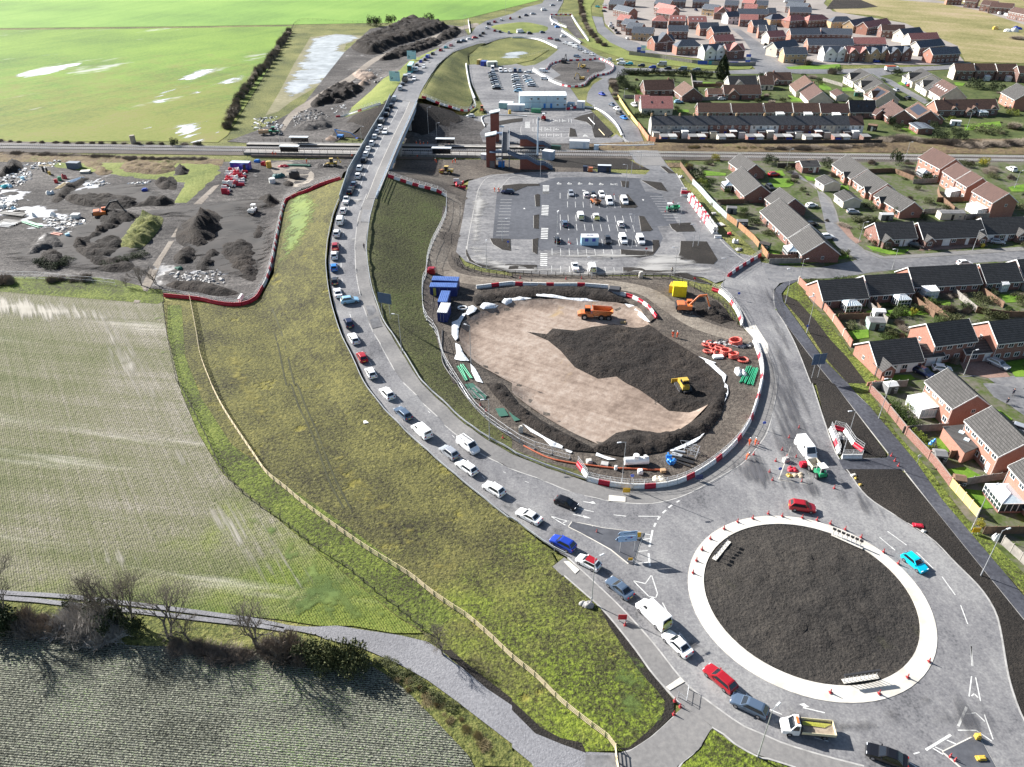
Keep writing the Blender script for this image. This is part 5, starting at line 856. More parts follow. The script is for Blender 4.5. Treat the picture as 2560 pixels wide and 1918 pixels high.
# ---------------------------------------------------------------- houses
def Qg(n,a,b):return BR(n,a,b,tuple(x*.25 for x in a[:3])+(1,),.4,.30,.75,.9)
RF={'slate':Qg('blue_slate_roof',(.085,.10,.125,1),(.13,.15,.18,1)),'grey':Qg('grey_concrete_tile_roof',(.058,.056,.054,1),(.088,.085,.082,1)),'red':Qg('red_pantile_roof',(.42,.17,.145,1),(.52,.24,.21,1)),'brown':Qg('brown_tile_roof',(.105,.062,.045,1),(.165,.095,.07,1)),'rust':Qg('russet_tile_roof',(.085,.05,.042,1),(.13,.075,.062,1)),'old':Qg('old_slate_roof',(.065,.068,.075,1),(.11,.112,.12,1)),'black':Qg('black_tile_roof',(.03,.03,.034,1),(.05,.05,.055,1))}
def Qh(n,a,b,m=(.3,.28,.25,1)):return BR(n,a,b,m)
Yh={'brick':Qh('red_brick',(.17,.062,.046,1),(.24,.092,.066,1)),'dark':Qh('dark_and_shaded_brick',(.11,.045,.036,1),(.16,.068,.052,1)),'ochre':Qh('buff_brick',(.40,.26,.13,1),(.5,.35,.19,1)),'cream':M('cream_render',(.62,.57,.47,1),.85,(.5,.46,.38,1),.6),'white':M('white_render',(.74,.74,.72,1),.85,(.62,.62,.6,1),.5),'salmon':Qh('sunlit_salmon_brick',(.29,.125,.09,1),(.37,.175,.125,1),(.32,.22,.18,1)),'greyr':M('grey_render',(.4,.39,.37,1),.85,(.3,.3,.29,1),.5)}  # salmon with a darker brick front: one brick's lit and shaded sides
Xd=M('white_upvc',(.78,.78,.77,1),.4);Yx=M('white_fascia',(.72,.72,.70,1),.5);m_pane=M('window_glass',(.03,.04,.05,1),.06,spec=.9);m_cons=M('polycarbonate_roof',(.62,.72,.76,1),.25,(.5,.62,.68,1),2);Xa=M('flat_felt_roof',(.2,.2,.2,1),.85,(.14,.14,.14,1),.8)
w_=MB()
for c,d in[((0,0,0),(1,.08,.09)),((0,0,.91),(1,.08,.09)),((-.46,0,.09),(.08,.08,.82)),((.46,0,.09),(.08,.08,.82)),((0,0,.09),(.06,.07,.82))]:w_.box(c,d)
WF=w_.mesh('window');p_=MB();p_.box((0,0,.08),(.86,.04,.84));WP=p_.mesh('pane');f_=MB();f_.v=list(w_.v);f_.f=list(w_.f);f_.m=list(w_.m);f_.sm=list(w_.sm);f_.box((0,0,.08),(.86,.04,.84),mi=1);WFAR=f_.mesh('far_window')
d_=MB();d_.box((0,0,0),(1,.08,2.05));DM=d_.mesh('door');g_=MB();g_.box((0,0,0),(2.3,.08,2.1))
for i in range(4):g_.box((0,-.045,.3+i*.5),(2.2,.02,.06))
GD=g_.mesh('garage_door');c_=MB();c_.box((0,0,0),(.7,.55,1.3));c_.tube((0,0,1.3),(0,0,1.6),.13,n=6);CH=c_.mesh('chimney')
def Zh(t,x,y,z,w,h,near,rz=0):
 if near:
  o=obj('window',WF,Xd,t,(x,y,z),rz,(w,1,h));obj('pane',WP,m_pane,o)
 else:obj('window',WFAR,[Xd,m_pane],t,(x,y,z),rz,(w,1,h))
def gable_mesh(L,D,e,r,ax='x',z0=0):
 m=MB();x,y=L/2,D/2
 if ax=='x':
  m.faces([(-x,-y,z0),(x,-y,z0),(x,y,z0),(-x,y,z0),(-x,-y,e),(x,-y,e),(x,y,e),(-x,y,e),(-x,0,e+r),(x,0,e+r)],[(0,1,5,4),(2,3,7,6),(1,2,6,9,5),(3,0,4,8,7),(4,5,9,8),(6,7,8,9)])
 return m
def Yq(m,L,D,e,r,ov=.35,th=.16,hip=False,c=(0,0),rz=0,mi=0):
 x,y=L/2+ov*.7,D/2+ov;k=r/(D/2);ze=e-ov*k+.04;zr=e+r+.04;hx=(D/2 if hip else 0)
 T=lambda p:Vector((c[0],c[1],0))+Matrix.Rotation(rz,3,'Z')@Vector(p)
 if hip and hx<L/2-.1:
  a=x-hx-ov*.3;vs=[(-x,-y,ze),(x,-y,ze),(x,y,ze),(-x,y,ze),(-a,0,zr),(a,0,zr)];m.faces([T(v)for v in vs],[(0,1,5,4),(2,3,4,5),(1,2,5),(3,0,4),(3,2,1,0)],mi)
 elif hip:m.faces([T(v)for v in[(-x,-y,ze),(x,-y,ze),(x,y,ze),(-x,y,ze),(0,0,zr)]],[(0,1,4),(1,2,4),(2,3,4),(3,0,4),(3,2,1,0)],mi)
 else:
  for s in(-1,1):
   vs=[(-x,s*y,ze),(x,s*y,ze),(x,0,zr),(-x,0,zr),(-x,s*y,ze+th),(x,s*y,ze+th),(x,0,zr+th),(-x,0,zr+th)]
   m.faces([T(v)for v in vs],[(4,5,6,7),(3,2,1,0),(0,1,5,4),(1,2,6,5),(3,0,4,7)]if s<0 else[(7,6,5,4),(0,1,2,3),(4,5,1,0),(5,6,2,1),(7,4,0,3)],mi)
def Zu(t,x,y,w,d,kind='p'):
 c=MB();c.box((0,0,0),(w,d,.5));o=obj('conservatory',c,Yh['brick']if kind!='w' else Xd,t,(x,y-d/2,0));g=MB();g.box((0,0,.5),(w-.06,d-.06,1.6));obj('glazing',g,m_pane if kind!='w' else M('pale_glazing',(.5,.55,.56,1),.2),o);f=MB();n=max(3,int(w/.8))
 for i in range(n+1):
  px=-w/2+w*i/n
  f.box((px,-d/2,.5),(.09,.09,1.65))
 for s in(-1,1):
  for k in range(1,4):f.box((s*w/2,-d/2+d*k/4,.5),(.09,.09,1.65))
 f.box((0,-d/2,2.1),(w+.1,.12,.14));f.box((-w/2,0,2.1),(.12,d,.14));f.box((w/2,0,2.1),(.12,d,.14));f.box((0,-d/2,1.2),(w,.1,.07));obj('frame',f,Xd,o)
 r=MB();z=2.24
 if kind=='p':r.faces([(-w/2,-d/2,z),(w/2,-d/2,z),(w/2,d/2,z),(-w/2,d/2,z),(-w*.2,0,z+.8),(w*.2,0,z+.8)],[(0,1,5,4),(1,2,5),(3,0,4),(2,3,4,5)])
 else:r.faces([(-w/2-.1,-d/2-.1,z),(w/2+.1,-d/2-.1,z),(w/2+.1,d/2,z+.5),(-w/2-.1,d/2,z+.5),(-w/2-.1,-d/2-.1,z-.08),(w/2+.1,-d/2-.1,z-.08)],[(0,1,2,3),(4,5,1,0)])
 ro=obj('roof',r,m_cons if kind!='w' else Xd,o);b=MB()
 if kind=='p':
  for i in range(7):
   u=i/6;b.tube((-w/2+w*u,-d/2,z+.02),(-w*.2+w*.4*u,0,z+.82),.05,n=4)
  b.tube((-w*.2,0,z+.83),(w*.2,0,z+.83),.07,n=4)
 else:
  for i in range(6):b.tube((-w/2+w*i/5,-d/2,z+.03),(-w/2+w*i/5,d/2,z+.52),.035,n=4)
 obj('glazing_bar',b,Xd,o)
def Yp(A,B,D,eave,roof,wall,label,group=None,rise=None,hip=False,nf=3,Xp=(),Xt=None,door=.5,chim=None,cons=None,near=False,front=None,gw=True,flip=False,name='house',sky=0,solar=False,ext=0,gname=None):
 """A,B: pixels of the visible eaves line at eaves height; the house lies to the left of A->B; D metres deep (or a pixel at the far eave)"""
 a,b=W(at(A),eave),W(at(B),eave);u=b-a;L=u.length;u.normalize();n=Vector((-u.y,u.x))
 if isinstance(D,str):D=max(5,abs((W(at(D),eave)-b).dot(n)))
 c=(a+b)/2+n*D/2;rz=math.atan2(u.y,u.x);rise=rise or D/2*.72;fl=2 if eave>4 else 1
 t=Za(name,label,'house' if name=='house' else name.replace('_',' '),(c.x,c.y,0),rz,group)
 wm=Yh[wall];fm=Yh[front]if front else wm
 w=gable_mesh(L,D,eave,0 if hip else rise,z0=-.3);wo=obj('wall',w,wm,t)
 if front:
  q=MB();q.poly([(-L/2,-D/2-.02,0),(L/2,-D/2-.02,0),(L/2,-D/2-.02,eave),(-L/2,-D/2-.02,eave)]);obj('shaded_front_wall',q,fm,t)  # darker brick sheet: the front's shade put into its colour
 r=MB();Yq(r,L,D,eave,rise,hip=hip);ro=obj('roof',r,RF[roof],t)
 f=MB();k=rise/(D/2)
 for s in(-1,1):f.box((0,s*(D/2+.37),eave-.35*k-.12),(L+.4,.04,.2))
 if not hip:
  for sx in(-1,1):
   for s in(-1,1):
    x=sx*(L/2+.26);f.faces([(x,s*(D/2+.35),eave-.35*k-.08),(x,0,eave+rise-.08),(x,0,eave+rise+.24),(x,s*(D/2+.35),eave-.35*k+.22),(x+sx*.05,s*(D/2+.35),eave-.35*k-.08),(x+sx*.05,0,eave+rise-.08),(x+sx*.05,0,eave+rise+.24),(x+sx*.05,s*(D/2+.35),eave-.35*k+.22)],[(0,1,2,3),(7,6,5,4),(3,2,6,7)])
 obj('fascia',f,Yx,t)
 yf=-D/2-.03-(.03 if front else 0);wh=1.15;xs=[-L/2+L*(i+.5)/nf for i in range(nf)]
 for flr in range(fl):
  z=.95+flr*2.55
  for i,x in enumerate(xs):
   if flr==0 and Xt is not None and abs(x-(-L/2+L*Xt))<1.7:continue
   if flr==0 and cons and abs(x-(-L/2+L*cons[0]))<cons[1]/2+.3:continue
   if flr==0 and door is not None and abs(x-(-L/2+L*door))<.95:continue
   Zh(t,x,yf,z,1.35,wh,near)
 if door is not None:obj('door',DM,Xd if near else Zj,t,(-L/2+L*door,yf,0))
 if Xt is not None:obj('garage_door',GD,Xd,t,(-L/2+L*Xt,yf,0))
 if gw:
  for sx in(-1,1):Zh(t,sx*(L/2+.03),.6,1.1+(fl-1)*2.4,.8,.9,near,R(90))
 for gx,gwd,gd,ge in Xp: # front gable wings: position, width, projection, eaves
  x=-L/2+L*gx;rr=gwd/2*.85;g=MB();y0=-D/2-gd;y1=-D/2+.3 if ge<eave-.3 else 0
  h=gwd/2;g.faces([(x-h,y0,0),(x+h,y0,0),(x+h,y0,ge),(x,y0,ge+rr),(x-h,y0,ge),(x-h,-D/2,0),(x+h,-D/2,0),(x+h,-D/2,ge),(x-h,-D/2,ge)],[(0,1,2,3,4),(0,4,8,5),(1,6,7,2)]);go=obj('gable_wing',g,Yh['white']if gname=='white' else(fm if front else wm),t)
  s=MB();yb=min(0,-D/2+(ge+rr-eave)/(rise/(D/2))+.3)if ge+rr>eave else-D/2
  for sg in(-1,1):
   e=h+.25;ze=ge-.25*rr/h+.05;vs=[(x+sg*e,y0-.3,ze),(x,y0-.3,ge+rr+.05),(x,yb,ge+rr+.05),(x+sg*e,yb,ze)];v2=[(p[0],p[1],p[2]+.14)for p in vs];s.faces(vs+v2,[(0,1,2,3),(7,6,5,4),(0,4,5,1),(3,7,4,0),(1,5,6,2)]if sg>0 else[(3,2,1,0),(4,5,6,7),(1,5,4,0),(0,4,7,3),(2,6,5,1)])
  obj('gable_roof',s,RF[roof],go);q=MB()
  for sg in(-1,1):
   e=h+.28;q.faces([(x+sg*e,y0-.33,ge-.3),(x,y0-.33,ge+rr-.08),(x,y0-.33,ge+rr+.2),(x+sg*e,y0-.33,ge-.02)],[(0,1,2,3)])
  obj('bargeboard',q,Yx,go)
  for flr in range(2 if ge>4 else 1):Zh(t,x,y0-.03,.9+flr*2.5,min(1.6,gwd*.5),1.2,near)
 if chim is not None:obj('chimney',CH,Yh['brick'],ro,(-L/2+L*chim,0,eave+rise-.4))
 if cons:Zu(t,-L/2+L*cons[0],-D/2,cons[1],cons[2],cons[3]if len(cons)>3 else 'p')
 if near:
  m=MB();m.tube((L*.2,D*.22,eave+rise*.5),(L*.2,D*.22,eave+rise*.5+.75),.07,n=6);obj('flue',m,m_trim,ro)
  m=MB()
  for x in(-L/2+.1,L/2-.1):m.tube((x,-D/2-.1,0),(x,-D/2-.1,eave-.2),.05,n=5)
  obj('drainpipe',m,Yx,t)
 if cons and near:
  y0=-D/2-.2;m=MB()
  for i in range(5):m.box((0,-i*1.8-.9,0),(.06,1.75,1.7));m.box((0,-i*1.8,0),(.12,.12,1.85))
  q=Matrix.Rotation(rz,3,'Z')@Vector((L/2+.4,y0,0));tag(obj('garden_fence',m,[MATS['weathered_timber'],MATS['brown_timber']][int(L*9)%2],None,(c.x+q.x,c.y+q.y,0),rz),'timber panel fence running out from the near estate houses','fence','dividing fences of the near gardens')
 for i in range(sky):
  x=-L/2+L*(i+1)/(sky+1);y=-D*.27;z=eave+rise*(1-.54);m=MB();m.poly([(x-.4,y-.5,z-.5*k+.25),(x+.4,y-.5,z-.5*k+.25),(x+.4,y+.5,z+.5*k+.25),(x-.4,y+.5,z+.5*k+.25)]);obj('rooflight',m,Xd if sky>2 else m_pane,ro)
 if solar:
  m=MB();y0,y1=-D*.42,-D*.08;zz=lambda y:eave+rise*(1+y/(D/2))+.26;m.poly([(-L*.38,y0,zz(y0)),(L*.38,y0,zz(y0)),(L*.38,y1,zz(y1)),(-L*.38,y1,zz(y1))]);obj('solar_panel',m,M('solar_glass',(.02,.024,.035,1),.4,(.03,.035,.05,1),3),ro)
 if ext: # flat roofed extension on the front
  m=MB();m.box((0,-D/2-ext/2,0),(L*.8,ext,2.6));eo=obj('extension',m,wm,t);m=MB();m.box((0,-D/2-ext/2-.1,2.6),(L*.8+.3,ext+.2,.18));obj('flat_roof',m,Xa,eo);Zh(t,-L*.15,-D/2-ext-.03,1,1.4,1.1,near);Zh(t,L*.2,-D/2-ext-.03,1,1.4,1.1,near)
 return t
Xi=M("brown_timber",(.20,.12,.075,1),.85,(.13,.08,.05,1),1.5);Xj=M('weathered_timber',(.30,.28,.25,1),.9,(.2,.185,.17,1),1.2)
# near rows of bungalows and houses on the right
NB='brick houses of the near estate'
H=lambda*a,**k:Yp(*a,**dict(dict(near=True,group=NB),**k))
H("31: 965,405","31: 1283,394",8.6,2.6,'grey','brick','grey roofed bungalow with white garage door at the bend behind the brick wall',front='dark',Xt=.8,door=.62,nf=3,Xp=[(.18,2.9,1.6,2.3)])
H("31: 1345,403","31: 1880,378",8.6,2.6,'grey','brick','long grey roofed double bungalow with red and dark garage doors across the street',front='dark',Xt=.38,door=.72,nf=5,Xp=[(.07,2.6,1.4,2.3),(.92,2.6,1.4,2.3)])
H("31: 1890,362","31: 2250,348",8.6,2.6,'grey','brick','grey roofed bungalow with white garage and silver car at the right of the street',front='dark',Xt=.1,door=.5,nf=4,Xp=[(.8,3,1.5,2.3)])
H("31: 480,932","31: 862,908",8.6,2.6,'grey','salmon','bungalow with white hexagonal conservatory beside the boundary wall',front='brick',nf=4,door=None,cons=(.56,3.9,3.2))
H("31: 885,886","31: 1255,862",8.6,2.6,'grey','salmon','bungalow with glass gabled conservatory second from the boundary wall',front='brick',nf=4,door=None,cons=(.65,3.4,3.2))
H("31: 1265,815","31: 1842,785",8.8,2.6,'grey','salmon','long double bungalow with two flat white conservatories and a tall flue',front='brick',nf=6,door=None,cons=(.2,3.6,2.4,'w'),ext=0)
H("31: 1888,782","31: 2192,764",8.6,2.6,'grey','salmon','bungalow with white bay window at the right end of the garden row',front='brick',nf=4,door=None,cons=(.5,1.8,1.0,'w'))
H("31: 2215,740","31: 2500,720",8.6,2.6,'grey','salmon','grey roofed bungalow cut by the right photo edge in the garden row',front='brick',nf=3)
H("31: 945,1490","31: 1338,1452",8.6,2.7,'grey','salmon','bungalow with pointed porch and black garage beside the boundary wall corner',front='brick',Xt=.8,door=.5,nf=4,Xp=[(.16,3,1.8,2.3)])
H("31: 1340,1425","31: 1515,1408",5.5,2.5,'grey','brick','low link garage with white door between bungalow and tall house',rise=1.3,Xt=.45,door=.85,nf=1,gw=False,name='garage')
H("31: 1445,1322","31: 1800,1278",8.2,5.0,'grey','salmon','two storey house with salmon gable right of the low link garage',front='brick',nf=4,door=None)
H("31: 1712,1394","31: 2048,1366",5.5,2.5,'grey','brick','low double garage with black and white doors between two tall houses',rise=1.3,Xt=.62,door=.88,nf=2,gw=False,name='garage')
H("31: 1985,1302","31: 2400,1258",8.2,5.0,'grey','salmon','two storey house with salmon gable and bay window at the right photo edge',front='brick',nf=5,door=None,Xp=())
H("32: 1370,-20","32: 1603,207","32: 1915,185",5.0,'grey','salmon','two storey house turned to the road with white conservatory and dark end gable',nf=4,door=None,cons=(.33,5,3.4,'w'))
H("32: 1715,318","32: 2002,618","32: 2330,560",5.0,'grey','salmon','two storey house with blue patio doors and flat roofed extension',nf=5,door=.85,ext=0)
t=Za('house_extension','single storey flat grey roofed extension with two rooflights','extension',(0,0,0));q=[W(at(s),2.7)for s in("32: 1515,372","32: 1700,590","32: 1835,535","32: 1742,352")];m=MB();m.prism([(p.x,p.y,0)for p in q],(0,0,2.6));obj('wall',m,Yh['salmon'],t);m=MB();c=sum(q,Vector((0,0)))/4;m.prism([(c.x+(p.x-c.x)*1.05,c.y+(p.y-c.y)*1.05,2.62)for p in q],(0,0,.16));ro=obj('roof',m,RF['grey'],t)
for f_ in(.3,.62):
 p=q[0].lerp(q[1],f_).lerp(q[3].lerp(q[2],f_),.5);m=MB();m.box((p.x,p.y,2.78),(1,.9,.1),rz=.8);obj('rooflight',m,m_cons,ro)
H("32: 2095,712","32: 2420,1080","32: 2700,1020",5.0,'grey','salmon','two storey house cut by the right photo edge behind a big white conservatory',nf=4,door=None,cons=(.35,5,4,'p'))
H("31: -60,168","31: 175,395","31: 462,365",2.6,'grey','brick','long grey bungalow roof at the head of the short close',nf=5,door=.6,ext=0)
H("31: 185,405","31: 300,540","31: 590,508",2.6,'grey','brick','bungalow with dark end gable and glass conservatory at the junction corner',nf=3,door=None,cons=(.55,4,3))
H("31: -20,55","31: 100,150","31: 345,150",2.6,'grey','brick','bungalow with small front gable north of the close',nf=3,door=.5)
H("20: 1875,1398","20: 2005,1492","20: 2215,1505",2.6,'grey','brick','grey bungalow nearest the railway at the left end of the estate',nf=3,door=.5)
H("20: 1855,1530","20: 2010,1690","20: 2260,1690",2.6,'grey','brick','grey bungalow with white conservatory left of the close',nf=3,door=None,cons=(.3,4,3))
H("30: 300,1440","30: 445,1434",5.5,2.4,'grey','brick','small brick garage with white side door near the railway fence',rise=1.2,nf=1,door=.75,gw=False,name='garage')
H("30: 415,1545","30: 490,1597","30: 622,1585",2.4,'grey','cream','small pale garage beside the close below the railway',rise=1.2,nf=1,door=None,gw=False,name='garage')
H("31: 580,20","31: 658,82","31: 805,78",2.4,'grey','cream','small pale walled garage by the bend of the close',rise=1.2,nf=1,door=None,gw=False,name='garage')
H("30: 560,1418","30: 722,1542","30: 860,1478",2.6,'grey','salmon','first grey bungalow of the diagonal row, nearest the railway',nf=4,door=.3,Xp=[(.75,3,1.2,2.3)])
H("30: 742,1552","30: 900,1668","30: 1045,1612",2.6,'grey','salmon','second grey bungalow of the diagonal row',nf=4,door=.3,Xp=[(.75,3,1.2,2.3)])
H("31: 922,30","31: 1145,166","31: 1345,160",2.6,'grey','salmon','third grey bungalow of the diagonal row with brick end gable',nf=4,door=.3,Xp=[(.3,3,1.2,2.3)])
H("30: 1305,1358","30: 1490,1456","30: 1600,1400",5.0,'rust','salmon','russet roofed two storey house right beside the railway',nf=4,door=None,cons=(.55,4,3.2))
H("30: 1515,1478","30: 1620,1548","30: 1740,1498",5.0,'rust','salmon','russet roofed house second from the railway',nf=3,door=None)
H("30: 1632,1556","30: 1722,1612","30: 1885,1585",5.0,'rust','salmon','russet roofed house with dark end gable third from the railway',nf=3,door=None,cons=(.3,3.5,3,'w'))
H("30: 1770,1650","31: 1945,92","31: 2140,80",5.0,'rust','salmon','russet roofed house with long white conservatory fourth from the railway',nf=4,door=None,cons=(.6,6,3.2,'w'))
# upper older estate
UP='houses of the older estate beyond the railway'
U=lambda*a,**k:Yp(*a,**dict(dict(group=UP,near=False),**k))
for i,(a,b,rf,wl)in enumerate([("30: 1620,608","30: 1783,610",'brown','cream'),("30: 1800,608","30: 1968,608",'brown','dark'),("30: 1985,612","30: 2155,612",'brown','dark'),("30: 2172,630","30: 2330,630",'brown','dark')]):
 U(a,b,7.5,5.0,rf,wl,'brown roofed two storey house, %s from the left of the block at the right edge'%ORD[i],front='dark',nf=3,cons=(.6,2.6,2,'w')if i else None,door=.2)
U("30: 1465,950","30: 1990,940",9,3.0,'brown','salmon','big dark brown house with five dormer gables and garden conservatories',front='dark',nf=6,Xp=[(.27,2.4,.1,3.2),(.6,2.4,.1,3.2),(.92,2.4,.1,3.2),(.5,3,1.6,2.3)],door=.3,cons=(.72,4,2.6),sky=2,chim=.15)
U("30: 2015,795","30: 2135,862","30: 2260,815",5.0,'grey','salmon','grey roofed tall brick house at the right photo edge',nf=3,door=None)
U("30: 1380,768","30: 1490,836","30: 1660,812",3.4,'rust','cream','russet roofed house with five white rooflights in its long slope',rise=4.6,nf=3,door=.5,sky=5)
for i,(a,b,c,so)in enumerate([("30: 655,660","30: 740,706","30: 860,640",0),("30: 750,722","30: 838,785","30: 965,700",0),("30: 835,818","30: 932,866","30: 1105,850",1),("30: 1165,655","30: 1250,705","30: 1395,632",0),("30: 1280,720","30: 1372,778","30: 1500,720",0)]):
 U(a,b,c,3.2,'grey' if not so else 'brown','cream','chalet house with big flat dormer, %s along the cul-de-sac%s'%(ORD[i],', with solar panels' if so else ''),rise=3.8,nf=2,door=.5,Xp=[(.5,4.2,.05,4.4)],solar=bool(so))
U("30: 190,732","30: 245,792","30: 440,765",2.6,'brown','cream','brown bungalow with hipped pale wing by the small lawn',nf=2,door=.4)
U("30: 250,762","30: 352,868","30: 535,850",2.7,'rust','cream','russet bungalow with dark end gable facing the camera by the lawn',nf=3,door=None,chim=.3)
U("30: 540,792","30: 592,832","30: 690,828",2.3,'rust','cream','small garage with white door between lawns',rise=1.3,nf=1,door=None,gw=False,name='garage')
U("30: 0,692","30: 207,690",8,2.6,'brown','dark','dark brown bungalow with pointed porch left of the hipped pale wing',nf=4,Xp=[(.37,2.4,1,2.2)],chim=.3)
U("30: 712,966","30: 932,966",8.5,2.8,'black','dark','black roofed bungalow with two big rooflights',nf=3,sky=2,rise=4)
for i,(a,b,rf)in enumerate([("20: 1610,966","20: 1882,968",'brown'),("20: 1905,970","20: 2168,968",'brown'),("20: 2190,968","30: 212,966",'brown'),("30: 228,968","30: 450,968",'brown'),("30: 462,972","30: 702,972",'rust')]):
 U(a,b,8,2.6,rf,'brick','%s roofed bungalow behind the terrace, %s from the left'%(rf if rf!='rust' else 'russet',ORD[i]),front='dark',nf=5,door=None,cons=(.5,3.6,2.4,'w')if i>1 else None)
U("30: 950,940","30: 1052,1022","30: 1210,992",2.7,'rust','brick','russet bungalow with dark gable above the green lawn',nf=3,door=.5,chim=.1)
U("30: 1190,945","30: 1292,1022","30: 1420,985",2.7,'brown','brick','bungalow with black solar panels on its roof above the lawns',nf=2,door=.5,solar=True)
U("30: 1380,1010","30: 1420,1030","30: 1468,1010",2.3,'brown','brick','small pointed annexe beside the solar panelled bungalow',nf=1,door=None,gw=False)
U("30: 1225,1065","30: 1300,1112","30: 1410,1102",2.4,'slate','brick','low flat roofed outbuilding in the garden above the railway',rise=.3,nf=2,door=None)
U("30: 860,965","30: 935,990","30: 985,985",2.3,'rust','brick','small summer room with pointed roof by the black roofed bungalow',nf=1,door=None,gw=False)
U("20: 1150,778","20: 1405,772",10,2.8,'brown','dark','wide dark brown bungalow with a gable end at the right by the bend',nf=4,chim=.85)
U("20: 1395,772","20: 1470,830","20: 1575,775",2.8,'brown','dark','dark gable wing of the wide brown bungalow by the parked vans',nf=2,door=None)
U("20: 1120,934","20: 1388,936",11,3.0,'red','cream','red roofed house with rooflights beside the old road',nf=4,door=None,sky=2,rise=4)
U("20: 1065,872","20: 1180,874",6,2.6,'red','white','low red roofed wing with white windows beside the red roofed house',rise=2,nf=4,door=None,sky=2,gw=False)
U("20: 1835,812","20: 2150,812",9,2.7,'brown','brick','brown bungalow with white framed windows above the parked red car',nf=5,door=.45,Xp=[(.25,5,.4,2.6)])
U("20: 1695,812","20: 1815,812",7,2.4,'brown','brick','brown roofed garage with white door left of a long bungalow',rise=1.8,nf=1,door=None,Xt=.5,gw=False,name='garage')
U("20: 1880,732","20: 2118,728",9,2.7,'grey','cream','grey bungalow with pointed blue porch near the tall conifer',nf=4,Xp=[(.35,5,.6,2.5)])
U("20: 2145,730","20: 2260,730",9,2.7,'brown','cream','brown bungalow half hidden by a round green bush',nf=3)
# the old terrace: one house each
TC=['greyr','greyr','greyr','greyr','brick','brick','brick','white','white','brick','dark','dark','cream','greyr','white'];A0=W(at("20: 1205,1078"),4.7);B0=W(at("30: 830,1078"),4.7);u=(B0-A0);LT=u.length;u.normalize();n_=Vector((-u.y,u.x));NT=15;wd=LT/NT
for i in range(NT):
 c=A0+u*wd*(i+.5)+n_*3.6;rz=math.atan2(u.y,u.x);wn_=TC[i];cn={'greyr':'grey rendered','brick':'brick','white':'white rendered','dark':'dark brick','cream':'cream rendered'}[wn_]
 t=Za('terraced_house','%s terraced house, %s from the left end of the old slate terrace'%(cn,ORD[i]if i<14 else 'last'),'house',(c.x,c.y,0),rz,'houses of the old terrace')
 obj('wall',gable_mesh(wd,7.2,4.7,2.7,z0=-.2),Yh[wn_],t);r=MB();Yq(r,wd-.42,7.2,4.7,2.7,.3,.12);ro=obj('roof',r,RF['old' if i<14 else 'rust'],t)
 for x in(-.24,.24):Zh(t,x*wd,-3.63,3.0,1.0,1.3,False)
 Zh(t,.24*wd,-3.63,.8,1.1,1.3,False);obj('door',DM,[Zj,Xd,Yg['blue']][i%3],t,(-.24*wd,-3.63,0))
 if i%2==0 or i in(1,3):obj('chimney',CH,Yh['ochre'],ro,(-wd/2+.3,0,7.1))
 s=MB();hh=2.3+.3*(i%3);s.box((.2*wd*(1 if i%2 else-1),-5.6,0),(2.6,3.6,hh));so_=obj('outhouse',s,[Yh['cream'],Yh['dark'],Yh['white'],Yh['brick']][i%4],t);s=MB();s.box((.2*wd*(1 if i%2 else-1),-5.6,hh),(2.9,3.9,.15));obj('flat_roof',s,[Xa,RF['old'],Yx][i%3],so_)
 s=MB();xx=-.2*wd*(1 if i%2 else-1);s.box((xx,-11.2,0),(3.0,4.2,2.4));g=Za('yard_garage',('dark' if i%4 in(1,)else 'plain')+' yard garage behind the %s'%(t['label'].replace(' of the old slate terrace','')),'garage',(c.x,c.y,0),rz,'yard garages behind the terrace');obj('wall',s,[Yh['brick'],Yh['cream'],Yh['dark']][i%3],g);s=MB();s.box((xx,-11.2,2.4),(3.3,4.5,.15));obj('roof',s,[Xa,M('asbestos_sheet',(.4,.4,.39,1),.8,(.3,.3,.29,1),1)][i%2],g);obj('garage_door',GD,[Yg['blue'],Xd,Zj][i%3],g,(xx,-13.34,0))
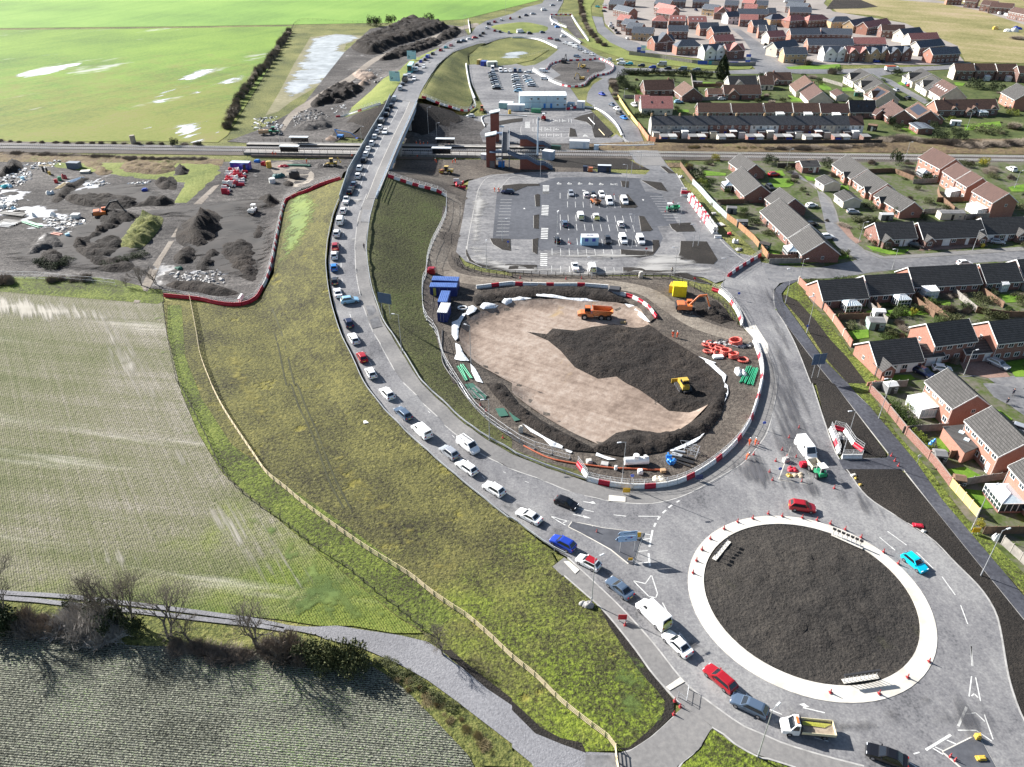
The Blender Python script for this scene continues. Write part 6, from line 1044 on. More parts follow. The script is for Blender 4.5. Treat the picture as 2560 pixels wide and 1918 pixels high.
 # new estate at the top
NW='houses of the new estate'
EST="""20: 875,78,1010,108,slate,brick 20: 835,32,960,40,slate,brick 20: 905,168,1000,178,red,brick 20: 945,205,1040,218,slate,brick 20: 985,238,1110,250,slate,brick 20: 1035,280,1215,288,slate,ochre 20: 1210,178,1340,182,red,brick,h 20: 1230,62,1375,92,red,brick 20: 1228,28,1360,40,slate,brick 20: 1245,108,1380,125,red,brick 20: 1360,178,1495,180,red,brick,s 20: 1525,188,1680,188,red,brick,s 20: 1350,268,1520,270,slate,brick 20: 1625,245,1790,242,slate,brick 20: 1742,282,1885,272,slate,brick 20: 1755,358,1925,350,red,brick 20: 1235,368,1405,352,slate,brick,g 20: 1425,402,1640,396,slate,brick,h 20: 1665,442,1850,432,slate,white,w 20: 1858,440,2010,432,red,brick,g 20: 1640,72,1765,85,slate,ochre 20: 1745,108,1885,112,red,brick,g 20: 1868,148,1968,142,slate,white 20: 1968,168,2122,172,red,brick 20: 1950,118,2209,122,slate,brick 20: 2085,222,2209,218,slate,brick 20: 2130,265,2270,268,slate,brick 20: 1835,40,1950,45,slate,brick 20: 1985,22,2085,30,red,brick 20: 2112,42,2209,45,slate,ochre 20: 960,5,1060,8,slate,dark 20: 1375,10,1500,12,slate,dark 20: 1560,14,1700,18,slate,brick 20: 2000,75,2110,80,red,brick
30: 0,112,72,112,slate,brick 30: 25,168,160,160,slate,ochre,h 30: 190,182,335,168,red,brick,h 30: 350,178,530,166,red,brick,h 30: 550,188,740,186,slate,ochre,h 30: 740,222,930,188,slate,ochre 30: 860,238,1060,202,red,brick 30: 985,262,1185,264,rust,dark 30: 1170,302,1340,284,slate,cream 30: 1235,342,1480,332,red,cream 30: 1312,412,1525,388,slate,cream 30: 1425,472,1660,460,slate,brick 30: 200,298,455,296,slate,brick 30: 460,292,725,300,slate,brick 30: 350,388,740,388,slate,brick 30: 742,378,1020,378,red,brick 30: 490,455,695,452,slate,white,w 30: 690,460,880,452,red,brick,w 30: 876,462,1062,448,slate,ochre,w 30: 1052,460,1250,448,slate,brick,w 30: 145,468,340,466,slate,ochre 30: 80,420,265,392,slate,cream 30: 15,322,155,312,red,cream 30: 0,268,82,266,slate,brick 30: 155,52,330,70,slate,brick 30: 190,102,375,106,slate,brick 30: 160,15,300,25,slate,brick
30: 1835,38,1960,50,rust,brick 30: 1912,58,2110,72,rust,brick 30: 2078,98,2250,132,rust,brick 30: 1700,10,1800,18,rust,brick 30: 1550,-12,1680,-8,rust,brick"""
ES=[(m_.groups(),pts('%s: %s,%s'%m_.group(1,2,3))[0])for m_ in re.finditer(r'(\d\d): (-?\d+),(-?\d+),(-?\d+),(-?\d+),(\w+),(\w+)(?:,(\w))?',EST)]
rowof=lambda p:5 if p[0]>2420 else sum(p[1]<v for v in(102,72,46,24))
for(tl,x0,y0,x1,y1,rf,wl,op),px in ES:
 cn={'slate':'slate','red':'red','rust':'dark red'}[rf];wn_={'brick':'red brick','white':'white','ochre':'buff brick','cream':'pale','dark':'dark brick'}[wl];rw=rowof(px)
 n_=sorted(e[1]for e in ES if rowof(e[1])==rw).index(px);lab='%s roofed %s house, %s from left, %s'%(cn,wn_,ORD[n_],['front row of new estate','second row of new estate','third row of new estate','fourth row of new estate','farthest row of new estate','far right corner'][rw])
 L=(W(at('%s: %s,%s'%(tl,x1,y1)),5)-W(px,5)).length
 kw=dict(hip=op=='h',nf=max(2,int(L/3)),door=.5,sky=3 if op=='s' else 0)
 if op=='w':kw.update(Xp=[(.25,L*.42,.5,4.8),(.76,L*.42,.5,4.8)],gname='white' if wl=='white' else None,Xt=.8,door=.55)
 if op=='g':kw.update(Xp=[(.5,L*.8,.3,4.8)])
 fr={'cream':'brick','ochre':None}.get(wl,'dark' if wl=='brick' else None)  # brick houses get a darker front that paints in its shade
 Yp('%s: %s,%s'%(tl,x0,y0),'%s: %s,%s'%(tl,x1,y1),8.2,5.0,rf,wl if wl!='brick' else 'salmon',lab,NW,near=False,front=fr,**kw)
 # ---------------------------------------------------------------- bridge
Xb=M("pale_blue_steel",(.42,.52,.62,1),.45,(.34,.43,.53,1),.4);m_par=M("grey_parapet",(.27,.30,.32,1),.6,(.22,.25,.27,1),.5);m_cc=M("bridge_concrete",(.38,.37,.35,1),.8,(.3,.29,.28,1),.6);Yi=M("galvanised_steel",(.5,.52,.54,1),.45,metal=.5)
Xu=M("black_railing",(.02,.02,.022,1),.5);Yn=M("new_timber",(.66,.56,.36,1),.8,(.52,.42,.26,1),3);Ym=M("dark_timber",(.06,.05,.042,1),.85,(.035,.03,.028,1),2)
br=Za('road_bridge','road bridge with blue steel girders carrying the queue over the railway','bridge',(RC[8][0],RC[8][1],0))
def loc_(o):o.parent=br;o.location=-Vector(br.location);return o
I0,I1=6,11;L_,R_,Z_=RL[I0:I1+1],RR[I0:I1+1],RZ[I0:I1+1];nrm=[]
for i in range(len(L_)):
 v=R_[i]-L_[i];nrm.append(v/np.linalg.norm(v))
nrm=np.array(nrm)
def strip(f0,f1,z0,z1,mt,name,off0=0,off1=0):
 m=MB();Xs=[]
 for i in range(len(L_)):
  a=L_[i]+(R_[i]-L_[i])*f0+nrm[i]*off0;b=L_[i]+(R_[i]-L_[i])*f1+nrm[i]*off1
  Xs.append([(a[0],a[1],Z_[i]+z0),(a[0],a[1],Z_[i]+z1),(b[0],b[1],Z_[i]+z1),(b[0],b[1],Z_[i]+z0)])
 m.loft(Xs);return loc_(obj(name,m,mt,None))
strip(0,1,-.55,.05,g_road,'deck');strip(.74,1,.055,.16,Qd,'bridge_footway');strip(.735,.745,.05,.165,Yk,'footway_kerb')
strip(0,0,-.5,.4,m_cc,'edge_beam',-.45,-.05);strip(1,1,-.5,.35,m_cc,'edge_beam',.05,.45)
strip(0,0,.4,2.0,m_par,'parapet',-.42,-.2);strip(1,1,-2.1,-.5,Xb,'girder',-.1,.35);strip(0,0,-2.1,-.5,Xb,'girder',-.3,.1)
rails=MB()
for zz in(.6,.9,1.2,1.5):
 for i in range(len(L_)-1):
  a=R_[i]+nrm[i]*.3;b=R_[i+1]+nrm[i+1]*.3;rails.tube((a[0],a[1],Z_[i]+zz),(b[0],b[1],Z_[i+1]+zz),.05,n=4)
P=Zi(np.c_[R_+nrm*.3,Z_],2)
for p in P:rails.tube((p[0],p[1],p[2]+.3),(p[0],p[1],p[2]+1.55),.06,n=4)
loc_(obj('parapet',rails,Xb,None))
st=MB()
for p in Zi(np.c_[R_+nrm*.37,Z_],3.2):st.box((p[0],p[1],p[2]-2.1),(.14,.14,1.65))
loc_(obj('girder_stiffener',st,Xb,None))
for i in(1,2,3,4):
 for f in(.12,.5,.9):
  p=L_[i]+(R_[i]-L_[i])*f;m=MB();m.tube((p[0],p[1],-.3),(p[0],p[1],Z_[i]-2.1),.55,n=10);loc_(obj('pier',m,m_cc,None))
 a,b=L_[i],R_[i];m=MB();m.prism([(a[0],a[1]-.6,Z_[i]-2.6),(b[0]+.6,b[1]-.6,Z_[i]-2.6),(b[0]+.6,b[1]-.6,Z_[i]-2.1),(a[0],a[1]-.6,Z_[i]-2.1)],(0,1.2,0));loc_(obj('crosshead',m,m_cc,None))
for f0,f1 in((.0,.006),(.40,.412)):strip(f0+.01,f1+.01,.055,.06,m_mark,'edge_line')
# ---------------------------------------------------------------- railway
def rl(a,b):return W(a),W(b)
TN=rl((-300,359),(2900,396.5));TS=rl((-300,365.8),(2900,406.3))
def along(T,t0,t1,off=0):
 d=(T[1]-T[0]).normalized();n=Vector((-d.y,d.x));return T[0]+d*t0+n*off,T[0]+d*t1+n*off,d,n
def tx(T,px): # distance along a track of the point with the pixel's x
 w=W(px);d=(T[1]-T[0]).normalized();return(w-T[0]).dot(d)
m_rail=M("rail_steel",(.75,.72,.68,1),.5,metal=.2);m_sleeper=M("concrete_sleeper",(.36,.34,.32,1),.9)
for T,lab in((TN,'far'),(TS,'near')):
 Lg=(T[1]-T[0]).length;a,b,d,n=along(T,0,Lg);t=Za('railway_track','%s one of the two railway tracks crossing the whole photo'%lab,'railway track',(0,0,0));m=MB();q=math.atan2(d.y,d.x)
 for i in range(int(Lg/.85)):
  p=a+d*(i*.85);m.box((p.x,p.y,.05),(.26,2.5,.13),rz=q)
 obj('sleepers',m,m_sleeper,t)
 for s in(-1,1):
  m=MB();p,e=a+n*s*.74,b+n*s*.74;m.prism([(p.x,p.y-.08,.17),(p.x,p.y+.08,.17),(p.x,p.y+.08,.34),(p.x,p.y-.08,.34)],(e.x-p.x,e.y-p.y,0));obj('rail',m,m_rail,t)
def boxline(m,a,b,w,z0,z1,mi=0):
 d=(b-a);L=d.length;c=(a+b)/2;m.box((c.x,c.y,z0),(L,w,z1-z0),rz=math.atan2(d.y,d.x),mi=mi)
m_plat=M("platform_surface",(.26,.25,.235,1),.8,(.2,.19,.18,1),.5)
PL=[]
for T,sd,lab,pa,pb in((TN,1,'far','a: 300,170','d: 1250,690'),(TS,-1,'near','a: 232,300','d: 760,1000')):
 t0,t1=tx(T,at(pa)),tx(T,at(pb));t=Za('platform','%s station platform with white edge passing under the road bridge'%lab,'platform',(0,0,0));a,b,d,n=along(T,t0,t1,sd*3.5);m=MB();boxline(m,a,b,3.4,-.1,.95);obj('slab',m,m_plat,t);a2,b2,_,_=along(T,t0,t1,sd*1.95);m=MB();boxline(m,a2,b2,.5,.955,.98);obj('white_edge',m,Yk,t)
 a3,b3,_,_=along(T,t0,t1,sd*1.78);m=MB();boxline(m,a3,b3,.06,.0,.9);obj('platform_wall',m,Zj,t);PL.append((T,t0,t1,sd))
def Zf(name,lab,pts_,h,mt,sp,mid=3,cat='railing',post=.05,rr=.03,picket=0,grp=None,z0=None,wood=False):
 """post and rail run along world points (x,y[,z])"""
 P=[Vector((p[0],p[1],(p[2]if len(p)>2 else float(Zm([p[:2]])[0]))))for p in pts_];t=Za(name,lab,cat,P[0],0,grp);o0=P[0];m=MB()
 Rz=[h*(k+1)/(mid)for k in range(mid)]if mid else[]
 for a,b in zip(P,P[1:]):
  for z in Rz:
   A,B=a-o0+Vector((0,0,z)),b-o0+Vector((0,0,z))
   if wood:m.tube(A,B,rr*1.4,n=4,caps=False)
   else:m.tube(A,B,rr,n=4,caps=False)
  if picket:
   k=max(1,int((b-a).length/picket))
   for i in range(k):q=a.lerp(b,i/k)-o0;m.tube(q+Vector((0,0,.08)),q+Vector((0,0,h)),.02,n=3,caps=False)
 if m.f:obj('rails',m,mt,t)
 Q=Zi(np.array([tuple(p)for p in P]),sp);pm=MB();pm.box((0,0,-.3),(post*2,post*2,h+.38));pme=pm.mesh('post')
 if len(Q)<=100:
  for q in Q:obj('post',pme,mt,t,Vector(q)-o0)
 else:
  pm=MB()
  for q in Q:pm.box(Vector(q)-o0-Vector((0,0,.3)),(post*2,post*2,h+.38))
  tag(obj('posts',pm,mt,t),None,None,kind='stuff')
 return t
for(T,t0,t1,sd),lab in zip(PL,('far','near')):
 a,b,d,n=along(T,t0,t1,sd*5.1);Zf('platform_railing','black railing along the back of the %s platform'%lab,[(a.x,a.y,.95),(b.x,b.y,.95)],1.3,Xu,3,3,picket=.5)
a,b,d,n=along(TS,PL[1][1]+4,PL[1][1]+75,-8);Zf('platform_railing','black railing on the low concrete ramp left of the bridge',[(a.x,a.y,.3),(b.x,b.y,.3)],1.3,Xu,3,3,picket=.5)
m=MB();boxline(m,a,b,.4,0,.9);tag(obj('ramp_wall',m,M('brown_block',(.16,.13,.115,1),.9)),'brown block ramp wall in front of the near platform left of the bridge','wall')
def shelter(T,px,sd,lab,off=4.2,Lh=7,grp=None):
 t_=tx(T,at(px));a,b,d,n=along(T,t_,t_+1,sd*off);t=Za('platform_shelter',lab,'shelter',(a.x,a.y,.95),math.atan2(d.y,d.x),grp);m=MB()
 for i in range(6):
  for y in(-.7,.7):m.tube((-Lh/2+i*Lh/5,y,0),(-Lh/2+i*Lh/5,y,2.4),.05,n=4)
 for z in(.4,1.2,2.0):m.tube((-Lh/2,.7*sd,z),(Lh/2,.7*sd,z),.04,n=4)
 obj('frame',m,Xu,t);m=MB();m.box((0,0,2.4),(Lh+.6,2.2,.14));obj('roof',m,M('pale_sheet_roof',(.62,.66,.68,1),.35,(.5,.54,.56,1),.4),t);m=MB();m.box((0,.7*sd,.3),(Lh,.03,1.9));obj('glass_panel',m,Yw,t)
shelter(TS,"a: 910,210",-1,'glazed shelter on the near platform left of the bridge');shelter(TN,"a: 1020,100",1,'dark shelter on the far platform left of the bridge');shelter(TS,"b: 865,370",-1,'pale roofed shelter on the near platform right of the bridge');shelter(TN,"b: 910,250",1,'pale roofed shelter on the far platform right of the bridge')
# lift towers, footbridge and stairs
def tower(px,h,lab,w=3.5):
 p=W(at(px));t=Za('lift_tower',lab,'lift tower',(p.x,p.y+w/2,0));m=MB();m.box((0,0,-.3),(w,w,h+.3));obj('shaft',m,BR('tower_brick',(.19,.055,.04,1),(.25,.08,.055,1),(.2,.12,.1,1)),t);m=MB();x=w/2+.35;vs=[(-x,-x,h+.0),(x,-x,h+.9),(x,x,h+.9),(-x,x,h+.0)];m.faces(vs+[(a,b,c+.35)for a,b,c in vs],[(3,2,1,0),(4,5,6,7),(0,1,5,4),(1,2,6,5),(2,3,7,6),(3,0,4,7)]);obj('roof',m,M('pale_zinc',(.5,.54,.55,1),.35),t)
 m=MB();m.box((w/2+1.1,0,h*.52),(1.9,2.6,.15));m.box((w/2+1.1,0,2.6),(1.9,2.6,.15));obj('door_canopy',m,M('pale_zinc',(.5,.54,.55,1),.35),t);return p
pS=tower("d: 205,1025",11.2,'brick lift tower nearest the camera on the near platform');pN=tower("d: 275,560",11.2,'brick lift tower on the far platform behind the other tower')
m_bst=M("bridge_blue_steel",(.09,.13,.20,1),.5,(.07,.1,.16,1),.6)
zf=6.3;x0=W(at("d: 405,690"),zf).x;fy0=W(at("d: 455,735"),zf).y;fy1=W(at("d: 485,375"),zf).y;fw=2.4;xr=W(at("d: 540,700"),zf).x;cx=(x0+xr)/2
t=Za('footbridge','dark blue steel footbridge span between the two brick lift towers','footbridge',(cx,fy0,0));Lf=fy1-fy0
m=MB();m.box((0,Lf/2,zf-.3),(xr-x0,Lf+2,.3));obj('deck',m,M('dark_deck',(.06,.065,.075,1),.7),t)
for s in(-1,1):
 m=MB();m.box((s*(xr-x0)/2,Lf/2,zf-.3),(.12,Lf+2,1.5));obj('side_panel',m,Yi,t)
m=MB();m.box((-(xr-x0)/2-2,.5,zf-.35),(5,2.2,.3));m.box((-(xr-x0)/2-2,Lf-.3,zf-.35),(5,2.2,.3));obj('landing',m,m_bst,t)
m=MB()
for y in(0,Lf):
 for x in(-1.3,1.3):m.tube((x,y,0),(x,y,zf-.3),.18,n=6)
obj('column',m,m_bst,t)
def stair(ytop,xs,pxend,lab,wpx):
 yb=W(at(pxend)).y;xe=W(at(pxend)).x;t=Za('station_stairs',lab,'stairs',(xs,ytop,0));Lx=xe-xs;prof=[(0,zf),(Lx*.27,zf-1.9),(Lx*.42,zf-1.9),(Lx*.66,2.2),(Lx*.8,2.2),(Lx,.1)]
 m=MB()
 for(xa,za),(xb,zb)in zip(prof,prof[1:]):m.prism([(xa,-1.2,za-.35),(xb,-1.2,zb-.35),(xb,-1.2,zb),(xa,-1.2,za)],(0,2.4,0))
 obj('flight',m,M('tread_grey',(.2,.2,.21,1),.8),t)
 for s in(-1,1):
  m=MB()
  for(xa,za),(xb,zb)in zip(prof,prof[1:]):m.prism([(xa,s*1.2-.05,za-.5),(xb,s*1.2-.05,zb-.5),(xb,s*1.2-.05,zb+.55),(xa,s*1.2-.05,za+.55)],(0,.1,0))
  obj('string_panel',m,m_bst,t);m=MB()
  for(xa,za),(xb,zb)in zip(prof,prof[1:]):
   m.tube((xa,s*1.2,za+1.1),(xb,s*1.2,zb+1.1),.05,n=4);k=max(2,int((xb-xa)/.8))
   for i in range(k):u=i/k;m.tube((xa+(xb-xa)*u,s*1.2,za+(zb-za)*u+.5),(xa+(xb-xa)*u,s*1.2,za+(zb-za)*u+1.1),.025,n=3)
  obj('handrail',m,Yi,t)
 m=MB();pr=[(x,z-.5)for x,z in prof if x>=Lx*.26];m.prism([(Lx*.27,-1,0)]+[(x,-1,z)for x,z in pr]+[(Lx*.97,-1,0)],(0,2,0));obj('brick_infill',m,BR('tower_brick',0,0,0),t)
stair(fy0,cx+.8,"d: 1340,1040",'near brick and blue steel station stairs beside the car park',0);stair(fy1,cx+.8,"d: 1330,690",'far brick and blue steel station stairs beyond the tracks',0)
p=W(at("d: 1060,800"));t=Za('radio_mast','tall pale grey blue radio mast beside the station tracks','mast',(p.x,p.y,0));m=MB();m.tube((0,0,0),(0,0,14.5),.33,.2,n=10);obj('pole',m,Xb,t);m=MB();m.box((.3,0,13.2),(.8,.4,1.1));obj('antenna',m,Yi,t)
# ---------------------------------------------------------------- boxes: cabins, containers, huts
def Ze(name,lab,cat,a,b,D,h,mt,roofm=None,grp=None,ribs=0,ztop=None,doors=None,pitch=0):
 """a,b: pixels of the front bottom edge (or of the front top edge at ztop)"""
 A,B=(W(at(a),ztop),W(at(b),ztop))if ztop is not None else(W(at(a)),W(at(b)));u=B-A;L=u.length;u.normalize();n=Vector((-u.y,u.x));c=(A+B)/2+n*D/2;t=Za(name,lab,cat,(c.x,c.y,float(Zm([(c.x,c.y)])[0])),math.atan2(u.y,u.x),grp)
 m=MB();m.box((0,0,-.1),(L,D,h+.1));k=int(L/.45)
 if ribs:
  for i in range(k):
   for s in(-1,1):m.box((-L/2+(i+.5)*L/k,s*(D/2+.02),.15),(.2,.05,h-.3))
 obj('body',m,mt,t);m=MB();m.box((0,0,h),(L+.06,D+.06,.1))
 if ribs:
  for i in range(k):m.box((-L/2+(i+.5)*L/k,0,h+.1),(.2,D-.2,.06))
 if pitch:m.faces([(-L/2,-D/2,h+.1),(L/2,-D/2,h+.1),(L/2,D/2,h+.1),(-L/2,D/2,h+.1),(-L/2,0,h+pitch),(L/2,0,h+pitch)],[(0,1,5,4),(2,3,4,5),(1,2,5),(3,0,4)])
 obj('roof',m,roofm or mt,t);return t,L,D
m_cblue=M('container_blue',(.012,.025,.13,1),.55,(.02,.035,.16,1),.8);m_croof=M('container_roof_blue',(.09,.17,.42,1),.5,(.06,.12,.33,1),.9)
GC='blue storage containers beside the basin'
for a,b,D,lab in[("m: 300,650","m: 1340,690",2.5,'long blue container at the back of the store by the embankment'),("m: 220,915","m: 1285,930",2.5,'long blue container with a yellow door panel in front of another'),("m: 540,1500","m: 905,1512",6.1,'blue container set end-on to the long pair'),("11: 1562,1040","11: 1646,1045",5,'dark blue container with white end lowest of the group')]:
 t,L,D=Ze('shipping_container',lab,'container',a,b,D,2.6,m_cblue,m_croof if 'white' not in lab else Wh,GC,1,ztop=2.6)
 m=MB()
 for x in(-.5,.5):m.tube((x*L*.3,-D/2-.06,.2),(x*L*.3,-D/2-.06,2.4),.03,n=4)
 obj('door_bars',m,Yi,t)
 if 'yellow' in lab:obj('door_panel',bxm((-L*.32,-D/2-.05,.2),(.7,.06,2.2)),M('dull_yellow_panel',(.5,.45,.08,1),.6),t)
for a,b,D,h,mt,rm,lab,nm_ in[("a: 88,480","a: 322,485",2.5,2.7,Yg['blue'],M('pale_blue_roof',(.5,.6,.7,1),.4),'bright blue container with a green mark in the yard by the barrier stack','shipping_container'),("10: 1905,560","10: 1935,562",4,2.6,Y_,Y_,'yellow container at the far compound','shipping_container'),("10: 1937,572","10: 1990,574",4,2.6,Yg['blue'],Yg['blue'],'blue container between yellow and pale ones at the far compound','shipping_container'),("10: 1995,580","10: 2085,576",4,2.6,M('pale_sage',(.5,.53,.46,1),.6),None,'pale sage container at the far compound','shipping_container'),
("d: 1645,680","d: 2010,690",3,3,M('white_cabin',(.6,.66,.7,1),.5),Wh,'long white relay cabin by the north station car park','cabin'),("d: 1140,875","d: 1330,900",3,3.2,M('grey_blue_cabin',(.32,.42,.52,1),.5),Wh,'grey blue equipment cabin with white roof beside the mast','cabin'),("d: 1310,700","d: 1475,715",1.6,1.6,M('dark_green',(.01,.05,.035,1),.5),None,'dark green equipment cabinet near the far stairs','cabinet'),("d: 335,1020","d: 450,1025",1.5,2,Yg['bright blue'],None,'blue ticket machine hoarding by the near tower','cabinet'),("d: 180,1030","d: 270,1035",1.4,2.4,M('taupe_cabinet',(.16,.14,.14,1),.7),None,'taupe equipment kiosk by the near tower','cabinet'),("d: 2095,710","d: 2180,715",1.2,2,M('grey_blue_cabin',0,.5),None,'small grey blue cabinet right of the relay cabin','cabinet'),("d: 15,875","d: 120,885",2.2,1.9,M('white_cabin',0,.5),Wh,'small white hut left of the near tower','cabin'),
("20: 165,975","20: 248,978",2.6,1.6,Yg['green'],M('green_skip',(.02,.1,.06,1),.6),'green skip in front of the white cabin block','skip'),("20: -40,958","20: 108,960",3,2.6,M('white_cabin',0,.5),Wh,'single storey pale cabin left of the white cabin block','cabin'),("10: 2095,940","10: 2209,945",4,2.7,M('teal_cabin',(.2,.36,.36,1),.5),Wh,'teal fronted cabin left of the compound','cabin'),("20: 560,935","20: 625,938",2.5,3,Wh,None,'small white cabin right of the cabin block','cabin'),("20: 475,930","20: 530,935",2.5,2.2,M('grey_blue_cabin',0,.5),None,'grey store box between cabin block and small cabin','cabin'),
("21: 597,466","21: 745,466",2.6,2.6,M('welfare_pale_blue',(.36,.58,.75,1),.5),Wh,'pale blue welfare cabin with two dark blue shutters in the car park','cabin'),("c: 845,215","c: 990,220",2.4,2.2,M('slate_box',(.13,.16,.2,1),.6),None,'slate grey steel box in the left yard','container'),("20: 738,1487","20: 853,1490",1.5,2.4,M('dark_shelter_glass',(.03,.05,.10,1),.2),M('pale_sheet_roof',0,.5),'glazed cycle shelter along the top of the car park','shelter'),("20: 612,1482","20: 648,1484",1,1.9,Yg['dark blue'],None,'dark blue payment kiosk with red panel by the bus shelter','cabinet'),("20: 655,1484","20: 695,1485",1,1.5,O_,None,'orange parcel box beside the payment kiosk','cabinet')]:
 t,L,D=Ze(nm_,lab,nm_.replace('_',' '),a,b,D,h,mt,rm)
 if 'welfare' in lab:
  for x in(-.2,.22):obj('shutter',bxm((x*L,-D/2-.04,1.35),(1.0,.06,.95)),Yg['blue'],t)
  for x in(-.12,.1):obj('solar_panel',bxm((x*L,.1,h+.13),(.95,1.3,.04)),M('grey_panel',(.3,.3,.33,1),.3),t)
 elif nm_ in('cabin','shelter','shipping_container'):obj('door',bxm((L*.25,-D/2-.04,.1),(min(1,L*.2),.05,h*.75)),Zj if 'white' not in lab else Xb,t)
 # two storey white cabin block
A,B=W(at("20: 62,936")),W(at("20: 468,934"));u=B-A;L=u.length;c=(A+B)/2;t=Za('cabin_block','two storey white and pale blue site cabin block with blue doors','site cabins',(c.x,c.y+4.5,0),math.atan2(u.y,u.x));m=MB()
for f_ in range(2):
 for i in range(7):m.box((-L/2+L*(i+.5)/7,0,f_*2.75),(L/7-.05,8.8,2.7))
obj('modules',m,M('cabin_pale_blue',(.55,.68,.75,1),.5,(.48,.62,.7,1),.5),t);m=MB();m.box((0,0,5.5),(L+.1,8.9,.15))
for i in range(14):m.box((-L/2+L*(i+.5)/14,0,5.65),(.1,8.6,.07))
obj('roof',m,Wh,t);m=MB();m.box((0,-4.43,2.68),(L,.06,.1));obj('joint_strip',m,M('joint_grey',(.25,.27,.3,1),.6),t)
for x,z in((-.245,3.8),(-.1,3.8),(.31,3.8),(.465,3.8),(.31,1.1),(.46,1.1)):Zh(t,x*L,-4.45,z,1.0,.9,False)
for x in(.035,.175):obj('door',DM,Yg['bright blue'],t,(x*L,-4.45,.1))
# ---------------------------------------------------------------- walls and fences
def wall(lab,s,h,mt,cap=None,w=.22,name='garden_wall',cat='wall',grp=None,Xq=False,sm=False):
 P=Yb(s,1.8,sm);t=Za(name,lab,cat,(P[0][0],P[0][1],0),0,grp);z=Zm(P);m=MB();Xs=[]
 tn=np.gradient(P,axis=0);tn/=np.linalg.norm(tn,axis=1)[:,None]+1e-9;nn=np.stack([-tn[:,1],tn[:,0]],1)
 for i,p in enumerate(P):
  a=p+nn[i]*w/2-P[0];b=p-nn[i]*w/2-P[0];Xs.append([(a[0],a[1],z[i]-.3),(a[0],a[1],z[i]+h),(b[0],b[1],z[i]+h),(b[0],b[1],z[i]-.3)])
 m.loft(Xs);obj('panel' if Xq else 'masonry',m,mt,t)
 pm=MB();pm.box((0,0,-.2),(.14 if Xq else.36,.14 if Xq else.36,h+.38));pme=pm.mesh('post');Q=P[::1 if len(P)<90 else 2][:100]
 if not Xq:Q=P[::4][:60]
 for q in Q:obj('post' if Xq else 'pillar',pme,cap or mt,t,(q[0]-P[0][0],q[1]-P[0][1],float(Zm([q])[0])))
 return t
wb=Yh['salmon'];fence_o=M('orange_timber',(.36,.2,.10,1),.85,(.28,.15,.08,1),1.2);fence_y=M('yellow_timber',(.66,.48,.18,1),.8,(.55,.4,.15,1),1.5)
wall('tall salmon brick wall along the grass verge by the right hand path',"31: 262,792 440,968 570,1132 715,1345",1.9,wb,M('stone_cap',(.45,.4,.34,1),.8))
wall('lower brick wall with pillars below the corner bungalow',"31: 765,1405 900,1530 1010,1657 32: 850,20",1.0,wb)
wall('red brick garden wall beside the hedges right of the dark footpath',"32: 872,70 970,170 1190,445 1420,690 1562,878",1.8,Yh['brick'],None)
wall('bright yellow new timber fence right of the dark footpath',"32: 1565,885 1798,1150",1.9,fence_y,Yn,.08,'garden_fence','fence',Xq=True)
wall('weathered grey fence at the lower right edge of the photo',"32: 2010,1385 2209,1565 2330,1680",1.8,Xj,None,.08,'garden_fence','fence',Xq=True)
GF='timber fences between the gardens'
for s,lab in[("31: 850,915 960,1045",'fence between hexagonal and glass conservatory gardens'),("31: 1252,900 1330,960 1480,1065",'fence right of the glass conservatory garden'),("31: 1570,860 1795,1045",'fence between the flat conservatory gardens'),("31: 600,1108 875,1098",'fence across the foot of the hexagonal conservatory garden'),("31: 870,1100 875,1195",'short fence beside the grey summerhouse'),("31: 1480,1070 1545,1135",'pale fence end behind the tall house'),("32: 1560,640 1750,625 1850,640",'fence below the flat roofed extension garden'),("32: 1680,880 1850,850 2150,812",'dark fence above the patio garden'),("32: 885,45 1190,25",'fence at the top of the white conservatory garden'),("31: 1790,1045 2060,1085 2400,1085",'back fence of the right hand gardens'),("30: 1460,1650 31: 1470,60 1600,170",'fence at the end of the russet house gardens'),("30: 850,1500 1075,1490 1250,1560",'fence behind the diagonal bungalow row'),("31: 1340,190 1480,185 1700,250",'orange fence behind the double bungalow'),("31: -20,300 60,290",'brown fence by the close garden'),("20: 1620,870 1900,860",'fence between bungalow rows'),("20: 1540,640 1570,830",'fence beside the small lawn'),("20: 1570,750 1820,750",'fence along the small lawn'),("30: 470,700 640,750",'dark fence by the cul-de-sac lawn'),("20: 1010,640 1140,640",'fence at the corner house garden'),("20: 960,850 1060,850 1070,900",'brown fence beside the red roofed house')]:
 wall('%s timber %s'%('grey' if len(lab)%2 else 'brown',lab),s,1.7,Xj if len(lab)%2 else Xi,None,.08,'garden_fence','fence',GF,True)
wall('low wall with pillars at the close garden corner',"31: 0,580 150,590 295,570",1.6,Yh['dark'])
wall('yellow timber fence along the old road',"20: 912,850 1000,985 1085,1095",1.8,fence_y,None,.1,'garden_fence','fence',Xq=True)
wall('orange brick wall at the end of the old terrace',"20: 1090,1098 1175,1215 1240,1230",2.0,M('orange_brick',(.5,.22,.13,1),.9,(.42,.18,.1,1),1))
wall('long dark back fence of the terrace yards along the railway',"20: 1235,1238 1700,1242 2209,1245 30: 300,1245 980,1245",1.8,Ym,None,.1,'garden_fence','fence',Xq=True)
wall('orange timber fence between the car park edge and gardens',"21: 1850,235 1950,310 2080,425 2200,575",1.9,fence_o,None,.08,'garden_fence','fence',Xq=True)
wall('pale grey green steel fence between car park edge and gardens',"20: 1555,1590 21: 1630,5 1720,110 1850,235",1.9,M('pale_green_steel',(.42,.5,.47,1),.5),None,.08,'steel_fence','fence',Xq=True)
wall('brown fence at the top corner of the gardens by the level crossing',"20: 1450,1435 1520,1530 1610,1640",1.7,Xi,None,.08,'garden_fence','fence',Xq=True)
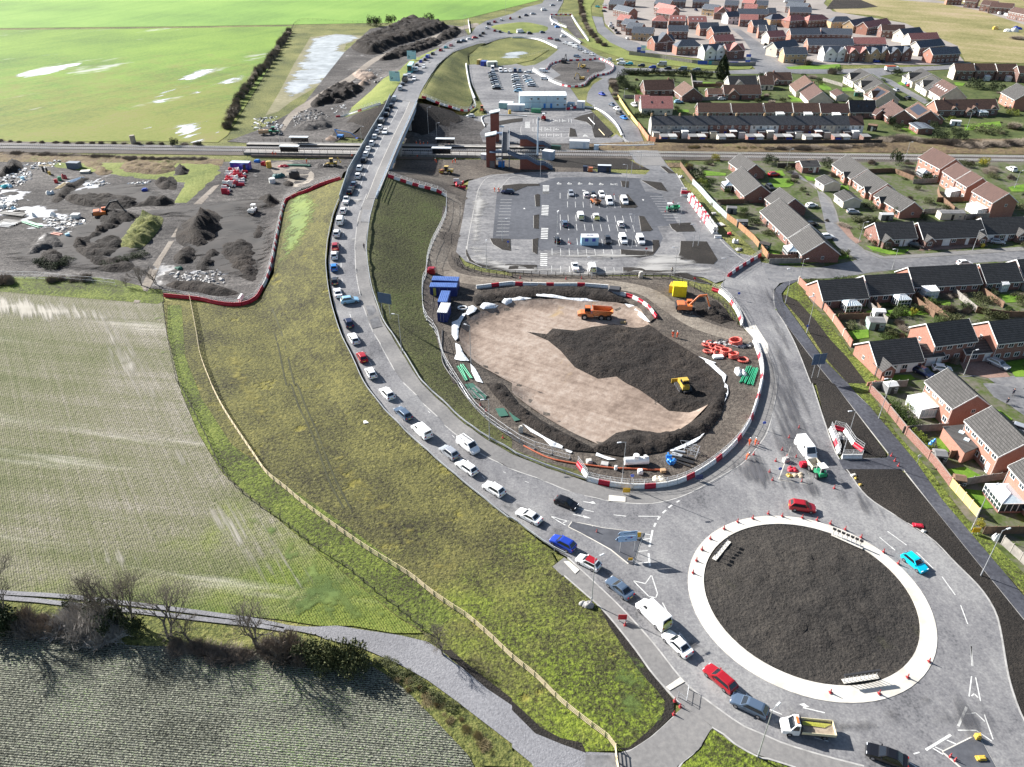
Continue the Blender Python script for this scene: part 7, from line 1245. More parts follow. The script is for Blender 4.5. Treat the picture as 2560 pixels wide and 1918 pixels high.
wall('dark fence of the estate along the railway',"30: 80,1450 260,1448",1.8,Ym,None,.08,'garden_fence','fence',Xq=True)
wall('grey green hoarding along the front of the new estate',"20: 1010,475 1280,505 1560,548 1720,562 1900,572 2100,567",2.0,Xj,None,.1,'hoarding','fence',Xq=True)
# post and rail and mesh fences
def Yo(lab,s,h,mt,sp,mid,post,rr,name='fence',picket=0,sm=True,step=2):
 return Zf(name,lab,Yb(s,step,sm),h,mt,sp,mid,'fence',post,rr,picket)
Yo('long pale timber post and rail fence curving across the left embankment',"01: 1640,915 1668,1060 1700,1230 1735,1430 1820,1657 02: 1830,30 1950,260 2209,650 12: 100,790 260,920 440,1070 900,1400 1310,1657 13: 1500,150 1700,290 1810,360 2000,520 2209,720 23: 200,880 400,1080 620,1260 845,1430 890,1500",1.2,Yn,2.0,4,.05,.045,'timber_fence',step=1.5)
Yo('thin dark wire fence along the edge of the pale field',"01: 1415,930 1440,1200 1530,1657 02: 1560,20 1750,400 1950,800 2209,1040 12: 200,1170 500,1410 780,1590 13: 1000,120 1200,270 1440,470",1.15,Ym,2.6,3,.05,.02,'wire_fence')
Yo('black post and rail fence along the bottom of the station car park',"11: 1690,560 1740,640 1900,700 2209,742 21: 0,715 700,738 1360,745 1480,790 1600,850 1800,960 1880,1050 1940,1160",1.3,Ym,2.2,3,.07,.05,'post_and_rail_fence')
Yo('dark fence around the pond at the far field corner',"10: 60,700 160,520 280,330 375,180 700,190 960,200",1.3,Ym,4,2,.05,.03,'wire_fence')
for s,lab in[("11: 715,80 670,200 625,400 605,600 620,800 658,1000 738,1250 828,1430 12: 932,0 1078,200 1298,430 1598,700 1900,950 2209,1195 22: 0,1172 200,1325 350,1425 460,1480",'pale steel guard rail on the field side of the embankment road'),("11: 1052,0 992,200 962,400 958,550 992,800 1040,960 1098,1120 1210,1290 1360,1535 12: 1440,0 1560,115 1810,345 2010,480 2209,592 22: 0,602 300,722 520,795 640,838",'pale steel guard rail on the basin side of the embankment road'),("10: 1440,770 1500,670 1590,550 1720,440 1910,372 2100,335 2209,330",'pale guard rail on the right of the far bridge approach')]:
 P=Yb(s,2,True);t=Za('guard_rail',lab,'guard rail',(P[0][0],P[0][1],0));m=MB();z=Zm(P);Xs=[];tn=np.gradient(P,axis=0);tn/=np.linalg.norm(tn,axis=1)[:,None];nn=np.stack([-tn[:,1],tn[:,0]],1)
 for i,p in enumerate(P):
  a=p-P[0];Xs.append([(a[0]+nn[i][0]*.05,a[1]+nn[i][1]*.05,z[i]+.45),(a[0]+nn[i][0]*.09,a[1]+nn[i][1]*.09,z[i]+.6),(a[0]+nn[i][0]*.05,a[1]+nn[i][1]*.05,z[i]+.76),(a[0]-nn[i][0]*.06,a[1]-nn[i][1]*.06,z[i]+.76),(a[0]-nn[i][0]*.06,a[1]-nn[i][1]*.06,z[i]+.45)])
 m.loft(Xs);obj('beam',m,Yi,t);pm=MB();pm.box((0,0,-.3),(.12,.12,.95));pme=pm.mesh('post')
 for q in P[::2][:100]:obj('post',pme,Yi,t,(q[0]-P[0][0],q[1]-P[0][1],float(Zm([q])[0])))
mesh_m=M('wire_mesh_panel',(.75,.76,.77,1),.5)
# ---------------------------------------------------------------- water filled barriers, each block a thing
bb=MB();bb.loft([[(x,-.3,0),(x,-.3,.35),(x,-.13,.55),(x,-.13,.95),(x,.13,.95),(x,.13,.55),(x,.3,.35),(x,.3,0)]for x in(-.98,.98)]);BBM=bb.mesh('barrier_block')
fp=MB()
for z in(1.0,1.5,2.0):fp.tube((-.98,0,z),(.98,0,z),.022,n=4)
for i in range(9):fp.tube((-.98+i*.245,0,.95),(-.98+i*.245,0,2.0),.035 if i in(0,8)else.014,n=3)
FPM=fp.mesh('mesh_panel');Xf=M('barrier_red',(.50,.012,.035,1),.5,(.4,.012,.03,1),2);Xg=M('barrier_white',(.72,.72,.70,1),.5,(.6,.6,.58,1),2)
def Qj(s,pat,where,panel=1,sm=True,step=2.0):
 P=Yb(s,step,sm)
 for i in range(len(P)-1):
  a,b=P[i],P[i+1];c=(a+b)/2;k=pat[i%len(pat)];z=float(Zm([c])[0])+.05;col='red' if k=='r' else 'white';sl=float(Zm([b])[0]-Zm([a])[0])/max(.1,np.linalg.norm(b-a))
  o=obj('barrier_block',BBM,Xf if k=='r' else Xg,None,(c[0],c[1],z),rot=(0,-math.atan(sl),math.atan2(b[1]-a[1],b[0]-a[0])),scale=(np.linalg.norm(b-a)/2.0,1,1));tag(o,'%s water filled barrier block in the run %s'%(col,where),'barrier','%s barrier blocks %s'%(col,where))
  if panel:obj('mesh_panel',FPM,mesh_m,o)
Qj("01: 1418,905 1640,925 1750,940 1850,965 2000,985 2120,975 2209,930 11: 20,905",'r','along the foot of the left embankment')
Qj("11: 20,900 60,830 95,760 135,620 165,470 200,300 232,150 262,80",'rrwwrwrw','up the left side of the embankment')
Qj("11: 262,80 340,40 450,0 10: 560,1605 735,1550",'r','curving to the bridge end on the left')
Qj("10: 1135,1530 1350,1600 1560,1657 11: 1640,45",'rw','right of the bridge end')
Qj("10: 1430,850 1560,895 1700,940 1800,965 1890,925",'rwwrww','at the far right foot of the bridge')
Qj("10: 690,1018 780,1003 880,970 1080,905",'rwwwww','at the far left foot of the bridge')
Qj("22: 650,835 800,872 1000,898 1200,897 1400,868 1600,780 1800,640 1950,490 2060,310 2130,100",'wrww','round the lower edge of the basin works')
Qj("22: 2130,100 2150,0 21: 2160,1600 2150,1500 2125,1400 2085,1295",'wwwr','up the right edge of the basin works')
Qj("11: 1900,835 1990,825 2209,800 21: 0,805 330,815 600,815 830,832",'wwrw','along the top of the basin',0)
Qj("21: 920,890 1010,910 1100,950 1180,1010 1245,1095",'wrwr','curving at the top right of the basin',0)
Qj("21: 1862,735 1960,665 2050,610 2145,555",'rw','across the closed road end by the gardens')
Qj("21: 1725,850 1790,872 1880,950 1950,1060 1985,1160",'rwww','right of the black fence and excavator')
Qj("32: 535,400 575,500 612,610",'wwr','left side of small enclosure');Qj("32: 565,392 640,402 690,465 740,540 815,592",'rwwr','right side of small enclosure');Qj("32: 632,645 805,645",'w','front of small enclosure')
Qj("22: 565,700 610,760 650,820",'rw','end of the pipes by the guard rail')
Qj("20: 300,605 335,560 440,532 540,527 670,522 740,512 830,545 878,590 830,640 720,662 660,700 620,742 520,757 430,742",'rw','round the far works island',1)
Qj("20: 430,742 330,702 180,612",'w','left of the far works island',1)
Qj("20: 330,132 515,132",'rw','across the far road end',1);Qj("20: 515,140 560,215 660,360",'w','right of the far road end',1);Qj("20: 332,140 345,190 470,242",'w','left of the far road end',1);Qj("20: 430,272 590,378",'w','beside the far traffic jam',1);Qj("20: 0,330 100,330 240,352 390,420",'w','below the far roundabout',1);Qj("10: 1832,180 1850,290",'w','at the left arm of the far roundabout',1)
Qj("20: 470,950 580,930",'rw','in front of the white cabin block',0)
# spare barrier blocks stacked in rows
def stack(s,n,cols,lab,grp,seed=1):
 P=Gs(pts(s));rr=random.Random(seed)
 for i in range(n):
  a=P[i%len(P)];z=float(Zm([a])[0])+(i//len(P))*.96;o=obj('barrier_block',BBM,Xf if cols[i%len(cols)]=='r' else Xg,None,(a[0],a[1],z),rz=R(rr.choice((0,90))+rr.uniform(-12,12))if seed else R(-8),scale=(1,1.6 if not seed else 1,1))
  tag(o,'spare %s barrier block %s'%('red' if cols[i%len(cols)]=='r' else 'white',lab),'barrier','spare %s barrier blocks %s'%('red' if cols[i%len(cols)]=='r' else 'white',lab))
def grid(a,b,c,d,n,m_,t='a'):
 q=[np.array(pts('%s: %s'%(t,x))[0])for x in(a,b,c,d)];o=[]
 for i in range(n):
  for j in range(m_):
   u,v=(i+.5)/n,(j+.5)/m_;p=(q[0]*(1-u)+q[1]*u)*(1-v)+(q[3]*(1-u)+q[2]*u)*v;o.append('%.1f,%.1f'%tuple(p))
 return 's: '+' '.join(o)
stack(grid("60,500","290,500","240,690","0,700",6,6),60,'rwrwwrrwwr','heaped in the left yard','x',3);stack(grid("0,720","90,720","60,800","0,800",3,2),8,'wrwr','at the near end of the yard heap','x',5)
stack(grid("1465,0","1530,5","1530,50","1465,50",2,2,'21'),6,'wwr','topmost in the row behind the garden fence','x',0)
for i in range(17):
 p=G(at('21: %d,%d'%(1540+i*12.5,80+i*17)));q_=G(at('21: %d,%d'%(1552+i*12.5,97+i*17)));a_=math.atan2(q_[1]-p[1],q_[0]-p[0])
 for k in range(4):
  c='r' if(i%5==1 or i%5==4)and i<14 else 'w';w_=Matrix.Rotation(a_,3,'Z')@Vector((0,(k%2)*.85-.4,.05+(k//2)*1.2));o=obj('barrier_block',BBM,Xf if c=='r' else Xg,None,Vector((p[0],p[1],0))+w_,a_,(1.25,1.3,1.25));tag(o,'spare %s barrier block in the long row by the garden fence'%('red' if c=='r' else 'white'),'barrier','spare barrier blocks by the garden fence')
stack("21: 1775,400",1,'w','at the lower end of the row behind the garden fence','x',0)
stack(grid("1715,1570","1800,1570","1800,1650","1720,1640",3,2,'10'),8,'rrwr','by the haul road near the roller','x',6)
# ---------------------------------------------------------------- lamp posts, cones, signs
def lampmesh(h):
 m=MB();m.tube((0,0,-.3),(0,0,1.4),.11,n=8);m.tube((0,0,1.4),(0,0,h),.075,.05,n=8);a=MB();a.tube((0,0,h),(.9,0,h+.12),.04,n=6);l=MB();l.box((1.15,0,h+.05),(.75,.3,.12),tx=.9,ty=.7);return m.mesh('pole'),a.mesh('arm'),l.mesh('lantern')
LMK={}
def lamp(px,h,arm,lab):
 k=round(h);LMK.setdefault(k,lampmesh(h));p=on(at(px),0);t=Za('street_lamp',lab,'street lamp',p,R(arm),'street lamps');a,b,c=LMK[k];obj('pole',a,Yi,t);obj('arm',b,Yi,t);obj('lantern',c,M('lantern_grey',(.55,.56,.58,1),.4),t)
LAMPS=[("11: 1258,1390",9.4,170,'on the embankment beside the two backed blue road sign'),("12: 2015,490",9.4,190,'by the guard rail nearest the green netting'),("22: 945,870",9.4,190,'behind the barrier run by the white pipe fitting'),("23: 685,240",9.4,30,'on the left footpath with a debris pile at its foot'),("23: 2120,1565",9.4,40,'at the bottom beside the flatbed tipper'),("32: 650,590",8.6,190,'inside the small mesh enclosure'),("32: 955,300",9.4,190,'at the bend of the garden hedge'),("32: 1755,1260",9.4,20,'with a yellow sign at its foot by the right gardens'),("32: 1835,1657",9.4,20,'tallest leaning one at the right edge beyond the cyan car'),("31: 335,1215",9.4,190,'beside the dark path with a small blue sign'),("31: 150,960",9.4,190,'at the narrow tip of the right verge'),("31: 270,765",6,20,'at the brick wall corner by the junction'),("31: 1070,670",6.5,190,'between street and bungalow row'),("31: 785,430",6.5,10,'in front of the hedge at the close bend'),("31: 1765,505",6.5,20,'in front of the double bungalow'),("31: 1690,1580",6.5,20,'on the drive of the tall houses'),("30: 1180,1390",7,20,'beside the railway in the middle right'),("30: 160,1455",7,20,'by the railway fence above the close'),("30: 2125,1625",6,20,'on the green corner at the right edge'),("21: 385,470",10,90,'with a tangled top left in the car park'),("21: 1035,480",10,180,'in the car park between rows at the right'),("21: 688,745",6,180,'at the black fence below the pickup'),("21: 1400,720",8,180,'by the black fence near a person'),("21: 1445,290",7,180,'on the upper right planting bed'),("21: 1560,480",7,180,'leftmost on the big planting bed'),("21: 1605,470",7,90,'in the middle of the big planting bed'),("21: 1820,820",8,180,'by the barrier gap near the excavator'),("11: 1990,670",8,90,'at the lower left car park bed'),("11: 1855,1480",9,150,'standing on the pale basin floor'),("20: 245,1530",9,90,'in front of the near station stairs'),("20: 1030,1500",7,180,'right of the bus shelter'),("20: 1105,1450",6,180,'near the level crossing'),("20: 980,1620",8,180,'on the road corner right of the parking symbols'),("20: 700,1110",9,90,'on the soil bed of the north station car park'),("20: 505,1060",7,90,'at the right end of the north bays'),("20: 155,985",6,90,'left of the green skip'),("20: 465,995",9,90,'in front of the white cabin block'),("10: 2155,160",13,0,'tall one by the far field'),("10: 1800,310",13,0,'tall one beside the far bridge approach'),("20: 425,190",13,0,'tall one at the far road end'),("20: 248,60",11,0,'farthest on the road at the top edge'),("20: 1320,560",13,0,'tall one on the grass below the new estate'),("20: 1160,425",7,0,'beside the new estate road sign'),("30: 690,565",6,0,'below the twin gabled houses'),("10: 1490,1160",11,0,'in the dark corner beside the bridge'),("11: 2125,430",7,0,'on the left planting bed of the car park'),("20: 965,880",6,0,'beside the low red roofed wing'),("30: 1715,1115",7,0,'in the hedge above the railway'),("10: 910,1200",5,0,'on the far platform left of the bridge'),("10: 215,1285",6,0,'on the platform at the far left end'),("10: 1560,1190",6,0,'on the platform right of the bridge')]
for px,h,a,w in LAMPS:lamp(px,h,a,'grey street lamp '+w)
cm=MB();cm.tube((0,0,.06),(0,0,.95),.19,.05,n=10);cm.box((0,0,0),(.52,.52,.06));CNM=cm.mesh('cone');cs=MB();cs.tube((0,0,.42),(0,0,.66),.135,.085,n=10);CSM=cs.mesh('white_band');m_cone=M('cone_red',(.36,.03,.035,1),.6)
CONES="32: 0,1130 32: 120,1150 32: 293,1165 32: 420,1185 32: 535,1215 32: 663,1265 32: 800,1335 32: 993,1460 32: 1120,1560 22: 2075,1170 22: 1945,1200 22: 1828,1260 22: 1710,1345 22: 1637,1440 22: 1590,1535 22: 1560,1640 33: 535,1015 33: 955,1025 33: 1200,885 33: 1385,748|32: 265,385 32: 180,470 32: 120,575 32: 65,670 32: 240,640 32: 12,765 32: 38,835 32: 288,850 32: 570,905 32: 160,635|32: 1062,625 32: 1092,670 32: 1123,712|22: 2085,615 22: 2125,520 22: 730,1285 23: 1403,1085 23: 1450,1135 23: 1395,1200 33: 1568,1565 33: 1610,1600 23: 975,430|21: 490,440 21: 505,450 21: 880,28 21: 1390,95 21: 1322,175 21: 70,748 21: 465,755 21: 600,750 12: 1935,190 12: 1985,240 12: 2130,470"
for grp,where in zip(CONES.split('|'),['spaced round the white kerb of the near roundabout','guarding the roadworks by the parked white van','across the little path to the dark footway','set out singly on road islands and paths','scattered in the car park and along its fence']):
 for s in re.findall(r'\d\d: [\d,]+',grp):
  c=obj('traffic_cone',CNM,m_cone,None,on(at(s),.1),0,(.8,.8,.8));
  if 'white kerb' in where:c.location.z=.26
  tag(c,'red and white traffic cone '+where,'traffic cone','cones '+where);obj('white_band',CSM,Xg,c)
def sign(px,lab,boards,legs,hd=0,legm=None,name='road_sign',cat='road sign',base=0.1):
 """boards: (x,z,w,h,material,arrow)"""
 t=Za(name,lab,cat,on(at(px),base),R(hd))
 for x,h in legs:m=MB();m.tube((x,.06,-.2),(x,.06,h),.06,n=6);obj('leg',m,legm or Yi,t)
 for bd in boards:
  x,z,w,h,mt=bd[:5];m=MB();ar=bd[5]if len(bd)>5 else 0;pl=[(x-w/2,0,z),(x+w/2,0,z),(x+w/2,0,z+h),(x-w/2,0,z+h)]
  if ar:pl=[(x-w/2,0,z),(x+w/2,0,z),(x+w/2,0,z+h),(x-w/2,0,z+h),(x-w/2-h*.45,0,z+h/2)]
  m.prism(pl,(0,.04,0));bo=obj('board',m,mt,t)
  if len(bd)>6:
   for q in bd[6]:m=MB();m.box((x+q[0],-.012,z+q[1]),(q[2],.012,q[3]));obj('legend',m,q[4],bo)
 return t
Xw=M('sign_pale_blue',(.36,.55,.80,1),.4);s_back=M('sign_back_grey',(.10,.14,.19,1),.6);Qa=M('sign_navy',(.03,.05,.14,1),.4);s_wh=M('sign_white',(.75,.75,.75,1),.5);s_yel=M('sign_yellow',(.75,.42,.02,1),.5);s_red=M('sign_red',(.55,.02,.03,1),.5);Xy=M('sign_cyan',(.42,.68,.80,1),.4);Xz=M('sign_royal_blue',(.03,.09,.5,1),.4)
sign("22: 990,1455",'pair of pale blue left pointing direction boards on the splitter island',[(.0,3.6,2.7,.85,Xw,1,[(-1.55,.2,.15,.45,Qa),(.1,.5,1.8,.07,Qa),(.7,.68,.9,.1,Qa),(.4,.15,1.3,.07,s_wh)]),(-.05,2.3,2.9,1.2,Xw,1,[(-1.7,.25,.18,.7,Qa),(.3,.75,.8,.14,Xz),(.55,.72,.3,.22,s_red),(-.3,.35,.3,.18,Qa),(.5,.2,1.2,.06,s_wh)])],[(-1.1,4.3),(1.2,4.3)],6)
sign("11: 1125,1085",'blue backed double road sign on the embankment beside the lamp',[(0,3.6,3.4,2.6,M('sign_back_blue',(.07,.12,.20,1),.6))],[(-1.0,3.7),(1.0,3.7)],-20)
sign("31: 402,1610",'tall dark backed blue sign on the soil strip by the dark footpath',[(0,3.4,3.0,2.6,M('sign_back_blue',0,.6),0,[(0,.1,.05,2.4,Yi)])],[(-.7,3.5),(.7,3.5)],10)
for px,lab in(("10: 1345,528",'upper pale blue roundabout sign beside the far bridge approach'),("10: 1200,715",'lower pale blue roundabout sign beside the far bridge approach')):
 sign(px,lab,[(0,.6,5.4,4.6,Xy,0,[(-1.6,.9,.9,.3,Qa),(-1.9,1.2,.25,1.0,Qa),(-1.2,1.2,.25,.7,Qa),(1.2,4.1,1.8,.3,Qa),(.6,2.0,2.2,.15,s_wh)])],[(-1.8,.8),(1.8,.8)],-12)
for px,lab,m1,m2 in[("22: 1075,1340",'yellow temporary sign at the top corner of the splitter island',s_yel,0),("22: 985,955",'yellow works sign on the footway in front of barriers',s_yel,0),("22: 1610,840",'dark temporary sign with sandbags at the barrier run',Qa,0),("23: 950,395",'red temporary sign lying open on the left footpath',s_red,0),("32: 1785,1300",'yellow sign on the grass verge by the right gardens',s_yel,0),("22: 1020,1540",'small yellow bag sign at the island tip',s_yel,0)]:
 sign(px,lab,[(0,.35,1.25 if 'small' not in lab else.7,1.0 if 'small' not in lab else.5,m1)],[(-.45,.5),(.45,.5)],0)
for px,lab,mt in[("32: 90,800",'round blue keep left sign at the works island',Xz),("22: 2165,400",'small round blue sign by the right kerb',Xz),("32: 1285,690",'small pale sign on the verge beside the dark footpath',s_wh),("22: 1032,860",'small blue sign behind the basin barriers',Xz),("31: 332,1215",'small blue box sign on a lamp by the dark path',Xz),("21: 1155,540",'red and white no entry sign by the bottom right bed',s_red),("21: 1570,800",'red sign on a pole by the black fence',s_red),("11: 2175,480",'small blue sign on the left bed of the car park',Xz),("21: 1950,930",'blue arrow sign by the closed road end',Xz)]:
 t=Za('post_sign',lab,'sign',on(at(px),.05));m=MB();m.tube((0,.04,-.2),(0,.04,2.0),.045,n=6);obj('pole',m,Yi,t);m=MB();m.tube((0,.0,1.75),(0,.03,1.75),.34,n=12);obj('disc',m,mt,t)
 # chevron hazard posts on the roundabout and hoarding boards
def chev(a,b,n,lab,hd,up=1.1):
 A,B=G(at(a)),G(at(b));t=Za('chevron_board_frame',lab,'chevron sign',(A[0],A[1],.3));d=B-A;m=MB();m.box((d[0]/2,d[1]/2,0),(np.linalg.norm(d),.7,.08),rz=math.atan2(d[1],d[0]));obj('concrete_base',m,Yk,t)
 pm=MB();pm.tube((0,0,0),(0,0,up+.3),.05,n=6);pme=pm.mesh('post');hm=MB();hm.box((0,0,up),(.55,.25,.3));hme=hm.mesh('light_head')
 for i in range(n):
  p=d*(i+.3)/n;obj('post',pme,Yi,t,(p[0],p[1],.05));obj('light_head',hme,Zj,t,(p[0],p[1],.05),math.atan2(d[1],d[0]))
 return t
chev("33: 640,925","33: 945,880",9,'row of nine dark headed chevron posts on a concrete strip low on the roundabout',0)
chev("32: 545,1310","32: 815,1430",7,'row of chevron posts on concrete at the upper right of the roundabout',0);chev("22: 1740,1530","22: 1870,1370",6,'row of chevron posts on concrete at the left of the roundabout',0)
for px,x,w,mt,lab in[("20: 1642,560",0,5.5,Xz,'royal blue banner board on the estate hoarding, leftmost'),("20: 1717,562",0,3,M('sign_teal',(.05,.3,.4,1),.4),'teal banner board on the estate hoarding'),("20: 1912,568",0,5,Xz,'blue banner board right of the conifer')]:sign(px,lab,[(0,.1,w,2.1,mt)],[(-w*.3,.4),(w*.3,.4)],-2,name='banner_board',cat='banner')
for px,lab,mts in[("20: 1095,470",'navy estate totem board beside the new estate road',[Qa,Xz]),("20: 1128,480",'blue and white estate flag boards beside the navy totem',[Xz,s_wh,Xy]),("20: 2030,560",'stacked blue and white estate totem near the road junction',[Xz,s_wh,Xz])]:
 sign(px,lab,[(0,1+i*1.6,2.8,1.5,m_)for i,m_ in enumerate(mts)],[(-1,1.2),(1,1.2)],0,name='totem_sign',cat='sign')
 # ---------------------------------------------------------------- people
def skinned(V,E,Rd,name,sub=1):
 me=bpy.data.meshes.new(name);me.from_pydata(V,E,[]);o=bpy.data.objects.new(name,me);COL.objects.link(o)
 md=o.modifiers.new('s','SKIN');
 for i,r in enumerate(Rd):me.skin_vertices[0].data[i].radius=(r,r)
 me.skin_vertices[0].data[0].use_root=True
 sb=o.modifiers.new('b','SUBSURF');sb.levels=sub;sb.render_levels=sub
 dg=bpy.context.evaluated_depsgraph_get();r=bpy.data.meshes.new_from_object(o.evaluated_get(dg));r.name=name;bpy.data.objects.remove(o);return r
def figure(bend=0,arm=.25,stride=.12,sit=False):
 b=R(bend);hp=Vector((0,0,.92));up=lambda d:hp+Vector((math.sin(b)*d,0,math.cos(b)*d));ch=up(.38);nk=up(.58);hd=up(.72)
 V=[hp,up(.2),ch,nk,hd,up(.80)];Rd=[.13,.125,.145,.055,.095,.06];E=[(0,1),(1,2),(2,3),(3,4),(4,5)]
 J=[Vector(v)for v in V]
 for s in(1,-1):
  k=len(V);sh=ch+Vector((0,s*.19,.06));el=sh+Vector((arm*.5+.05,s*.06,-.27));ha=el+Vector((arm*.9,-s*.03,-.22));V+=[sh,el,ha,ha+Vector((.05,0,-.09))];Rd+=[.06,.045,.036,.028];E+=[(2,k),(k,k+1),(k+1,k+2),(k+2,k+3)]
 for s in(1,-1):
  k=len(V);
  if sit:V+=[Vector((.06,s*.10,.88)),Vector((.36,s*.11,.62 if s>0 else.72)),Vector((.16,s*.11,.22 if s>0 else.36)),Vector((.28,s*.11,.17 if s>0 else.31))]
  else:V+=[Vector((0,s*.10,.84)),Vector((s*stride*.6+.03,s*.11,.46)),Vector((s*stride,s*.11,.07)),Vector((s*stride+.15,s*.12,.04))]
  Rd+=[.09,.065,.05,.045];E+=[(0,k),(k,k+1),(k+1,k+2),(k+2,k+3)]
 body=skinned([tuple(v)for v in V],E,Rd,'body')
 jk=skinned([tuple(v)for v in[V[0],V[1],V[2],V[2]+Vector((0,0,.1)),V[6],V[7],V[8],V[10],V[11],V[12]]],[(0,1),(1,2),(2,3),(2,4),(4,5),(5,6),(2,7),(7,8),(8,9)],[.15,.145,.165,.09,.08,.062,.05,.08,.062,.05],'jacket')
 k=len(V)-8;tr=skinned([tuple(v)for v in[V[0],V[k],V[k+1],V[k+2],V[k+4],V[k+5],V[k+6]]],[(0,1),(1,2),(2,3),(0,4),(4,5),(5,6)],[.145,.105,.08,.066,.105,.08,.066],'trousers')
 h=MB();h.dome(tuple(hd+Vector((0,0,.03))),(.125,.115,.13),10,4);h.tube(hd+Vector((.02,0,.03)),hd+Vector((.03,0,.055)),.155,.14,n=10);f=MB()
 f.dome(tuple(hd+Vector((.09,0,-.02))),(.03,.02,.03),6,3,full=True)
 for s in(1,-1):f.dome(tuple(hd+Vector((0,s*.092,-.01))),(.025,.015,.035),6,3,full=True)
 e=MB()
 for s in(1,-1):e.dome(tuple(hd+Vector((.083,s*.035,.015))),(.012,.014,.01),6,3,full=True)
 return body,jk,tr,h.mesh('helmet'),f.mesh('face_features'),e.mesh('eyes')
m_skin=M('skin',(.42,.24,.17,1),.6);m_hiv=M('hi_vis_orange',(.85,.11,.02,1),.7);m_navy=M('navy_cloth',(.02,.025,.05,1),.9);m_eye=M('dark_eye',(.02,.015,.012,1),.3)
FIGS=[figure(4,.2,.1),figure(38,.35,.16),figure(2,.05,.22)];FSIT=figure(30,.42,.1,True)
def Yc(px,lab,h,top=m_hiv,bot=m_hiv,hat=Wh,f=None,loc=None,grp=None,i=0):
 F=f or FIGS[i%3];t=Za('person',lab,'person',loc if loc is not None else on(at(px),.05),R(h),grp);b=obj('body',F[0],m_skin,t);obj('jacket',F[1],top,t);obj('trousers',F[2],bot,t);obj('helmet',F[3],hat,t);obj('face',F[4],m_skin,b);obj('eyes',F[5],m_eye,b)
PEO=[("b: 510,320",'leftmost of the orange clad group on the far platform by the bridge'),("b: 560,335",'second from left in the orange clad group on the far platform'),("b: 600,330",'white helmeted middle worker of the orange group on the far platform'),("b: 648,322",'rightmost of the orange clad group on the far platform'),("b: 920,325",'alone in orange at the far platform shelter'),("b: 735,425",'in paler orange by the near platform shelter'),("b: 522,490",'alone in orange on the dark ramp under the bridge edge'),("b: 760,540",'bending in orange at the ramp right of the bridge'),("b: 1000,540",'in orange at the right end of the ramp'),("b: 960,548",'kneeling in orange beside another on the ramp'),("b: 1490,905",'in orange left of a pair beside the dark blue car'),("b: 1545,905",'in orange nearer the dark blue car'),
("21: 1385,1255",'in orange left of a pair at the edge of the dark soil'),("21: 1422,1258",'in orange right of a pair at the edge of the dark soil'),("22: 2045,530",'in orange and white helmet at the right hand kerb by barriers'),("22: 2095,530",'in orange with a pole at the right hand kerb'),("22: 2020,655",'crouched in orange at the kerb below two workers'),("a: 620,300",'in orange on the concrete ramp left of the bridge'),("a: 650,300",'bending in orange on the concrete ramp left of the bridge'),("a: 1040,395",'alone in orange at the foot of the ramp left of the bridge'),("a: 1615,330",'in orange beside the bridge parapet on the platform'),("10: 1415,1245",'in orange at the right of the far platform group'),("20: 655,625",'in orange on the far works island')]
for i,(px,l)in enumerate(PEO):Yc(px,'worker '+l,ru(0,360),i=1 if 'bend' in l or 'crouch' in l or 'kneel' in l else(0 if i%2 else 2),grp='site workers in orange')
Yc("21: 1378,700",'person in pale jacket standing by the black fence below the car park',-90,M('pale_jacket',(.5,.47,.38,1),.9),m_navy,Ym)
def Qi(px,h,lab,lp,road=False):
 if road:p,z,_=roadz(at(px));loc=Vector((p[0],p[1],z+.14))
 else:loc=on(at(px),.06)
 t=Za('bicycle',lab,'bicycle',loc,R(h));m=MB()
 for a,b in[((-.5,0,.34),(-.05,0,.32)),((-.05,0,.32),(-.15,0,.9)),((-.05,0,.32),(.38,0,.85)),((-.15,0,.85),(.38,0,.85)),((-.5,0,.34),(-.15,0,.85)),((.38,0,.95),(.52,0,.34))]:m.tube(a,b,.028,n=5)
 obj('frame',m,Zj,t);m=MB();m.tube((.38,-.25,1.0),(.38,.25,1.0),.02,n=5);obj('handlebar',m,Zj,t);obj('saddle',bxm((-.17,0,.92),(.26,.14,.06)),Zj,t)
 for x in(-.5,.52):
  w=MB()
  for i in range(14):a0,a1=2*math.pi*i/14,2*math.pi*(i+1)/14;w.tube((x+.33*math.cos(a0),0,.34+.33*math.sin(a0)),(x+.33*math.cos(a1),0,.34+.33*math.sin(a1)),.025,n=4,caps=False)
  obj('wheel',w,m_tyre,t)
 Yc(px,lp,h,m_navy,m_navy,Zj,FSIT,loc+Vector((Matrix.Rotation(R(h),3,'Z')@Vector((-.15,0,.06)))))
Qi("11: 935,500",100,'dark bicycle on the bridge footpath','cyclist in dark clothes riding along the bridge footpath',True);Qi("32: 2055,180",55,'dark bicycle nearer the right edge of the close','cyclist in dark clothes riding behind another at the right edge');Qi("32: 2108,100",55,'dark bicycle farther up the close at the right edge','cyclist in dark clothes riding ahead of another at the right edge')
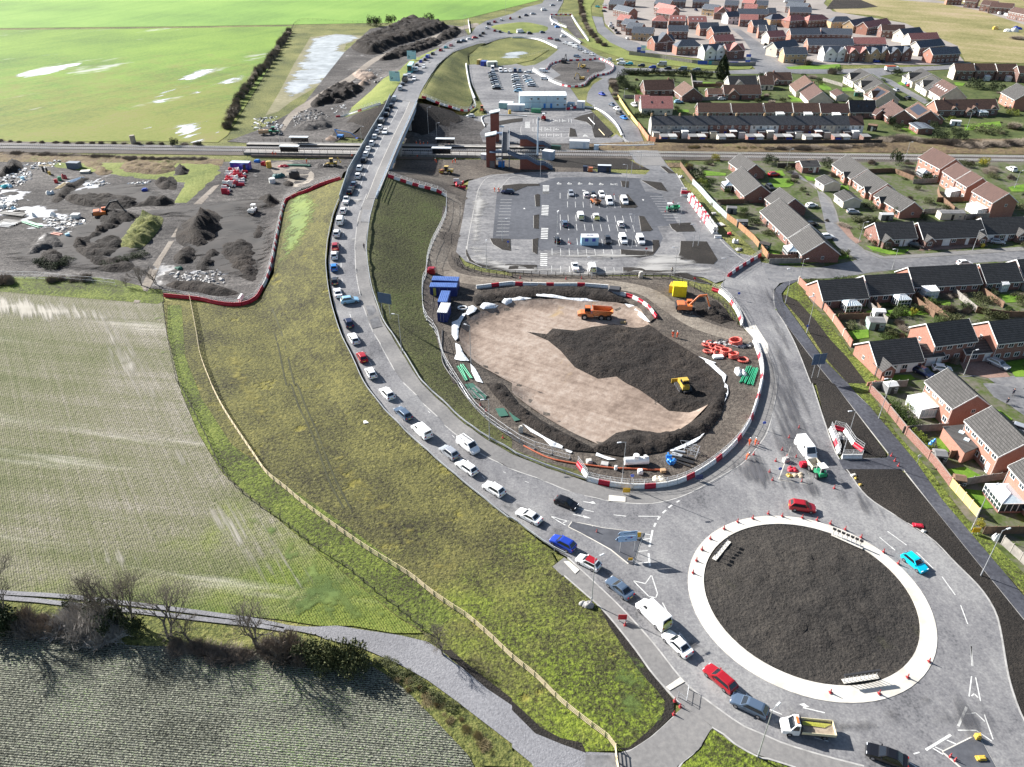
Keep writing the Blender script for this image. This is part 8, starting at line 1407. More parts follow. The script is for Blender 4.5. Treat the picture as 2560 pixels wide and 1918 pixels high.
# ---------------------------------------------------------------- site clutter
Xh=M('black_pipe',(.02,.02,.022,1),.5);m_piper=M('terracotta_pipe',(.42,.10,.04,1),.6);m_pipeg=M('green_pipe',(.02,.32,.16,1),.5);Xv=M('dark_green_net',(.02,.10,.07,1),.8);Yj=M('white_pipe',(.75,.75,.73,1),.4);m_sheet=M('white_sheeting',(.72,.74,.75,1),.55,(.56,.58,.6,1),1.2,bump=.6,Xm=.3);m_coil=M('orange_red_coil',(.55,.07,.05,1),.5,(.62,.16,.12,1),1);Yl=M('grey_rubble',(.42,.41,.39,1),.9,(.26,.255,.25,1),1)
for s,lab in[("11: 2209,925 2130,915 2120,960 2160,985 2209,960",'white sheeting at the top left corner of the basin'),("11: 1960,960 2090,985 2070,1010 1960,1020 1930,1000",'white sheeting folded over the top left bank'),("11: 1830,1000 1870,985 1910,1010 1890,1040 1830,1070 1810,1060",'bright white sheeting by the white tyre ring'),("11: 1780,1060 1815,1050 1770,1130 1750,1180 1745,1270 1720,1290 1690,1240 1690,1130 1740,1110",'long white sheeting strip along the left bank'),("11: 1720,1310 1760,1330 1790,1400 1840,1465 1770,1465 1710,1450 1730,1400",'white sheeting patch beside the lamp on the left bank'),("11: 1850,1490 1890,1530 1930,1600 1960,1657 1900,1640 1860,1560",'white sheeting strip above the green pipes'),("21: 195,880 340,890 480,920 640,925 760,950 600,950 350,920 200,905",'long white sheeting along the top of the basin'),("21: 0,925 60,910 170,925 100,940 0,945",'short white sheeting at the top left of the basin'),("21: 970,970 1050,985 1130,1060 1190,1130 1150,1120 1085,1070 1090,1030 1000,1000",'white sheeting inside the curved barrier'),("21: 1590,1420 1700,1460 1760,1480 1740,1490 1850,1590 1830,1657 1810,1600 1700,1500",'white sheeting along the right edge of the soil'),("22: 1835,0 1860,20 1865,90 1830,170 1770,280 1780,220 1825,110",'thin white sheeting at the right rim of the basin'),("22: 1690,400 1600,500 1480,560 1370,590 1360,580 1480,530 1620,460 1670,410",'thin white sheeting at the lower right rim'),("22: 730,600 800,630 900,660 830,665 720,625",'white sheeting beside the lower lamp post'),("22: 90,350 150,385 290,470 440,545 430,565 330,540 270,480 160,420",'white sheeting along the lower left rim'),("22: 460,570 520,590 510,605 465,590",'small white sheeting scrap on the lower rim')]:
 o=Zb('plastic_sheeting',s,m_sheet,12,step=.7,h=.35,lump=.25,Xr=.9,label=lab,cat='sheeting',kind=None,group='white sheeting round the basin',edge=.6)
def pipe(s,r,mt,lab,z=.2,name='pipe',dz=0,sm=True):
 P=Yb(s,1.2,sm);m=MB();zz=Zm(P)+z;t=None
 for(a,za),(b,zb)in zip(zip(P,zz),list(zip(P,zz))[1:]):m.tube((a[0],a[1],za),(b[0],b[1],zb),r,n=6,caps=False)
 return tag(obj(name,m,mt),lab,'pipe')
pipe("11: 1610,1200 1605,1440 1660,1560 1740,1657 12: 1760,40 1900,220 2050,360 2209,470 22: 100,520",.16,Xh,'long black pipe along the embankment foot left of the basin')
pipe("22: 100,540 300,640 440,675 560,695 750,720 900,735 1050,738 1150,745 1330,750",.17,m_piper,'terracotta pipe run along the lower edge of the works')
pipe("22: 0,480 150,560 300,640 420,665",.13,Xh,'black pipe beside the terracotta run');pipe("12: 1760,0 1880,190 2060,360 2209,440",.1,Yi,'thin pale pipe below the green netting')
def Zq(a,b,n,r,mt,lab,w=2.4,h0=.2,jit=.3,name='pipe_bundle'):
 A,B=G(at(a)),G(at(b));d=B-A;L=np.linalg.norm(d);z=float(Zm([A])[0]);t=Za(name,lab,'pipes',(A[0],A[1],z),math.atan2(d[1],d[0]))
 for i in range(n):m=MB();y=w*(i/(n-1)-.5)if n>1 else 0;j=ru(-jit,jit);m.tube((j,y+ru(-.1,.1),h0),(L+j,y+ru(-jit,jit),h0+.05*(i%2)),r,n=6);obj('pipe',m,mt,t)
Zq("21: 2020,1660","21: 2080,1520",8,.12,m_pipeg,'bright green pipe bundle at the right of the works',2.6);Zq("11: 1760,1500","11: 1835,1625",5,.12,m_pipeg,'bright green pipe bundle on the left bank of the basin',1.3)
Zq("12: 1860,40","12: 1960,130",7,.12,Xh,'dark pipe bundle on green netting left of the basin',2.4);Zq("22: 1400,640","22: 1560,690",4,.22,Xh,'black pipes lying by blue pumps',2.0);Zq("22: 1390,600","22: 1480,625",3,.25,Yi,'grey pipe ends beside the mesh frames',1.5)
Zq("c: 20,880","c: 250,905",7,.16,Xh,'long black pipes at the left edge of the yard',3,.3);Zq("c: 0,920","c: 180,935",6,.12,Yj,'long white edged pipes at the left edge of the yard',3,.4);Zq("c: 300,880","c: 520,950",4,.16,m_pipeg,'long green pipes in the left yard',1.4,.3);Zq("c: 30,780","c: 330,810",5,.16,Xh,'stack of black pipes above the green ones in the yard',2,.5);Zq("c: 930,540","c: 1190,520",3,.2,Yj,'pale pipes near the middle of the yard',1.2);Zq("c: 500,175","c: 670,180",5,.12,Yn,'timber lengths at the top of the yard',2);Zq("c: 880,385","c: 1050,325",5,.14,Xb,'pale blue beams along the yard bund',2);Zq("c: 720,470","c: 850,390",4,.14,Yn,'timber beams along the yard bund',1.5);Zq("c: 650,1030","c: 770,1050",2,.3,m_piper,'terracotta pipe lengths at the bottom of the yard',.7)
for s,lab in[("12: 1800,10 1870,0 1990,110 1980,140 1880,130",'dark green netting under pipes left of the basin'),("22: -30,250 60,240 110,310 20,330",'dark green netting near the netted lamp'),("12: 2065,220 2140,215 2180,280 2100,290",'green netting panel by the lower left rim')]:Zb('ground_netting',s,Xv,11,step=1,h=.15,lump=.15,label=lab,cat='netting',kind=None)
for i,s in enumerate(["21: 1680,1330","21: 1740,1345","21: 1800,1360","21: 1690,1385","21: 1845,1400","21: 1790,1405","21: 1912,1430","21: 1990,1455","21: 1930,1310","21: 1720,1310","21: 1770,1375"]):
 p=on(at(s),.05);m=MB();r=1.0+.15*(i%3)
 for k in range(3 if i in(4,6,8)else 1):
  for q in range(16):a0,a1=2*math.pi*q/16,2*math.pi*(q+1)/16;m.tube((r*math.cos(a0),r*math.sin(a0),.2+k*.35),(r*math.cos(a1),r*math.sin(a1),.2+k*.35),.24,n=5,caps=False)
 tag(obj('hose_coil',m,m_coil,None,p,0,None,(ru(-.25,.25),ru(-.2,.2),0)),'orange hose coil, %s of the coil heap'%(ORD[i]+' from left' if i>6 else['at the left edge','left of centre at the back','middle','left front','tall stacked one in front','middle front','tall stacked one at the right'][i]),'hose coil','orange coils right of the basin')
m=MB()
for q in range(16):a0,a1=2*math.pi*q/16,2*math.pi*(q+1)/16;m.tube((1.1*math.cos(a0),.9*math.sin(a0),.25),(1.1*math.cos(a1),.9*math.sin(a1),.25),.22,n=6,caps=False)
tag(obj('tyre_ring',m,Yj,None,on(at("11: 1782,1010"),.1)),'white ring lying beside the blue containers','ring')
t=Za('pipe_fitting','big white tee shaped pipe fitting below the basin','pipe fitting',on(at("22: 1070,690"),0),R(4));m=MB();m.tube((-2.2,0,.75),(2.2,0,.75),.75,n=14);obj('barrel',m,Yj,t);m=MB();m.tube((-.1,0,1.2),(-.1,0,2.1),.55,n=12);m.tube((1.6,0,1.2),(1.6,0,1.8),.35,n=10);obj('branch',m,Yj,t)
for i,s in enumerate(["22: 1350,650","22: 1390,690","22: 1360,690"]):m=MB();m.tube((-.5,0,.5),(.5,0,.5),.4,n=8);m.box((0,0,0),(.9,.6,.4));m.tube((0,0,.5),(0,.7,.9),.2,n=6);tag(obj('water_pump',m,Yg['bright blue'],None,on(at(s),.1),i),'blue pump, %s by the black pipes'%['upper','right','lower'][i],'pump')
t=Za('mesh_frame','tangle of grey metal fence frames leaning on each other by the pumps','fence frames',on(at("22: 1570,600"),.1));
for k in range(6):
 m=MB();q=[Vector((ru(-2,2),ru(-2,2),.1))for _ in range(2)];a,b=q;u=Vector((ru(-.8,.8),ru(-.5,.5),1.7))
 for x,y in((a,b),(a+u,b+u),(a,a+u),(b,b+u),(a+u*.5,b+u*.5)):m.tube(x,y,.045,n=4)
 obj('frame',m,Yi,t)
boxl=[("21: 1350,870","21: 1440,885",2.6,1.9,M('dull_yellow_tank',(.68,.42,.05,1),.6),'yellow ochre generator box beside a bright yellow tank'),("21: 1385,905","21: 1500,912",3,2.9,M('bright_yellow',(.85,.72,.02,1),.5),'bright yellow ribbed tank behind the excavator')]
for a,b,D,h,mt,lab in boxl:Ze('plant_box',lab,'site plant',a,b,D,h,mt,mt,None,1)
t,L,D=Ze('skip','grey blue hexagonal hopper skip at the top of the basin','skip',"21: 830,890","21: 925,900",2.2,1.2,M('skip_grey',(.33,.36,.41,1),.5));m=MB();m.box((0,0,1.25),(L*1.15,2.6,.5),tx=.8,ty=.8);obj('hopper_lid',m,M('skip_dark',(.05,.05,.055,1),.6),t)
for s,lab,d,mt in[("21: 1965,1560",'white bulk bags right of the coils',(2,3.2,1.3),Yj),("21: 1775,1430",'white board by the coils',(2.2,1.2,.5),Yj),("21: 1975,1075",'x',(0,0,0),Yj),("21: 958,1135",'wooden crate near the dump truck',(1.4,1.0,.5),M('crate_wood',(.35,.25,.12,1),.8)),("11: 1515,700",'red site box with red frame at the top of the container store',(2.2,2.0,1.6),Yg['red']),("21: 1110,735",'small pale kiosk at the black fence',(1,1,1.6),Yk),("22: 665,680",'pale crate beside the lower pipes',(1,1,.7),Yk),("22: 800,700",'grey pallet by the lower pipes',(1.3,1.1,.4),Yl),("22: 1105,770",'white bucket by the lower lamp',(.9,.9,.8),Yj),("22: 895,740",'white drum left of the lower lamp',(.6,.6,.8),Yj),("22: 1300,760",'cardboard box below the pumps',(.9,.7,.6),M('cardboard',(.42,.28,.16,1),.9)),("22: 75,420",'white switch box on red base by the lower left rim',(.8,.5,1.6),Yk),("22: 1265,830",'cream sand bags heap inside the barrier run',(2.4,1.6,.7),M('cream_bag',(.6,.54,.42,1),.9)),("23: 640,255",'heap of grey debris at the foot of the left lamp',(2.2,1.2,.8),Yl),("12: 950,330",'pale square board lying on the left embankment',(.9,.9,.1),Yj),("a: 610,640",'white bulk tank in the yard',(3,2.2,1.6),Yj),("a: 690,570",'dark teal tarp heap in the yard',(4,3,1.4),M('teal_tarp',(.03,.12,.12,1),.7)),("a: 890,580",'black and white screening box in the yard',(3.2,2,2.6),Zj),("a: 570,450",'orange yellow generator beside coloured drums',(2.6,2.0,2.4),Y_),("a: 500,420",'red pump set left of the generator',(1.6,1.6,1.5),Yg['red']),("a: 420,380",'blue tool box near the blue container',(2,1.5,1.0),Yg['bright blue']),("a: 750,440",'mixed red and white netting heap in the yard',(4,1.6,.8),Xf),("a: 940,430",'long dark green netting roll near the ramp',(9,1.4,.6),Xv),("c: 710,390",'red drum in the left yard',(1.5,1.3,1.3),Yg['red']),("c: 755,360",'green drum between two red ones in the yard',(1.5,1.3,1.3),Yg['green']),("c: 820,335",'bright red plastic heap beside the green drum',(2,1.6,1.7),Yg['red']),("c: 630,290",'yellow drum by black mats',(.9,.9,1.3),Yg['yellow']),("c: 550,250",'black upright mat left of the yellow drum',(.7,.9,2.0),Zj),("c: 600,270",'black upright mat beside the yellow drum',(.7,.9,2.0),Zj),("c: 1075,265",'cream board pile at the right end of the bund',(3.2,2.2,.9),Yk),("c: 640,530",'white bulk bag by the bund end',(2.4,1.8,1.3),Yj),("c: 660,800",'white bulk bag at the bottom of the yard',(2,1.6,1.4),Yj),("c: 960,830",'striped white pallet stack in the yard',(2.4,1.8,1.4),Yj),("c: 430,810",'white round bag by the black pipes',(1.3,1.3,1.2),Yj),("c: 180,720",'pale blue bag by the pipes',(1.6,1.2,1.0),Xy),("c: 45,450",'bright cyan tarp at the left edge of the yard',(2.2,1.6,1.1),M('cyan_tarp',(.1,.6,.62,1),.6)),("c: 120,440",'pale cyan tarp beside the bright cyan one',(2.2,1.6,1.2),Xy),("c: 290,350",'pale blue tank left of the yard turning place',(1.8,1.3,1.0),Xy),("c: 30,700",'white block low at the left edge',(2.4,1.5,1.1),Yj),("c: 860,1075",'pale blue drum at the bottom of the yard',(1.3,1.3,1.2),Xy),("c: 1825,500",'blue pump by dark box on the soil',(1.8,1.4,1.2),Yg['blue']),("c: 1010,380",'x',(0,0,0),Yj),("01: 790,525",'white flat box on the grey track in the yard',(3,1.4,.7),Yj),("01: 1545,665",'dark green pallet frame below the big soil heap',(2.4,1.6,.8),Xv),("01: 2080,935",'white folded board leaning by the red barrier',(.5,3,1.2),Yj),("20: -20,985",'yellow tank at the compound edge',(1.4,1.4,1.8),Y_),("10: 2090,960",'x',(0,0,0),Yj),("10: 1050,715",'black pipe coil heap beside the sand',(4,2.4,1.0),Xh),("32: 210,745",'heap of red and white works gear on the island',(2.0,1.5,.7),Xf),("32: 190,800",'yellow vested gear on the works island',(1.6,.9,.6),Yg['yellow']),("32: 260,800",'tan sand heap on the works island',(2,1.4,.6),M('sand_heap',(.45,.36,.26,1),.9)),("32: 300,715",'red works trolley beside the green dumper',(1.2,1.0,1.1),Xf),("32: 150,675",'grey mixer left of the works island',(1.1,.9,1.1),Yl),("32: 615,460",'rubble inside the mesh enclosure',(2,2.4,.7),Yl),("32: 735,795",'cream block on the soil strip',(.9,.5,.4),Yk),("32: 758,820",'yellow bag on the soil strip',(.7,.5,.4),Yg['yellow']),("32: 798,875",'second yellow bag lower on the soil strip',(.7,.5,.4),Yg['yellow']),("32: 1290,1230",'fallen red and cream sign frame on the soil strip',(1.6,.8,.4),Xf),("32: 1345,1275",'cream sandbag near the fallen sign frame',(1.0,.7,.4),Yk),("32: 1960,1340",'white bulk bag by the lower right gardens',(1.3,1.0,1.5),Yj),("32: 1830,1200",'x',(0,0,0),Yj),("33: 1830,1585",'yellow flexible sign lying on the right island',(1.2,.6,.5),Yg['yellow']),("33: 1800,1405",'yellow bollard at the tip of the right island',(.6,.6,.9),Yg['yellow']),("21: 1740,195",'grey pallet beside the spare block row',(1.3,1.1,.6),Yl),("21: 1800,285",'cream board pile on the verge by the orange fence',(1.8,2.4,.3),Yk),("21: 1875,365",'red machine parts on the verge by the orange fence',(1.6,1.6,.7),Yg['red']),("21: 1930,440",'white cube bag on the verge by the orange fence',(1.6,1.6,1.3),Yj),("21: 1960,500",'grey scrap on the verge by the orange fence',(2.6,1.6,.5),Yl),("20: 1460,1530",'white stones heap at the garden corner by the road',(1.8,1.6,.7),Yj),("31: 925,1150",'x',(0,0,0),Yj),("30: 2100,275",'white and blue parked boats heap on the waste ground',(9,4,2.6),Yj),("30: 1960,255",'small yellow machine on the waste ground',(3.5,2,2.2),Y_),("30: 2150,255",'blue tarpaulin on the waste ground',(6,3,2.2),Yg['blue'])]:
 if lab=='x':continue
 m=MB();w,dd,h=d
 if any(k in lab for k in('heap','rubble','bag','tarp','gear','debris','stones','scrap','boats','parts','tarpaulin')):
  for k in range(7):m.dome((ru(-.3,.3)*w,ru(-.3,.3)*dd,0),(w*.3,dd*.3,h*ru(.6,1)),7,3,jit=.12)
 elif'drum' in lab or 'tank' in lab:m.tube((0,0,0),(0,0,h),min(w,dd)/2,n=10);m.tube((0,0,h*.3),(0,0,h*.36),min(w,dd)/2+.04,n=10);m.tube((0,0,h),(0,0,h+.08),min(w,dd)*.3,n=8)
 elif'pallet' in lab or 'board' in lab:
  for k in range(4):m.box((ru(-.06,.06),ru(-.06,.06),h*k/4),(w,dd,h/4*.8),rz=ru(-.06,.06))
 else:m.box((0,0,0),(w,dd,h*.8),tx=.97,ty=.97);m.box((w*.05,0,h*.8),(w*.7,dd*.7,h*.2),tx=.9,ty=.9);m.box((-w*.3,-dd*.5,h*.1),(w*.3,.08,h*.5));m.tube((w*.3,dd*.2,h),(w*.3,dd*.2,h*1.15),.06,n=5)
 w0=lab.split();kind=next((k for k in('sheeting','heap','bag','drum','tank','tarp','board','box','kiosk','pallet','crate','bucket','mixer','bollard','skip','pump','generator','roll','mat','block','machine','trolley','gear','rubble','sign','scrap','tarpaulin')if k in w0 or k+'s' in w0),'clutter')
 tag(obj({'heap':'debris_heap','bag':'bulk_bag','tarp':'tarp_heap','gear':'works_gear','clutter':'site_clutter','sign':'fallen_sign','mat':'ground_mat','roll':'netting_roll','block':'concrete_block','box':'site_box','machine':'small_machine'}.get(kind,kind),m,mt,None,on(at(s),.04),ru(-.3,.3)),lab,kind)
 # loose rubble: uncountable
def Zp(s,n,lab,mats,sc=(.3,1.0),flat=.5):
 P=Gs(pts(s));lo,hi=P.min(0),P.max(0);m=MB();k=0
 while k<n:
  p=np.array([[ru(lo[0],hi[0]),ru(lo[1],hi[1])]])
  if not Zk(p,P)[0]:continue
  a=ru(*sc);z=float(Zm(p)[0]);q=Matrix.Rotation(ru(0,6),3,'Z')@Matrix.Rotation(ru(-.5,.5),3,'X');m.box((p[0][0],p[0][1],z-.05),(a*ru(.6,1.8),a,a*flat*ru(.4,1.2)),rot=q,tx=ru(.6,.95),ty=ru(.6,.95),mi=random.randrange(len(mats)));k+=1
 tag(obj('rubble',m,mats),lab,'rubble',None,'stuff')
Zp("c: 560,830 900,800 1130,900 1100,980 900,1050 720,1000 560,900",230,'broken pale concrete rubble at the bottom of the left yard',[Yl,Yj,Yl])
Zp("c: 0,300 120,230 380,230 420,330 260,420 0,480",200,'mixed pale rubble at the left of the yard',[Yl,Yj,Zj]);Zp("c: 0,540 220,560 240,760 0,780",80,'dark and pale scrap by the yard pipes',[Yl,Yj,Zj])
Zp("c: 270,170 400,150 760,110 760,170 500,220 300,220",110,'pale scrap along the top of the yard',[Yl,Yj,Zj]);Zp("c: 1090,370 1230,370 1390,400 1300,430 1100,440",50,'pale stones by the yard bund',[Yj,Yl]);Zp("c: 1600,390 1900,370 1920,400 1620,415",30,'pale stones along the yard bank',[Yj,Yl])
Zp("10: -20,1020 180,1010 260,1100 150,1150 -40,1130",160,'grey rubble by the far end of the haul road',[Yl,Zj,Yj]);Zp("10: 330,1000 430,940 560,960 640,1010 500,1060 330,1110",160,'pale and dark rubble between haul road and bridge',[Yl,Zj,Yl]);Zp("10: 640,930 800,900 800,960 680,990",50,'scattered stones on the far bridge bank',[Yl,Yj]);Zp("10: 900,610 1080,590 1100,680 950,690",70,'pale rubble beside the far haul road',[Yl,Yj])
Zp("21: 1640,1290 1800,1280 2060,1300 2060,1360 1900,1330 1700,1320",70,'grey stones behind the orange coils',[Yl,Zj]);Zp("01: 1450,700 1900,680 1950,790 1600,800",120,'pale stones below the big soil heap',[Yl])
for s,n in[("21: 150,1230 900,1170 1450,1340 1800,1600 1500,1657 900,1640 450,1400",420),("22: 1000,20 1800,20 1600,250 1300,230",160)]:Zp(s,n,'loose clods over the dark basin soil',[M('clod_brown',(.11,.09,.075,1),.95),M('clod_dark',(.06,.052,.046,1),.95)],(.15,.5),.8)
# mesh fencing with block feet along the embankment foot
hp=MB()
for z in(.1,1.0,1.95):hp.tube((-1.7,0,z),(1.7,0,z),.03,n=4)
for i in range(13):hp.tube((-1.7+i*.283,0,.1),(-1.7+i*.283,0,1.95),.03 if i in(0,12)else.01,n=3)
HPM=hp.mesh('mesh_panel');fb=MB();fb.box((0,0,0),(.7,.25,.16));FBM=fb.mesh('block_foot')
def heras(s,lab,grp):
 P=Yb(s,3.5,True)
 for i in range(len(P)-1):
  a,b=P[i],P[i+1];c=(a+b)/2;z=float(Zm([c])[0]);t=Za('fence_panel',lab,'fence panel',(c[0],c[1],z),math.atan2(b[1]-a[1],b[0]-a[0]),grp);obj('mesh',HPM,mesh_m,t)
  for x in(-1.7,1.7):obj('block_foot',FBM,Zj,t,(x,0,0),R(90))
heras("11: 1645,60 1640,200 1590,320 1520,460 1480,600 1470,720 1440,800 1450,1060 1560,1230 1620,1450 1740,1657 12: 1900,230 2100,390 22: 100,530 300,600 500,650",'temporary mesh fence panel with black block feet along the embankment foot','mesh panels along the embankment foot')
heras("01: 0,740 200,745 380,750 600,775 900,800 1000,815",'temporary mesh fence panel along the left field edge','mesh panels along the left field edge')
heras("10: 1815,570 1830,700 1870,850 1900,930",'temporary mesh fence panel beside the far compound road','mesh panels beside the far compound')
Yo('pale post fence round the far pond',"20: 0,520 180,480 330,430 400,430",1.2,Yi,3,2,.04,.025,'wire_fence');Yo('metal railings by the station road',"20: 960,1175 960,1210 1020,1250 1220,1255",1.2,Yj,2,3,.05,.035,'railing')
Yo('timber gate fence at the end of the long pale fence',"23: 890,1500 905,1657 920,1720",1.2,Yn,2,4,.07,.06,'timber_fence');Yo('thin railings on the left footpath end',"23: 1430,1050 1490,1130 1520,980",1.1,Yi,1.5,2,.035,.03,'railing')
pipe("20: 660,1020 715,1080",.25,Yj,'long white pole lying on the north soil bed',.2,'pole',sm=False);pipe("20: 750,1120 800,1175",.22,Yn,'brown pole lying on the north soil bed',.2,'pole',sm=False);pipe("20: 745,1265 1000,1270 1225,1262",.5,Yj,'white water filled barrier line at the level crossing',.5,'white_barrier_line');pipe("20: 710,940 800,985 900,1080 950,1180",.45,Yj,'white barrier line down the old road by the station',.45,'white_barrier_line');pipe("20: 620,930 700,940",.5,Yj,'short white barrier line at the compound corner',.5,'white_barrier_line');pipe("20: 130,1010 -20,1000 10: 1960,1010 1975,1100",.25,Yj,'white barrier line beside the far lift tower',.4,'white_barrier_line');pipe("10: 1815,560 1825,640 1850,760 1890,860",.5,Yj,'white barrier line left of the compound road',.5,'white_barrier_line')
# ---------------------------------------------------------------- trees, hedges and bushes
def Yd(n,a,b):return M(n,a,.8,b,2.5,spec=.2)
Yy=Yd('dark_evergreen_leaf',(.02,.032,.014,1),(.045,.058,.024,1));L_green=Yd('shrub_leaf',(.03,.055,.014,1),(.07,.10,.025,1));L_brt=Yd('bright_shrub_leaf',(.09,.13,.02,1),(.16,.18,.03,1));L_yel=Yd('golden_shrub_leaf',(.3,.26,.03,1),(.22,.22,.03,1));Yz=Yd('bare_twig',(.15,.125,.10,1),(.25,.21,.17,1));L_hed=Yd('hedge_leaf',(.05,.062,.025,1),(.10,.105,.045,1));m_bark=M('bark',(.17,.145,.12,1),.9,(.10,.085,.07,1),3);m_dead=Yd('dead_grass_blade',(.24,.2,.11,1),(.33,.27,.15,1))
def leaves(m,n,f,s,up=0):
 for i in range(n):
  p=f();a=Vector((random.gauss(0,1),random.gauss(0,1),random.gauss(0,1)+up)).normalized();u=a.orthogonal().normalized();w=a.cross(u);k=s*ru(.5,1.4);m.poly([p-u*k-w*k*.6,p+u*k-w*k*.6,p+u*k*.8+w*k*.7,p-u*k*.7+w*k*.7])
def ball(r=1,clump=9,seed=0):
 rr=random.Random(seed);cs=[(Vector((rr.uniform(-.6,.6),rr.uniform(-.6,.6),rr.uniform(.25,.85))),rr.uniform(.22,.42))for _ in range(clump)]
 def f():
  c,q=random.choice(cs);v=Vector((random.gauss(0,1),random.gauss(0,1),random.gauss(0,1))).normalized()*q*ru(.6,1.05);return c+v
 return f
BUSH=[]
for k in range(4):
 m=MB();leaves(m,1100,ball(seed=k+3,clump=13),.042);BUSH.append(m.mesh('bush'))
TWIG=[]
for k in range(3):
 m=MB()
 for i in range(900):
  a=ru(0,6.28);e=ru(.1,1.5);d=Vector((math.cos(a)*math.cos(e),math.sin(a)*math.cos(e),math.sin(e)));st=Vector((ru(-.45,.45),ru(-.45,.45),ru(0,.3)));en=st+d*ru(.3,.75);s_=d.orthogonal().normalized()*.014;m.poly([st-s_,st+s_,en]);
  q=st.lerp(en,.5);d2=(d+Vector((ru(-.7,.7),ru(-.7,.7),ru(-.2,.6)))).normalized();m.poly([q-s_*.8,q+s_*.8,q+d2*.3])
 TWIG.append(m.mesh('bare_bush'))
def bare_tree(h,seed,depth=5):
 rr=random.Random(seed);T=MB();C=MB()
 def grow(p,d,L,r,k):
  e=p+d*L;(T if k>=depth-1 else C).tube(p,e,r,r*.68,n=5 if k>2 else 3,caps=False)
  if k==0:return
  for i in range(3):
   a=d.orthogonal().normalized();a.rotate(Matrix.Rotation(rr.uniform(0,6.28),3,d));dd=(d+a*rr.uniform(.35,.8)+Vector((0,0,.12))).normalized();grow(p+d*L*rr.uniform(.6,1),dd,L*rr.uniform(.6,.82),r*.58,k-1)
 for s in range(2):grow(Vector((rr.uniform(-.25,.25),rr.uniform(-.25,.25),-.2)),Vector((rr.uniform(-.3,.3),rr.uniform(-.3,.3),1)).normalized(),h*.3,.16*h/9,depth)
 return T.mesh('trunk'),C.mesh('crown')
BT=[bare_tree(9,s,6)for s in(1,2,3)]
def Ye(px,i,sc,lab,grp=None,wide=1):
 t=Za('bare_tree',lab,'tree',on(at(px),0),ru(0,6),grp);sc*=1.3 if '03:' in px or '13:' in px else 1;t.scale=(sc*wide,sc*wide,sc);a,b=BT[i%3];obj('trunk',a,m_bark,t);obj('crown',b,m_bark,t)
GT='bare trees along the lower left hedgerow'
for px,i,sc,w,lab in[("03: 1450,520",0,.95,1,'tall bare tree leaning over the farm track'),("03: 1630,560",1,.62,1,'small bare tree right of the tall leaning one'),("13: 30,640",2,1.0,1,'bare tree at the bend where the gravel path begins'),("03: 1080,400",1,1.05,.8,'bare tree rising behind the big bramble mound'),("03: 1150,380",2,.9,.8,'bare tree just right of the bramble mound'),("03: 930,420",0,1.0,.8,'many stemmed bare tree at the back of the bramble mound'),("03: 40,420",1,1.25,.8,'bare tree at the left photo edge above the dark field'),("13: 1610,690",0,.55,1,'low bare sapling over the gravel path bend'),("01: 1220,810",2,.75,1.1,'bare tree at the field corner by the ditch'),("01: 1350,800",0,.7,1.1,'bare tree right at the ditch mouth by the field corner'),("01: 1090,830",1,.45,1.2,'low bare tree left of the ditch mouth')]:Ye(px,i,sc,lab,GT,w)
def Yf(px,sx,sy,sz,lab,mt=L_green,tw=False,grp=None,name=None,cat='bush'):
 i=random.randrange(3);o=obj(name or('bare_bush' if tw else 'bush'),TWIG[i]if tw else BUSH[i],mt,None,on(at(px),-.1),ru(0,6),(sx,sy,sz));tag(o,lab,cat,grp)
def Zc(s,n,r,h,lab,mt,tw,grp,jit=.4):
 P=Yb(s,1,True);idx=np.linspace(0,len(P)-1,n)
 for k,ii in enumerate(idx):
  p=P[int(ii)];a=ru(1-jit,1+jit);i=random.randrange(3);o=obj('bare_bush' if tw else 'bush',(TWIG if tw else BUSH)[i],mt,None,(p[0]+ru(-.5,.5),p[1]+ru(-.5,.5),float(Zm([p])[0])-.15),ru(0,6),(r*a,r*a*ru(.8,1.2),h*ru(.75,1.25)));tag(o,lab,'bush',grp)
Zc("00: 1965,1110 2030,940 2120,800 10: -20,705 60,610 110,560 180,450 230,370 285,285",24,3.4,5.2,'dark bare hedgerow bush between green field and flooded pond',Yz,True,'hedgerow bushes beside the flooded pond',.3)
Zc("00: 1965,1110 2030,940 2120,800 10: -20,705 60,610 110,560 180,450 230,370 285,285",22,2.2,3,'dark leafy undergrowth bush in the pond hedgerow',Yy,False,'undergrowth in the pond hedgerow',.3)
for px,lab in[("10: 1000,220",'round dark bush at the field edge by the black mound'),("10: 1050,230",'second dark bush at the field edge by the black mound'),("10: 1165,210",'low dark bush behind the black mound'),("10: 1500,195",'low bush on the skyline of the black mound')]:Yf(px,5,5,6,lab,Yy)
Yf("00: 1510,1255",2.6,2,3,'round dark green bush by the railway',Yy);Yf("00: 1720,1255",2,1.6,1.6,'small dark green bush by the railway',Yy)
m=MB();m.tube((0,0,0),(0,0,3.2),1.1,n=10);m.tube((0,0,3.2),(0,0,3.35),1.0,n=10);tag(obj('bale_stack',m,M('straw_grey',(.3,.27,.22,1),.95),None,on(at("00: 1155,1240"),0)),'grey upright round stack at the green field edge','bale')
